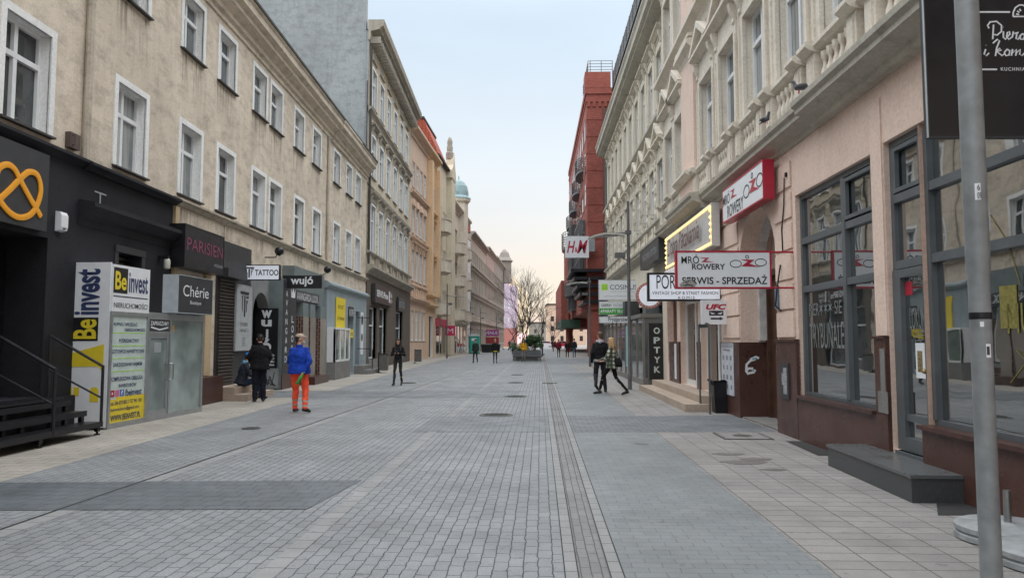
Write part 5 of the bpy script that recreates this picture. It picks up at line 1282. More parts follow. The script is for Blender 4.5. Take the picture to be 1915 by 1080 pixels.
# ------------------------------------------------------------------ estate agent's kiosk
KK = .077
KO = thing('shop_kiosk', 'aluminium and glass kiosk with white and yellow estate agent panels against the black wall', 'kiosk', (-7.30, 13.4, 0), -math.atan(KK))
mb = MB(); mb.box(-.86, 0, 0, .04, .04, 3.02); mb.build('printed_end_panel', P_white, KO)
mb = MB(); mb.box(-.84, .03, .045, 1.22, 2.13, 2.99); mb.build('upper_sign_box', P_white, KO)
mb = MB()
for a in (0.02, 1.20, 2.02, 3.40): mb.box(-.05, .03, a, a + .06, 0, 2.13)
mb.box(-.05, .028, .08, 3.40, 0, .10); mb.box(-.05, .028, 1.26, 3.40, 2.02, 2.13); mb.box(-.05, .028, .08, 1.2, 2.06, 2.13); mb.box(-.05, .028, 1.26, 2.02, 1.72, 1.78); mb.box(-.86, -.05, 3.40, 3.46, 0, 2.13); mb.box(-.9, .0, .05, 3.46, 2.13, 2.16)
mb.build('frame', M_alu, KO)
MB().box(-.02, -.005, 2.08, 3.40, .1, 2.03).build('glazing', glass('milky kiosk glass', (.27, .33, .315), .06), KO)
mb = MB(); mb.box(-.02, .0, .08, 1.2, .1, 2.06); mb.build('printed_panel', P_pale, KO)
mb = MB(); mb.box(.001, .003, .08, 1.2, .1, .52); mb.box(.001, .0025, .3, 1.2, .52, .56); mb.build('yellow_print', P_yellow, KO)
for i, z in enumerate((1.73, 1.49, 1.26, 1.02)): MB().box(.001, .003, .12, 1.16, z, z + .014).build('rule_line', P_lime, KO)
def kt(body, s0, s1, z0, z1, m=P_navy, x=.003, **k): return wall_text(KO, body, s0, s1, z0, z1, m, x, **k)
kt('KUPNO / SPRZEDAŻ', .14, .88, 1.87, 1.95, bold=.015); kt('NIERUCHOMOŚCI', .48, 1.14, 1.77, 1.85, bold=.015); kt('POŚREDNICTWO', .32, .95, 1.56, 1.65, bold=.015)
kt('GOTOWCE INWESTYCYJNE', .11, 1.14, 1.34, 1.43, bold=.015); kt('ZARZĄDZANIE NAJMEM', .16, 1.08, 1.10, 1.19, bold=.015); kt('KOMPLEKSOWA OBSŁUGA', .11, 1.12, .85, .93, bold=.015); kt('INWESTORÓW', .36, .92, .73, .81, bold=.015)
kt('/beinvest', .56, 1.1, .56, .69, bold=.015); kt('tel. 506 073 882 // 727 941 103', .13, 1.1, .42, .49, x=.005, bold=.01); kt('beinvest.biuro@gmail.com', .14, 1.02, .29, .37, x=.005, bold=.01); kt('WWW.BEINVEST.PL', .14, 1.08, .13, .24, x=.005, bold=.02)
for s, m in ((.12, P_red), (.27, mat('pink print', (.55, .15, .3), .5)), (.41, mat('blue print', (.05, .12, .4), .5))): MB().box(.001, .004, s, s + .12, .57, .69).build('social_emblem', m, KO)
wall_text(KO, 'f', .44, .49, .585, .675, P_white, .005, bold=.03); MB().prism([(.16, .60), (.16, .66), (.205, .63)], 'x', .004, .006).build('play_emblem', P_white, KO)
MB().box(.031, .034, .05, .48, 2.47, 2.94).build('name_square', P_black, KO)
wall_text(KO, 'Be', .09, .44, 2.53, 2.87, P_yellow, .035, bold=.025); wall_text(KO, 'invest', .52, 1.15, 2.50, 2.88, P_navy, .032, bold=.02); wall_text(KO, 'NIERUCHOMOŚCI', .08, 1.15, 2.20, 2.33, P_charc, .032, bold=.005)
MB().box(.031, .034, .06, 1.15, 2.40, 2.42).build('rule_line', P_charc, KO)
mb = MB(); mb.box(-.01, .02, 1.28, 2.0, 1.78, 2.02); mb.build('welcome_board', P_charc, KO); wall_text(KO, 'ZAPRASZAMY', 1.3, 1.98, 1.90, 1.985, P_white, .022, bold=.01)
mb = MB(); mb.prism([(1.32, 1.88), (1.64, 1.83), (1.96, 1.88), (1.96, 1.85), (1.64, 1.80), (1.32, 1.85)], 'x', .02, .024); mb.build('chevron_print', P_white, KO)
mb = MB(); mb.box(-.02, .02, 1.27, 1.34, .1, 1.72); mb.box(-.02, .02, 1.94, 2.01, .1, 1.72); mb.box(-.02, .02, 1.34, 1.94, .1, .2); mb.box(-.02, .02, 1.34, 1.94, 1.64, 1.72); dk = mb.build('door', M_alu, KO)
MB().box(-.01, .0, 1.34, 1.94, .2, 1.64).build('pane', glass('kiosk door glass', (.2, .25, .24), .06), dk)
mb = MB(); mb.tube([(.02, 1.90, .80), (.08, 1.88, .80), (.08, 1.88, 1.12), (.02, 1.90, 1.12)], .016, 6); mb.tube([(.02, 2.05, .80), (.08, 2.10, .80), (.08, 2.10, 1.12), (.02, 2.05, 1.12)], .016, 6); mb.build('handle', M_steel, dk, smooth=50)
MB().box(.001, .003, 1.5, 1.75, 1.36, 1.56).build('notice', P_grey, dk); MB().box(-.004, -.001, 2.14, 2.24, 1.78, 1.92).build('orange_sticker', mat('pale orange sticker', (.5, .33, .15), .6), KO)
def E_(px, py): return (-.86 + ((px / 2.571) - 125) / 75 * .86, 3.02 - ((py / 2.571 + 440) - 490) / 305 * 2.98)
poly_plate(KO, [[E_(356, 393), E_(470, 393), E_(470, 505), E_(356, 505)]], P_black, 'name_square', -.002)
inst('lettering', text_mesh('invest', E_(0, 160)[1] - E_(0, 380)[1], E_(472, 0)[0] - E_(366, 0)[0], P_navy, bold=.03), KO, (E_(472, 0)[0], -.003, E_(0, 380)[1]), (0, rad(-90), 0))
inst('lettering', text_mesh('Be', E_(0, 402)[1] - E_(0, 495)[1], E_(466, 0)[0] - E_(368, 0)[0], P_yellow, bold=.025), KO, (E_(464, 0)[0], -.007, E_(0, 495)[1]), (0, rad(-90), 0))
poly_plate(KO, [[E_(327, 574), E_(498, 520), E_(498, 655), E_(478, 626), E_(350, 628), E_(327, 658)], [E_(345, 724), E_(369, 724), E_(369, 765), E_(345, 765)], [E_(375, 724), E_(399, 724), E_(399, 765), E_(375, 765)],
                [E_(445, 792), E_(445, 735), E_(455, 724), E_(473, 724), E_(482, 735), E_(482, 792)]], P_yellow, 'house_emblem', -.002)
CH = sign_box('box_sign', 'charcoal boutique box sign reading Chérie on the far end of the kiosk', 'sign', (-7.30 + KK * 2.67 + .06, 13.4 + 2.67, 2.17), rad(90) - math.atan(KK), 1.5, .80, .34, P_charc, mat('pale box side', (.40, .44, .47), .5), .012)
text(CH, 'Chérie', -.55, .55, .36, .60, P_white, -.166); text(CH, 'Boutique', -.25, .22, .18, .28, P_white, -.166)

# ------------------------------------------------------------------ metal entrance stairs
MS = thing('metal_stairs', 'black metal entrance stairs with two handrails before the dark entrance', 'stairs', (LX, 10.4, 0))
mb = MB()
for i, (x, z) in enumerate(((.98, .22), (.70, .40), (.42, .58))):
    mb.box(x - .30, x + .03, -2.5, 2.35 - i * .0, z - .035, z); mb.box(x, x + .035, -2.5, 2.36, z - .085, z + .004)
mb.box(.12, .42, -2.5, 2.2, .60, .645)
mb.build('tread', M_dmetal, MS)
mb = MB()
for y in (-2.0, -.6, .75, 2.3):
    mb.tube([(.95, y, .2), (.95, y, .02)], .02, 6); mb.lathe([(.05, 0), (.05, .02)], .95, y, 8); mb.tube([(.15, y, .58), (.15, y, .0)], .025, 6); mb.tube([(.15, y, .1), (.95, y, .1)], .025, 6)
    mb.box(.36, .42, y - .04, y + .04, .1, .56); mb.box(.64, .70, y - .04, y + .04, .1, .38); mb.box(.92, .98, y - .04, y + .04, .06, .2)
mb.build('support', M_dmetal, MS)
for y in (1.0, 2.32):
    mb = MB(); mb.tube([(.08, y, 1.68), (1.0, y, 1.16)], .024, 6); mb.tube([(1.0, y, 1.17), (1.0, y, .15)], .024, 6); mb.tube([(.08, y, 1.10), (1.0, y, .62)], .017, 6); mb.tube([(.08, y, 1.70), (.08, y, .6)], .022, 6)
    mb.build('handrail', M_dmetal, MS, smooth=50)
mb = MB(); mb.box(-.02, .1, -2.5, 2.6, 0, .58); mb.build('sooty_wall', bricks('sooty brick', (.06, .05, .05), (.045, .04, .04), (.015, .015, .015), .25, .09, .012, (rad(90), 0, rad(90))), MS)

# beige steps where a man sits
LS = thing('steps', 'beige tiled steps under the roller shutter on the left', 'steps', (LX, 19.65, 0))
mb = MB(); mb.box(.05, 1.02, 0, 2.2, 0, .17); mb.build('lower_step', M_beige, LS); mb = MB(); mb.box(.05, .66, .05, 1.75, .172, .36); mb.build('upper_step', M_beige, LS)

# ------------------------------------------------------------------ street furniture
def lamp_post(loc, rz, label, H=6.2, za=5.1, reach=1.15, r=.055, m=None):
    o = thing('street_lamp', label, 'street lamp', loc, rz, 'street lamps with flat curved heads'); m = m or M_polt
    mb = MB(); mb.lathe([(r * 1.25, 0), (r * 1.25, .5), (r, .55), (r, H * .6), (r * .8, H), (r * .4, H + .02)], 0, 0, 12); mb.build('post', m, o, smooth=40)
    mb = MB(); mb.tube([(0, 0, za + .05), (-.5 * reach, 0, za + .04)], .025, 6); mb.box(-.11, .09, -.07, .07, za, za + .12); mb.build('arm', m, o)
    pf = [(-.12, .0), (-.4, .03), (-.75, .03), (-1.05, -.05), (-1.22, -.12)]
    mb = MB()
    for i in range(4):
        (a, b), (c, d) = pf[i], pf[i + 1]
        mb.prism([(a * reach, za + b), (c * reach, za + d), (c * reach, za + d - .055), (a * reach, za + b - .07)], 'y', -.13 - .03 * (i in (1, 2)), .13 + .03 * (i in (1, 2)))
    mb.build('lamp_head', mat('pale lamp head', (.42, .42, .38), .4), o)
    mb = MB(); mb.prism([(-.3 * reach, za - .045), (-1.0 * reach, za - .09), (-1.0 * reach, za - .10), (-.3 * reach, za - .06)], 'y', -.1, .1); mb.build('lens', P_grey, o)
    mb = MB(); mb.tube([(0, 0, za - .9), (-.25, 0, za - .75)], .02, 6); mb.box(-.45, -.12, -.12, .12, za - .78, za - .62); mb.build('floodlight', m, o)
    return o
lamp_post((3.85, 24.3, 0), 0, 'grey street lamp with a curved flat head beside the walking couple', reach=1.1)
lamp_post((4.78, 45.5, 0), 0, 'grey street lamp standing before the brick department store', H=5.4, za=5.15)
lamp_post((-5.75, 65.5, 0), rad(180), 'grey street lamp before the balconied cream house on the left', H=6.6, za=5.5, reach=1.4)
lamp_post((-5.2, 92.5, 0), rad(180), 'street lamp beside the green portable toilet', H=6.4, za=5.6, reach=1.5)
lamp_post((-4.4, 104, 0), rad(180), 'thin street lamp beyond the green portable toilet', H=6.2, za=5.4, reach=1.5)
lamp_post((-2.6, 125, 0), rad(180), 'farthest street lamp of the left row, before the grey brown house', H=6.2, za=5.2, reach=1.5)
# foreground pole
xb, zb = at(1850, 1000, 4.4)
PO = thing('pole', 'grey galvanised pole in the right foreground with stickers and a black band', 'pole', (xb + .003, 4.4, 0))
mb = MB(); mb.lathe([(.085, 0), (.085, .03), (.058, .05), (.058, .2), (.058, 1.98), (.0655, 2.02), (.0655, 4.6)], 0, 0, 24); mb.build('post', M_pole, PO, smooth=30)
mb = MB(); mb.lathe([(.0595, 1.725), (.0605, 1.735), (.0605, 1.755), (.0595, 1.765)], 0, 0, 24); mb.build('black_band', M_dmetal, PO, smooth=40)
def on_pole(a0, a1, z0, z1, r, m, nm):
    mb = MB(); n = 5
    for i in range(n):
        p, q = rad(a0 + (a1 - a0) * i / n), rad(a0 + (a1 - a0) * (i + 1) / n)
        mb.quad((r * math.cos(p), r * math.sin(p), z0), (r * math.cos(q), r * math.sin(q), z0), (r * math.cos(q), r * math.sin(q), z1), (r * math.cos(p), r * math.sin(p), z1))
    return mb.build(nm, m, PO, fix=False)
on_pole(-122, -95, 2.43, 2.53, .0665, P_white, 'number_plate')
text(PO, '6', -.028, -.012, 2.487, 2.522, P_blackm, -.0675); text(PO, '09', -.03, -.006, 2.437, 2.474, P_blackm, -.0675)
on_pole(-100, -72, 1.50, 1.58, .0592, P_white, 'paper_sticker'); on_pole(-97, -80, 1.515, 1.565, .0597, P_charc, 'sticker_print'); on_pole(-125, -105, 1.68, 1.71, .0592, P_white, 'tape')
# parasol bases
for i, (x, y, lab) in enumerate(((3.98, 6.05, 'farther round grey parasol base with an empty steel tube by the granite wall'), (3.86, 5.38, 'nearer round grey parasol base with an empty steel tube behind the pole'))):
    o = thing('parasol_base', lab, 'parasol base', (x, y, 0), 0, 'round parasol bases')
    MB().lathe([(.36, 0), (.38, .012), (.38, .05), (.365, .06), (.365, .068), (.38, .078), (.38, .115), (.35, .13), (.06, .145), (.055, .15)], 0, 0, 28).build('disc', mat('grey cast base', (.27, .285, .29), .6, var=.25, scale=8), o, smooth=35)
    MB().lathe([(.028, .14), (.028, .40), (.024, .40)], 0, 0, 14).build('tube', M_steel, o, smooth=40)
# posts below the sports sign, bin, notices
o = thing('steel_frame', 'tall narrow steel tube frame standing before the beige steps under the sports sign', 'railing', (4.30, 16.2, 0))
mb = MB(); mb.tube([(0, 0, 0), (0, 0, 1.96), (-.02, .75, 1.96), (-.02, .75, .0)], .022, 8); mb.build('tube', M_polt, o, smooth=40); MB().box(-.012, -.008, .02, .74, 1.88, 1.99).build('top_plate', P_charc, o)
o = thing('rubbish_bin', 'black plastic rubbish bin with a bag beside the white picture poster', 'bin', (4.62, 16.55, 0))
mb = MB(); mb.lathe([(.19, 0), (.20, .02), (.25, .68), (.26, .70), (.235, .70), (.2, .4)], 0, 0, 4); mb.build('body', M_dmetal, o).rotation_euler = (0, 0, rad(43))
mb = MB(); n = 22; mb.add([(.25 * (1 + .12 * math.sin(5 * t)) * math.cos(t), .25 * (1 + .12 * math.cos(4 * t)) * math.sin(t), .68 + .07 * math.sin(3 * t)) for t in [i * 2 * math.pi / n for i in range(n)]] + [(0, 0, .62)], [(i, (i + 1) % n, n) for i in range(n)]); mb.build('bag', M_dmetal, o)
o = thing('orange_board', 'small orange board leaning between the black bin and the poster', 'board', (4.80, 16.1, 0)); mb = MB(); mb.prism([(0, 0), (.05, 0), (.02, .66), (-.02, .66)], 'y', -.08, .08); mb.build('board', mat('orange board paint', (.5, .2, .03), .5), o)
mb = MB(); mb.box(-.025, .005, -.085, .085, .4, .45); mb.build('strip', P_charc, o)
# litter bins on the left
def litter_bin(x, y, lab):
    o = thing('litter_bin', lab, 'bin', (x, y, 0), 0, 'grey box litter bins on the left')
    mb = MB(); mb.box(-.2, .2, -.18, .18, .12, .92); mb.build('body', mat('grey brown bin steel', (.14, .13, .12), .5, .3, var=.2), o)
    mb = MB(); mb.box(-.24, .24, -.21, .21, .92, .95); mb.build('lid', M_dmetal, o); mb = MB(); mb.box(-.28, -.23, -.03, .03, 0, 1.0); mb.box(-.23, -.2, -.03, .03, .2, .26); mb.box(-.34, -.14, -.08, .08, 0, .03); mb.build('stand', M_dmetal, o)
litter_bin(-6.35, 36.8, 'grey steel litter bin left of the woman with a phone'); litter_bin(-6.55, 52.0, 'grey steel litter bin beyond the woman with a phone, by the peach house')
# portable toilet
o = thing('portable_toilet', 'turquoise portable toilet with a pale domed roof by the left row', 'toilet', (-4.55, 89, 0), rad(8))
M_tq = mat('turquoise plastic', (.02, .30, .24), .45, var=.1)
MB().box(-.62, .62, -.6, .6, .06, 2.1).build('cabin', M_tq, o); mb = MB(); mb.box(-.5, .5, -.64, -.6, .15, 1.98); dd = mb.build('door', mat('turquoise door plastic', (.025, .36, .28), .4, var=.08), o)
MB().box(-.35, .2, -.655, -.64, 1.55, 1.85).build('label_plate', P_white, dd); MB().box(.36, .44, -.66, -.64, .95, 1.15).build('handle', M_dmetal, dd)
mb = MB(); mb.prism([(-.68, 2.1), (.68, 2.1), (.6, 2.25), (.3, 2.38), (-.3, 2.38), (-.6, 2.25)], 'y', -.66, .66); mb.build('roof', mat('pale translucent roof', (.55, .62, .60), .4), o); MB().box(-.68, .68, -.66, .66, 0, .06).build('base', M_dmetal, o)
o = thing('skip', 'low black refuse container beside the portable toilet', 'container', (-2.75, 96, 0)); mb = MB(); mb.prism([(-1.15, .05), (1.15, .05), (1.25, 1.05), (-1.25, 1.05)], 'y', -.7, .7); mb.build('body', M_dmetal, o); mb = MB(); mb.prism([(-1.3, 1.05), (1.3, 1.05), (1.2, 1.18), (-1.2, 1.18)], 'y', -.75, .75); mb.build('lid', mat('grey lid', (.2, .2, .2), .5), o)
# planter seat with trees
PL = thing('planter_bench', 'long grey planter bench holding a shrub and bare trees in the middle of the street', 'planter', (1.15, 57.2, 0), -RZ)
mb = MB(); mb.box(-1.1, 1.1, 0, .6, .34, .46); mb.box(-1.1, 1.1, .55, .62, .46, .80); mb.build('seat', mat('slate grey bench', (.11, .115, .12), .5, var=.15), PL)
mb = MB(); mb.box(-1.05, -.85, .04, .6, 0, .34); mb.box(.85, 1.05, .04, .6, 0, .34); mb.box(-1.0, 1.0, .2, .58, .0, .34); mb.build('bench_base', M_cond, PL)
mb = MB(); mb.box(-1.1, 1.1, .62, 6.0, 0, .78); mb.build('planter_box', mat('slate grey planter', (.09, .095, .10), .55), PL)
MB().box(-1.0, 1.0, .7, 5.9, .78, .80).build('soil', mat('planter soil', (.06, .045, .03), .95, var=.4), PL)
M_leaf = [mat('dark green leaf', (.028, .075, .02), .5, var=.4, scale=9), mat('mid green leaf', (.05, .11, .03), .5, var=.4, scale=9), mat('brown dry stem', (.11, .06, .035), .8, var=.3)]
def shrub(name, label, loc, rx, ry, rz_, n, ls, mats, seed):
    o = thing(name, label, 'shrub', loc); R_ = random.Random(seed); mb = MB()
    cl = [(R_.uniform(-.8, .8) * rx, R_.uniform(-.8, .8) * ry, R_.uniform(.25, .85) * rz_) for _ in range(14)]
    for _ in range(n):
        c = R_.choice(cl); d = Vector((R_.gauss(0, 1), R_.gauss(0, 1), R_.gauss(0, 1))).normalized() * R_.uniform(.1, .42) * rx
        p = Vector(c) + d; a = Vector((R_.gauss(0, 1), R_.gauss(0, 1), R_.gauss(0, .8))).normalized(); b = a.orthogonal().normalized(); s = ls * R_.uniform(.6, 1.3)
        mb.add([tuple(p - a * s), tuple(p + b * s * .45), tuple(p + a * s), tuple(p - b * s * .45)], [(0, 1, 2, 3)], R_.choice((0, 0, 1)))
    mb.build('foliage', mats, o, fix=False)
    mb = MB(); [mb.tube([(R_.uniform(-.4, .4) * rx, R_.uniform(-.3, .3) * ry, 0), c], .015, 5) for c in cl]; mb.build('stems', mats[2], o)
shrub('shrub', 'dense dark green shrub on the right of the planter bench', (1.75, 59.2, .8), .75, .8, 1.25, 2600, .075, M_leaf, 3)
shrub('shrub', 'low dark green ground plants behind the person in the yellow jacket', (.55, 59.0, .8), .8, .8, .45, 1500, .06, M_leaf, 5)
M_bark = mat('grey brown bark', (.045, .034, .028), .9, var=.35, scale=12)
def bare_tree(label, loc, H, spread, seed, trunks=1, r0=.07, depth=5, group='bare street trees'):
    o = thing('bare_tree', label, 'tree', loc, 0, group); R_ = random.Random(seed); tr, br = MB(), MB()
    def grow(p, d, L, r, lv):
        pts = [p]; q = Vector(p); dd = Vector(d)
        for i in range(3):
            dd = (dd + Vector((R_.gauss(0, .12), R_.gauss(0, .12), R_.gauss(.06, .07)))).normalized(); q = q + dd * L / 3; pts.append(tuple(q))
        (tr if lv == 0 else br).tube(pts, [r, r * .9, r * .78, r * .65], 6 if lv < 2 else 4, cap=lv > 3)
        if lv >= depth: return
        for k in range(R_.choice((2, 3, 3)) if lv else 4):
            a = R_.uniform(0, 6.28); tilt = R_.uniform(.25, .65) * spread
            side = dd.orthogonal().normalized(); side.rotate(Matrix.Rotation(a, 3, dd))
            t = R_.uniform(.55, 1.0) if k else 1.0; st_ = Vector(pts[0]).lerp(q, t) if lv else q
            grow(tuple(st_), (dd + side * tilt).normalized(), L * R_.uniform(.62, .85), max(.006, r * R_.uniform(.5, .66)), lv + 1)
    for t in range(trunks): grow((R_.uniform(-.5, .5) * (trunks > 1), R_.uniform(-.8, .8) * (trunks > 1), 0), (R_.uniform(-.15, .3) * spread, R_.uniform(-.2, .2), 1), H * .27, r0, 0)
    tr.build('trunk', M_bark, o, smooth=60); br.build('crown', M_bark, o, fix=False); return o
bare_tree('multi stemmed bare tree rising from the planter bench', (1.2, 60.5, .8), 7.8, 1.05, 8, trunks=3, r0=.06)
bare_tree('low spreading bare shrub tree on the left of the planter bench', (.45, 59.8, .8), 4.8, 1.6, 21, trunks=3, r0=.035, depth=4)
bare_tree('slender bare tree beyond the planter, leaning right over the walkers', (2.9, 72, 0), 6.8, 1.15, 33, r0=.07)
bare_tree('small bare tree in the gap before the peach block', (6.0, 108, 0), 6.4, 1.2, 14, r0=.07)
bare_tree('farthest bare tree before the parked cars', (7.4, 135, 0), 6.6, 1.2, 40, r0=.08)
bare_tree('bare tree in front of the lilac building', (-.6, 118, 0), 6.5, 1.2, 44, r0=.08)
bare_tree('bare tree right of the lilac building', (1.6, 140, 0), 7, 1.2, 47, r0=.08)
# cars parked across the far end
def car(label, x, y, m, rz):
    o = thing('parked_car', label, 'car', (x, y, 0), rz, 'cars parked at the far end of the street')
    mb = MB(); mb.prism([(-2.1, .25), (2.1, .25), (2.15, .7), (1.9, .85), (1.1, .95), (.6, 1.4), (-1.1, 1.45), (-1.9, 1.0), (-2.15, .85)], 'y', -.85, .85); mb.build('body', m, o)
    mb = MB(); mb.prism([(1.0, .95), (.55, 1.35), (-1.05, 1.39), (-1.7, 1.0)], 'y', -.86, .86); mb.build('window', G_dark, o)
    for a in (-1.35, 1.35):
        for b in (-.8, .8): mb = MB(); mb.prism(circle(a, .32, .32, 14)[:-1], 'y', b - .09, b + .09); mb.build('wheel', M_dmetal, o)
    for b in (-.6, .6): MB().box(2.1, 2.17, b - .15, b + .15, .6, .75).build('headlight', P_white, o)
car('white car parked at the far end, left of the red one', 8.0, 175, P_white, rad(20)); car('red car parked at the far end of the street', 11.5, 172, P_red, rad(160)); car('silver car parked at the far end behind the red one', 6.2, 195, M_alu, rad(10))
# scraps of litter by the kerb line on the right
for i, (u, v, s_, lab) in enumerate(((1212, 732, .10, 'white paper scrap on the pavement below the beige steps'), (1318, 769, .06, 'small white scrap at the foot of the steel tube frame'), (1422, 772, .09, 'crumpled white paper before the arched passage'), (1395, 770, .05, 'tiny pale scrap left of the crumpled paper'), (1600, 832, .04, 'small white scrap near the black bench step'))):
    r_ = ray(u, v); t_ = -HC / r_[2]
    o = MB(); R_ = random.Random(i); pts = [(s_ * math.cos(a) * R_.uniform(.5, 1.1), s_ * .7 * math.sin(a) * R_.uniform(.5, 1.1), R_.uniform(.012, .03)) for a in [k * .9 for k in range(7)]]
    o.add(pts + [(0, 0, .045)] + [(p[0] * .9, p[1] * .9, .004) for p in pts], [(k, (k + 1) % 7, 7) for k in range(7)] + [(k, (k + 1) % 7, 8 + (k + 1) % 7, 8 + k) for k in range(7)])
    tag(o.build('paper_scrap', P_white, loc=(r_[0] * t_, r_[1] * t_, 0)), lab, 'litter')
# ------------------------------------------------------------------ people
def V(*a): return Vector(a)
def capsule(mb, p0, r0, p1, r1, n=10):
    p0, p1 = Vector(p0), Vector(p1); d = p1 - p0
    if d.length < 1e-5: d = Vector((0, 0, .001))
    d.normalize(); a = d.orthogonal().normalized(); b = d.cross(a)
    rings = []
    for t in (-88, -55, -25): rings.append((p0 + d * r0 * math.sin(rad(t)), r0 * math.cos(rad(t))))
    for t in (25, 55, 88): rings.append((p1 + d * r1 * math.sin(rad(t)), r1 * math.cos(rad(t))))
    vs = [tuple(c + r * (math.cos(2 * math.pi * j / n) * a + math.sin(2 * math.pi * j / n) * b)) for c, r in rings for j in range(n)]
    fs = [(i * n + j, i * n + (j + 1) % n, (i + 1) * n + (j + 1) % n, (i + 1) * n + j) for i in range(5) for j in range(n)] + [tuple(range(n - 1, -1, -1)), tuple(range(5 * n, 6 * n))]
    mb.add(vs, fs)
def ellip(mb, c, r, n=12, M=None):
    vs = []; fs = []
    for i in range(1, 8):
        t = math.pi * i / 8
        for j in range(n):
            v = Vector((r[0] * math.sin(t) * math.cos(2 * math.pi * j / n), r[1] * math.sin(t) * math.sin(2 * math.pi * j / n), r[2] * math.cos(t)))
            if M: v = M @ v
            vs.append(tuple(Vector(c) + v))
    fs = [(i * n + j, (i + 1) * n + j, (i + 1) * n + (j + 1) % n, i * n + (j + 1) % n) for i in range(6) for j in range(n)] + [tuple(range(n)), tuple(range(7 * n - 1, 6 * n - 1, -1))]
    mb.add(vs, fs)
def loft(mb, rings, side, n=16):
    # rings: (centre, half width, half depth); ends closed
    k = len(rings); vs = []
    for i, (c, rx, ry) in enumerate(rings):
        c = Vector(c); d = (Vector(rings[min(i + 1, k - 1)][0]) - Vector(rings[max(i - 1, 0)][0])).normalized()
        s_ = (side - d * side.dot(d)).normalized(); f_ = d.cross(s_)
        for j in range(n):
            t = 2 * math.pi * j / n; q = .85
            cx, sy = math.cos(t), math.sin(t)
            vs.append(tuple(c + s_ * rx * math.copysign(abs(cx) ** q, cx) + f_ * ry * math.copysign(abs(sy) ** q, sy)))
    fs = [(i * n + j, i * n + (j + 1) % n, (i + 1) * n + (j + 1) % n, (i + 1) * n + j) for i in range(k - 1) for j in range(n)]
    mb.add(vs, fs + [tuple(range(n - 1, -1, -1)), tuple(range((k - 1) * n, k * n))])
def blob(name, prims, m, parent, vox=.012, it=3):
    mb = MB()
    for p in prims:
        if p[0] == 'c': capsule(mb, *p[1:])
        elif p[0] == 'l': loft(mb, *p[1:])
        else: ellip(mb, *p[1:])
    me = mb.mesh('tmp', m); o = bpy.data.objects.new('tmp', me); COL.objects.link(o)
    md = o.modifiers.new('r', 'REMESH'); md.mode = 'VOXEL'; md.voxel_size = vox
    sm = o.modifiers.new('s', 'SMOOTH'); sm.iterations = it; sm.factor = .5
    me2 = bpy.data.meshes.new_from_object(o.evaluated_get(bpy.context.evaluated_depsgraph_get()))
    bpy.data.objects.remove(o); bpy.data.meshes.remove(me)
    if name in ('jacket', 'trousers', 'hood') and vox < .02:            # soft cloth folds
        for v in me2.vertices:
            q = Vector((v.co.x * 7, v.co.y * 7, v.co.z * 12)); v.co += v.normal * (.014 * noise.noise(q + Vector((len(me2.vertices) % 97, 0, 0))) + .006 * noise.noise(q * 2.3))
    me2.materials.clear(); me2.materials.append(m); me2.name = name
    me2.polygons.foreach_set('material_index', [0] * len(me2.polygons)); me2.polygons.foreach_set('use_smooth', [True] * len(me2.polygons))
    c = bpy.data.objects.new(name, me2); COL.objects.link(c); c.parent = parent
    return c
def fabric(name, col, bump=.35):
    if name in MATS: return MATS[name]
    m, t, b = _nodes(name); oc = t.nodes.new('ShaderNodeTexCoord').outputs['Object']
    n = _noise(t, 9, 5, oc, (1, 1, .6)); c = _mix(t, _mr(t, n, .3, .7), tuple(x * .62 for x in col), tuple(min(1, x * 1.32) for x in col))
    t.links.new(c, b.inputs['Base Color']); b.inputs['Roughness'].default_value = .85; b.inputs['Specular IOR Level'].default_value = .2
    _bump(t, b, _noise(t, 14, 4, oc, (1, 1, .5)), bump, .03); return m
def banded(name, col, band_col, zs):            # reflective bands round the trouser legs, by height on the garment
    m, t, b = _nodes(name); oc = t.nodes.new('ShaderNodeTexCoord').outputs['Object']
    sx = t.nodes.new('ShaderNodeSeparateXYZ'); t.links.new(oc, sx.inputs[0]); acc = None
    for a, c in zs:
        x = t.nodes.new('ShaderNodeMath'); x.operation = 'COMPARE'; t.links.new(sx.outputs[2], x.inputs[0]); x.inputs[1].default_value = (a + c) / 2; x.inputs[2].default_value = (c - a) / 2
        if acc is None: acc = x.outputs[0]
        else:
            y = t.nodes.new('ShaderNodeMath'); y.operation = 'MAXIMUM'; t.links.new(acc, y.inputs[0]); t.links.new(x.outputs[0], y.inputs[1]); acc = y.outputs[0]
    n = _noise(t, 10, 4, oc); base = _mix(t, _mr(t, n, .3, .7), tuple(x * .85 for x in col), tuple(min(1, x * 1.12) for x in col))
    t.links.new(_mix(t, acc, base, band_col), b.inputs['Base Color']); b.inputs['Roughness'].default_value = .75
    _bump(t, b, _noise(t, 14, 4, oc, (1, 1, .5)), .35, .03); return m
def plaid(name):
    m, t, b = _nodes(name); oc = t.nodes.new('ShaderNodeTexCoord').outputs['Object']
    c = (.60, .58, .48)
    cur = None
    for ax in ('X', 'Z', 'Y'):
        w = t.nodes.new('ShaderNodeTexWave'); w.wave_type = 'BANDS'; w.bands_direction = ax; w.inputs['Scale'].default_value = 2.6; w.inputs['Distortion'].default_value = .5; t.links.new(oc, w.inputs[0])
        f = _mr(t, w.outputs[1], .5, .6, 0, .8); cur = _mix(t, f, cur if cur is not None else c, (.03, .05, .03), 'MIX')
    t.links.new(cur, b.inputs['Base Color']); b.inputs['Roughness'].default_value = .9; return m
M_skin = mat('skin', (.48, .27, .19), .55, var=.1, scale=20)
M_hairk = mat('dark brown hair', (.022, .014, .011), .5, var=.5, scale=60); M_hairb = mat('blond hair', (.42, .26, .12), .5, var=.35, scale=60); M_hairm = mat('brown hair', (.09, .045, .025), .55, var=.4, scale=60); M_hairg = mat('grey hair', (.25, .23, .21), .6, var=.4, scale=60)
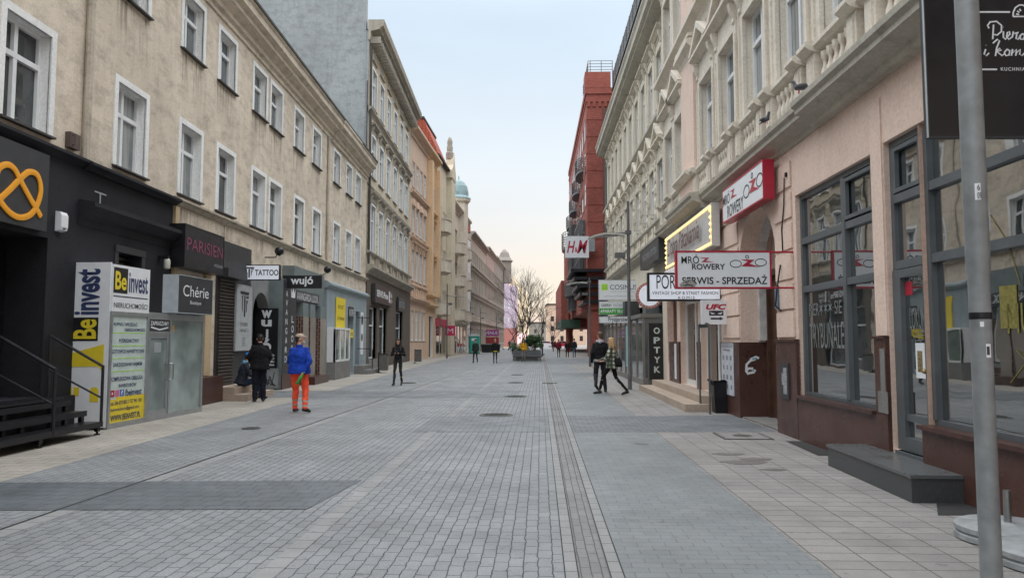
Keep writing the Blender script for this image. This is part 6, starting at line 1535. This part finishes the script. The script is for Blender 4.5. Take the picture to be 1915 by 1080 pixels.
M_shoek = mat('black shoes', (.012, .012, .012), .5); M_shoew = mat('white shoe sole', (.6, .6, .58), .5)

def person(label, loc, face, H, top, bottom, shoes=None, J=None, hair=('short', None), hatm=None, vox=.014, wide=1., thick=1., baggy=1., topz=.90, group=None, long_top=False, head_turn=0, collar=None, hem=None, prop=None):
    """local: +Y is where the person faces, +X their right; built for 1.75 m and scaled"""
    r = thing('person', label, 'person', loc, face, group); k = H / 1.75
    P = dict(head=V(0, .02, 1.62), neck=V(0, -.01, 1.46), chest=V(0, -.01, 1.28), pel=V(0, 0, .95),
             shR=V(.165, -.01, 1.365), elR=V(.225, -.05, 1.11), wrR=V(.235, .04, .87), shL=V(-.165, -.01, 1.365), elL=V(-.225, -.05, 1.11), wrL=V(-.235, .04, .87),
             hipR=V(.085, 0, .92), knR=V(.095, .03, .50), anR=V(.10, -.03, .09), toR=V(.115, .13, .035), hipL=V(-.085, 0, .92), knL=V(-.095, .03, .50), anL=V(-.10, -.03, .09), toL=V(-.115, .13, .035))
    for a, b in (J or {}).items(): P[a] = Vector(b)
    hd = P['head']; Rm = Matrix.Rotation(rad(head_turn), 3, 'Z')
    def h(x, y, z): return hd + Rm @ Vector((x, y, z))
    # body: head with brow, nose, jaw, ears; neck, torso core, limbs, hands with separate fingers
    b = [('e', h(0, -.012, .015), (.074, .092, .098), 12, Rm), ('e', h(0, .018, -.045), (.056, .066, .072), 12, Rm), ('e', h(0, .055, -.085), (.032, .03, .03), 10, Rm),
         ('c', h(0, .080, .01), .009, h(0, .094, -.022), .012), ('c', h(-.03, .072, .028), .016, h(.03, .072, .028), .016), ('c', h(-.022, .078, -.055), .012, h(.022, .078, -.055), .012)]
    for s in (-1, 1): b.append(('e', h(s * .076, -.005, -.01), (.012, .02, .03), 8, Rm))
    b += [('c', h(0, -.02, -.06), .055, P['neck'], .058), ('c', P['neck'], .06, P['chest'], .09), ('c', P['chest'], .10, P['pel'], .10)]
    for s in 'RL':
        b += [('c', P['sh' + s], .05, P['el' + s], .04), ('c', P['el' + s], .04, P['wr' + s], .027), ('c', P['hip' + s], .075, P['kn' + s], .05), ('c', P['kn' + s], .05, P['an' + s], .035)]
        w = P['wr' + s]; d = (w - P['el' + s]).normalized(); sx = 1 if s == 'R' else -1
        side = V(0, 1, 0) - d * d.y
        side = side.normalized() if side.length > .2 else V(sx, 0, 0); nrm = d.cross(side).normalized()
        pm = w + d * .055; b.append(('e', pm, (.043, .018, .05), 8, Matrix((side, nrm, d)).transposed()))
        for q, (o_, L) in enumerate(((.03, .075), (.010, .085), (-.010, .08), (-.029, .062))):
            f0 = w + d * .092 + side * o_; f1 = f0 + d * L * .55 - nrm * .01 * sx; f2 = f1 + d * L * .4 - nrm * .022 * sx
            b += [('c', f0, .0095, f1, .0085), ('c', f1, .0085, f2, .0075)]
        t0 = w + d * .035 + side * .036; b += [('c', t0, .012, t0 + side * .026 + d * .03, .0095), ('c', t0 + side * .026 + d * .03, .0095, t0 + side * .026 + d * .062, .008)]
    blob('body', b, M_skin, r, vox * .85, 2)
    # trousers
    t = []
    for s in 'RL':
        hp, kn, an = P['hip' + s], P['kn' + s], P['an' + s]
        t += [('c', P['pel'] + V((hp.x) * .75, -.012, .0), .092 * thick, hp + (kn - hp) * .12, .092 * thick), ('c', hp, .095 * thick, kn, .066 * baggy), ('c', kn, .066 * baggy, an + V(0, 0, .02), .05 * baggy)]
    blob('trousers', t, bottom, r, vox)
    # top
    c_ = P['chest']; pl = P['pel']; up = c_ - pl; nk = P['neck']; side = (P['shR'] - P['shL']).normalized(); w_, k_ = wide, thick
    tt = (topz - pl.z) / max(.1, up.z) if up.z > .1 else -.1
    sh = (P['shR'] + P['shL']) / 2
    T = [('l', [(pl + up * tt, (.168 if topz > .86 else .19) * w_ * k_, (.128 if topz > .86 else .155) * k_), (pl + up * (tt + .12), (.172 if topz > .86 else .188) * w_ * k_, (.132 if topz > .86 else .15) * k_), (pl + up * max(tt + .3, .45), .158 * w_ * k_, .118 * k_), (c_, .172 * w_ * k_, .128 * k_),
                (c_ + (sh - c_) * .55, .178 * w_, .118 * k_), (sh + (nk - sh) * .25, .135 * w_, .092 * k_), (sh + (nk - sh) * .62, .088, .078), (nk + (nk - sh) * .05, .060, .062)], side)]
    for s in 'RL': T += [('c', P['sh' + s] - side * (.03 if s == 'R' else -.03), .066 * k_, P['sh' + s] + (P['el' + s] - P['sh' + s]) * .3, .062 * k_), ('c', P['sh' + s], .064 * k_, P['el' + s], .056 * k_), ('c', P['el' + s], .056 * k_, P['wr' + s] - (P['wr' + s] - P['el' + s]).normalized() * .02, .044 * k_)]
    blob('jacket', T, top, r, vox)
    if not long_top and vox < .02 and not collar: blob('collar', [('l', [(nk - (nk - sh) * .35, .084, .08), (nk + (nk - sh) * .12, .070, .072), (nk + (nk - sh) * .42, .066, .070)], side)], top, r, vox)
    if collar: blob('hood', [('c', P['neck'] + V(-.07, -.06, .0), .05, P['neck'] + V(.07, -.06, 0), .05), ('c', P['neck'] + V(-.08, .0, .01), .04, P['neck'] + V(-.07, -.06, .0), .05), ('c', P['neck'] + V(.08, 0, .01), .04, P['neck'] + V(.07, -.06, 0), .05), ('c', P['neck'] + V(0, -.09, -.03), .05, P['neck'] + V(0, -.07, .04), .04)], collar, r, vox)
    if hem:
        blob('shirt_hem', [('l', [(pl + up * (tt - .20), .166 * w_ * k_, .126 * k_), (pl + up * (tt + .1), .158 * w_ * k_, .12 * k_)], side)], hem, r, vox)
    for s in 'RL':
        an, to = P['an' + s], P['to' + s]; dr = (to - an); f = V(dr.x, dr.y, 0).normalized() if V(dr.x, dr.y, 0).length > .02 else V(0, 1, 0)
        heel = an + V(0, 0, -.035) - f * .035 if dr.length > .1 else an
        blob('shoe', [('c', heel, .042, to, .036), ('c', an + V(0, 0, -.01), .047, an + V(0, 0, .03), .045), ('c', an + (to - an) * .5 + V(0, 0, .0), .042, to, .034)], shoes or M_shoek, r, vox)
    kind, hm = hair
    if kind:
        Hh = [('e', h(0, -.026, .038), (.080, .090, .088), 12, Rm), ('e', h(0, .008, .066), (.072, .080, .052), 12, Rm), ('e', h(0, -.055, -.01), (.070, .055, .075), 12, Rm)]
        if kind == 'long':
            for s in (-1, 0, 1): Hh += [('c', h(s * .055, -.06, 0), .045, h(s * .068, -.095, -.17), .055), ('c', h(s * .068, -.095, -.17), .055, h(s * .062, -.115, -.34), .04)]
            for s in (-1, 1): Hh += [('c', h(s * .075, .0, .03), .025, h(s * .090, .005, -.15), .042), ('c', h(s * .090, .005, -.15), .042, h(s * .10, .06, -.33), .034)]
        if kind == 'bun': Hh.append(('e', h(0, -.08, .09), (.045, .045, .04)))
        blob('hair', Hh, hm, r, vox)
    if hatm:
        blob('cap', [('e', h(0, -.012, .062), (.086, .102, .066), 14, Rm), ('c', h(-.04, .10, .052), .014, h(.04, .10, .052), .014), ('c', h(-.03, .155, .045), .010, h(.03, .155, .045), .010), ('c', h(-.035, .12, .05), .012, h(.035, .13, .048), .012)], hatm, r, vox)
    mb = MB(); [ellip(mb, h(s * .028, .078, .012), (.011, .008, .007), 8) for s in (-1, 1)]; mb.build('eyes', P_blackm, r)
    r.scale = (k, k, k); r['_P'] = 0; del r['_P']
    return r, P, h
W_ = lambda s, st=.3, lift=.0: {}      # (walking legs are given joint by joint below)
def stride(a, back=.22, front=.2, fwd='R', kb=.10):
    o = 'L' if fwd == 'R' else 'R'; sx = 1 if fwd == 'R' else -1
    return {'kn' + fwd: (sx * .095, front * .65, .51), 'an' + fwd: (sx * .10, front, .085), 'to' + fwd: (sx * .115, front + .17, .05),
            'kn' + o: (-sx * .095, -back * .15, .50), 'an' + o: (-sx * .10, -back, .13), 'to' + o: (-sx * .11, -back + .12, .035), **a}
def gp(u, v): r_ = ray(u, v); t = -HC / r_[2]; return r_[0] * t, r_[1] * t

# man in blue jacket and orange work trousers
x, y = gp(558, 771)
blue = fabric('royal blue fleece', (.014, .055, .38)); org = banded('fluorescent orange cloth', (.92, .085, .03), (.38, .27, .2), ((.15, .19), (.25, .29)))
r, P, h = person('man from behind in royal blue jacket, orange work trousers and beige cap', (x, y, 0), rad(-12), 1.76, blue, org, wide=1.12, thick=1.24, baggy=1.25, topz=.86,
       J={**stride({}, .18, .16, 'L'), 'elR': (.29, -.08, 1.13), 'wrR': (.20, -.19, .90), 'elL': (-.26, .05, 1.12), 'wrL': (-.22, .20, .98), 'hipR': (.11, 0, .9), 'hipL': (-.11, 0, .9), 'anR': (.23, -.15, .12), 'knR': (.16, .0, .5), 'toR': (.27, -.01, .04), 'knL': (-.13, .10, .5), 'anL': (-.14, .10, .085), 'toL': (-.16, .25, .04)},
       hair=('short', M_hairk), hatm=fabric('beige cotton cap', (.50, .38, .30)), head_turn=-62)
blob('face_mask', [('e', h(0, .062, -.07), (.045, .04, .035))], mat('pale blue mask', (.5, .6, .7), .8), r)
wr = r.matrix_basis @ (P['wrR'] * (1.76 / 1.75)) if False else Vector((x, y, 0)) + Matrix.Rotation(rad(-12), 3, 'Z') @ (P['wrR'] * 1.0)
bt = thing('bottle', 'green glass bottle held behind the back of the blue jacketed man', 'bottle', tuple(wr + Vector((-.005, -.03, -.05))), 0)
bt.rotation_euler = (rad(14), rad(208), 0)
MB().lathe([(.013, -.09), (.014, -.02), (.017, .0), (.034, .07), (.036, .09), (.036, .23), (.030, .24)], 0, 0, 14).build('glass_body', mat('green bottle glass', (.02, .28, .02), .08, var=.2), bt, smooth=50)
MB().lathe([(.0375, .11), (.0375, .20)], 0, 0, 14).build('paper_label', mat('dark green label', (.03, .2, .05), .5, var=.5, scale=40), bt)
MB().lathe([(.0150, -.092), (.0155, -.05)], 0, 0, 12).build('neck_foil', mat('pale foil', (.5, .45, .3), .4), bt)

# standing man in black and seated man in blue cap
x, y = gp(484, 751)
r, P, h = person('man standing in black coat, dark cap and dark trousers before the seated man', (x, y, 0), rad(28), 1.80, fabric('black coat', (.010, .010, .012)), fabric('black navy trousers', (.010, .011, .018)), wide=1.15, thick=1.15, baggy=1.35, topz=.82,
       J={'wrR': (.20, .16, .92), 'elR': (.26, -.02, 1.13), 'wrL': (-.2, .22, 1.0), 'elL': (-.26, .02, 1.14), 'head': (0, .05, 1.60)}, hair=('short', M_hairk), hatm=None)
blob('beanie', [('e', h(0, -.01, .05), (.088, .10, .085)), ('c', h(-.03, .09, .02), .02, h(.03, .09, .02), .02)], fabric('black knit', (.012, .012, .013)), r)
sx_, sy_ = -7.22, 20.45
r, P, h = person('man sitting on beige steps in bright blue cap, dark jacket and jeans', (sx_ - .12, sy_, -.04), rad(-62), 1.72, fabric('dark navy jacket', (.022, .026, .038)), fabric('dark denim', (.022, .035, .07)), wide=1.1, thick=1.15, baggy=1.2, topz=.45,
       J=dict(head=(0, .10, 1.21), neck=(0, .03, 1.05), chest=(0, -.02, .86), pel=(0, -.10, .50), shR=(.165, .0, .96), shL=(-.165, .0, .96), elR=(.24, .10, .72), wrR=(.14, .34, .66), elL=(-.24, .10, .72), wrL=(-.10, .36, .66),
              hipR=(.09, -.08, .47), hipL=(-.09, -.08, .47), knR=(.15, .36, .56), knL=(-.13, .36, .56), anR=(.16, .40, .13), anL=(-.13, .32, .13), toR=(.18, .56, .08), toL=(-.14, .48, .08)),
       hair=('short', M_hairk), hatm=fabric('bright blue cap', (.02, .22, .62)), collar=fabric('light blue hood', (.12, .28, .42)))
blob('face_mask', [('e', h(0, .066, -.075), (.046, .04, .036))], mat('white mask', (.65, .66, .68), .8), r)

# young woman with a phone
x, y = gp(744, 720)
r, P, h = person('young woman with long dark hair and black jacket, looking at her phone', (x, y, 0), rad(176), 1.68, fabric('black bomber jacket', (.014, .015, .016)), fabric('charcoal leggings', (.030, .034, .034)), wide=.88, thick=.96, baggy=.9, topz=.95,
       J={**stride({}, .20, .22, 'R'), 'elR': (.24, .02, 1.12), 'wrR': (.07, .22, 1.18), 'elL': (-.24, .02, 1.12), 'wrL': (-.06, .22, 1.18)}, hair=('long', M_hairk), shoes=M_shoek, hem=fabric('dark olive shirt', (.03, .032, .028)))
mb = MB(); mb.box(-.035, .035, -.006, .006, 0, .14); ph = mb.build('mobile_phone', mat('dark phone', (.03, .03, .035), .2), loc=(x, y - .33, 1.12)); ph.rotation_euler = (rad(35), 0, 0)
tag(ph, 'dark mobile phone held in both hands by the long haired young woman', 'phone')
for s in (-1, 1): blob('shoe_sole', [('c', V(s * .1, .18 if s > 0 else -.16, .016), .03, V(s * .112, .36 if s > 0 else -.08, .02), .03)], M_shoew, r)

# walking couple
x, y = gp(1124, 734)
r, P, h = person('tall man in black jacket with grey hood, walking beside the blond woman', (x - .02, y, 0), rad(-8), 1.88, fabric('black jacket', (.012, .012, .014)), fabric('dark grey joggers', (.026, .025, .032)), wide=1.05, thick=1.06, baggy=1.12, topz=.95,
       J={**stride({}, .30, .22, 'R'), 'anL': (-.12, -.20, .26), 'toL': (-.06, -.10, .10), 'knL': (-.13, .06, .52), 'elR': (.24, -.06, 1.11), 'wrR': (.20, .12, 1.0), 'anR': (.14, .12, .09), 'toR': (.16, .27, .04)}, hair=('short', M_hairm), hem=fabric('pale grey shirt', (.36, .36, .34)), collar=fabric('grey marl hood', (.36, .36, .40)), head_turn=30)
x, y = gp(1147, 738)
r, P, h = person('woman with long blond hair in checked shirt and black leggings, mid stride', (x - .04, y, 0), rad(62), 1.70, plaid('green plaid flannel'), fabric('black leggings', (.010, .010, .011)), wide=.98, thick=1.06, baggy=.9, topz=.80,
       J={'knL': (-.09, .26, .53), 'anL': (-.09, .36, .11), 'toL': (-.10, .54, .05), 'knR': (.09, -.10, .52), 'anR': (.10, -.44, .13), 'toR': (.11, -.29, .035), 'elL': (-.24, .06, 1.14), 'wrL': (-.10, .30, 1.06), 'elR': (.25, .0, 1.14), 'wrR': (.12, .28, 1.04)}, hair=('long', M_hairb), head_turn=10)
x2, y2 = gp(1166, 700)
hb = thing('shoulder_bag', 'black shoulder bag hanging at the back of the blond woman', 'bag', (x + .12, y - .03, .82), rad(62))
blob('bag_body', [('l', [(V(-.05, 0, .0), .06, .16), (V(-.05, 0, .06), .085, .18), (V(-.05, 0, .2), .07, .15), (V(-.05, 0, .27), .03, .10)], V(1, 0, 0))], fabric('black bag leather', (.012, .012, .013)), hb)
mb = MB(); mb.tube([(-.05, -.10, .24), (-.14, .03, .60), (-.05, .13, .24)], .012, 6); mb.build('strap', M_dmetal, hb)

# people farther off
fv = .022
def far(label, u, v, face, H, tc, bc, hr=('short', M_hairk), J=None, **k):
    x, y = gp(u, v); return person(label, (x, y, 0), rad(face), H, fabric(label[:24] + ' top', tc), fabric(label[:24] + ' legs', bc), hair=hr, vox=fv, J=J or stride({}, .16, .16, 'R'), group=None, **k)
far('person in dark camouflage jacket and cap walking near the green toilet', 889, 678, 165, 1.70, (.03, .035, .03), (.035, .036, .034), hatm=fabric('dark cap', (.02, .02, .022)), thick=1.05)
far('woman in black jacket over a yellow hem, hair up, with bare looking dark leggings', 926, 679.5, 182, 1.72, (.012, .012, .012), (.02, .026, .03), ('bun', M_hairb), hem=fabric('acid yellow hem', (.45, .42, .04)), baggy=.85, topz=.88)
far('person in a mustard yellow hooded jacket and camouflage trousers before the planter bench', 979, 676.5, 170, 1.70, (.62, .32, .02), (.20, .19, .17), ('long', M_hairk), baggy=1.15, J=dict(wrR=(.16, .2, 1.05), elR=(.27, .0, 1.1)))
far('person in a light grey coat left of the planter, seen from behind', 960, 663, -10, 1.75, (.25, .245, .235), (.015, .015, .017), ('short', M_hairg), topz=.72, thick=1.15)
far('person in a maroon jacket and black leggings walking away, leftmost of three', 1045, 668, 0, 1.72, (.16, .015, .03), (.012, .012, .014), thick=1.1, baggy=.9)
far('person with long hair in a dark jacket, middle of three walking away', 1061, 668, 0, 1.70, (.014, .014, .015), (.013, .013, .015), ('long', M_hairm), J=stride({}, .14, .12, 'L'))
far('man in a dark jacket and blue jeans, rightmost of three walking away', 1074, 668, 0, 1.80, (.015, .02, .025), (.05, .09, .14), wide=1.1)
far('distant dark figure left of the far trio, by the trees', 1033, 652, 0, 1.75, (.012, .012, .014), (.02, .02, .022)); far('distant figure in dark red beside another dark figure', 1038, 652, 0, 1.7, (.12, .03, .04), (.02, .02, .022), J=stride({}, .14, .12, 'L'))
far('distant figure in black behind the planter, left of the green shrub', 1012, 656, 180, 1.74, (.012, .012, .014), (.02, .02, .022)); far('distant figure in grey blue far behind the yellow jacketed person', 953, 653, 0, 1.72, (.05, .06, .08), (.02, .02, .025), J=stride({}, .14, .12, 'L'))

# pigeons
def pigeon(label, loc, rz, s=1.):
    o = thing('pigeon', label, 'bird', loc, rz, None); c = mat('slate pigeon feathers', (.075, .08, .095), .6, var=.35, scale=30)
    blob('body', [('c', V(0, .02, .10), .055, V(0, -.07, .085), .042), ('c', V(0, .05, .125), .038, V(0, .075, .185), .026), ('e', V(0, .085, .20), (.024, .03, .025)), ('c', V(0, -.09, .08), .026, V(0, -.19, .055), .012), ('c', V(0, .112, .197), .008, V(0, .135, .19), .004)], c, o, .008)
    mb = MB(); [mb.tube([(x, 0, .06), (x, .01, .0)], .006, 5) for x in (-.02, .02)]; mb.build('legs', P_red, o)
    mb = MB(); [ellip(mb, (sx * .048, -.05, .105), (.012, .085, .035)) for sx in (-1, 1)]; mb.build('wing', mat('dark wing feathers', (.04, .042, .05), .6), o, smooth=60); o.scale = (s, s, s)
pigeon('slate grey pigeon standing upright on the ledge above the shop windows', (RX(10.75) - .36, 10.75, 5.25), rad(60), .95)
pigeon('dark pigeon crouching farther along the ledge, near the salmon pilaster side', (RX(12.25) - .38, 12.25, 5.23), rad(200), .9)
x, y = gp(941, 654); pigeon('pigeon on the paving left of the planter bench', (x, y, 0), rad(80), 1.5); x, y = gp(1016, 665); pigeon('pigeon on the paving right of the planter bench', (x, y, 0), rad(20), 1.5)
# ------------------------------------------------------------------ separate pieces become parts of their own
def islands(o):
    me = o.data; n = len(me.vertices); p = list(range(n))
    def f(a):
        while p[a] != a: p[a] = p[p[a]]; a = p[a]
        return a
    for e in me.edges: p[f(e.vertices[0])] = f(e.vertices[1])
    g = {}
    for i in range(n): g.setdefault(f(i), []).append(i)
    bb = []
    for vs in g.values():
        c = [me.vertices[i].co for i in vs]; bb.append([[min(q[k] for q in c) - .004 for k in range(3)], [max(q[k] for q in c) + .004 for k in range(3)], vs])
    ch = True
    while ch:
        ch = False; out = []
        for b in bb:
            for q in out:
                if all(b[0][k] <= q[1][k] and q[0][k] <= b[1][k] for k in range(3)):
                    q[0] = [min(q[0][k], b[0][k]) for k in range(3)]; q[1] = [max(q[1][k], b[1][k]) for k in range(3)]; q[2] += b[2]; ch = True; break
            else: out.append(b)
        bb = out
    return [b[2] for b in bb]
def split(o, name=None):
    gs = islands(o)
    if len(gs) < 2: return
    me = o.data
    for k, vs in enumerate(gs):
        S = {v: i for i, v in enumerate(vs)}; mb = MB()
        mb.v = [tuple(me.vertices[i].co) for i in vs]
        for p in me.polygons:
            if p.vertices[0] in S: mb.f.append(tuple(S[i] for i in p.vertices)); mb.mi.append(p.material_index)
        m2 = mb.mesh(name or o.name.split('.')[0], list(me.materials), fix=False)
        if len(me.polygons) and me.polygons[0].use_smooth: m2.polygons.foreach_set('use_smooth', [True] * len(m2.polygons)); m2.set_sharp_from_angle(angle=rad(40))
        if k == 0: o.data = m2
        else:
            c = o.copy(); c.data = m2; COL.objects.link(c)
        if k == 0 and name: o.name = name
SPLIT = dict(rusticated_piers='rusticated_pier', balusters='baluster', window_grid='window', balustrade='balustrade_panel', window_bay=None, balustrade_pier=None, rusticated_pier=None, pilaster=None,
             granite_base=None, granite_sill=None, pilaster_capital=None, tread=None, shop_window=None, cornice=None, door_glass=None, beige_pilaster=None, balcony=None, wing=None, legs='leg', window_pane=None,
             window_frame=None, wall_lamp=None, shopfront_cornice=None, red_column=None, plinth=None, narrow_poster=None, handrail=None, handle=None, glazing=None, glass_bay=None, downpipe=None, cladding=None,
             chimney=None, bracket=None, bay_pier=None, bay_frame=None, railing=None, louvred_canopy='louvre', pictures='picture', rim_dots='rim_dot', support=None, small_window=None)
for o in list(COL.objects):
    b = o.name.split('.')[0]
    if o.type == 'MESH' and o.parent and b in SPLIT and not o.children: split(o, SPLIT[b])
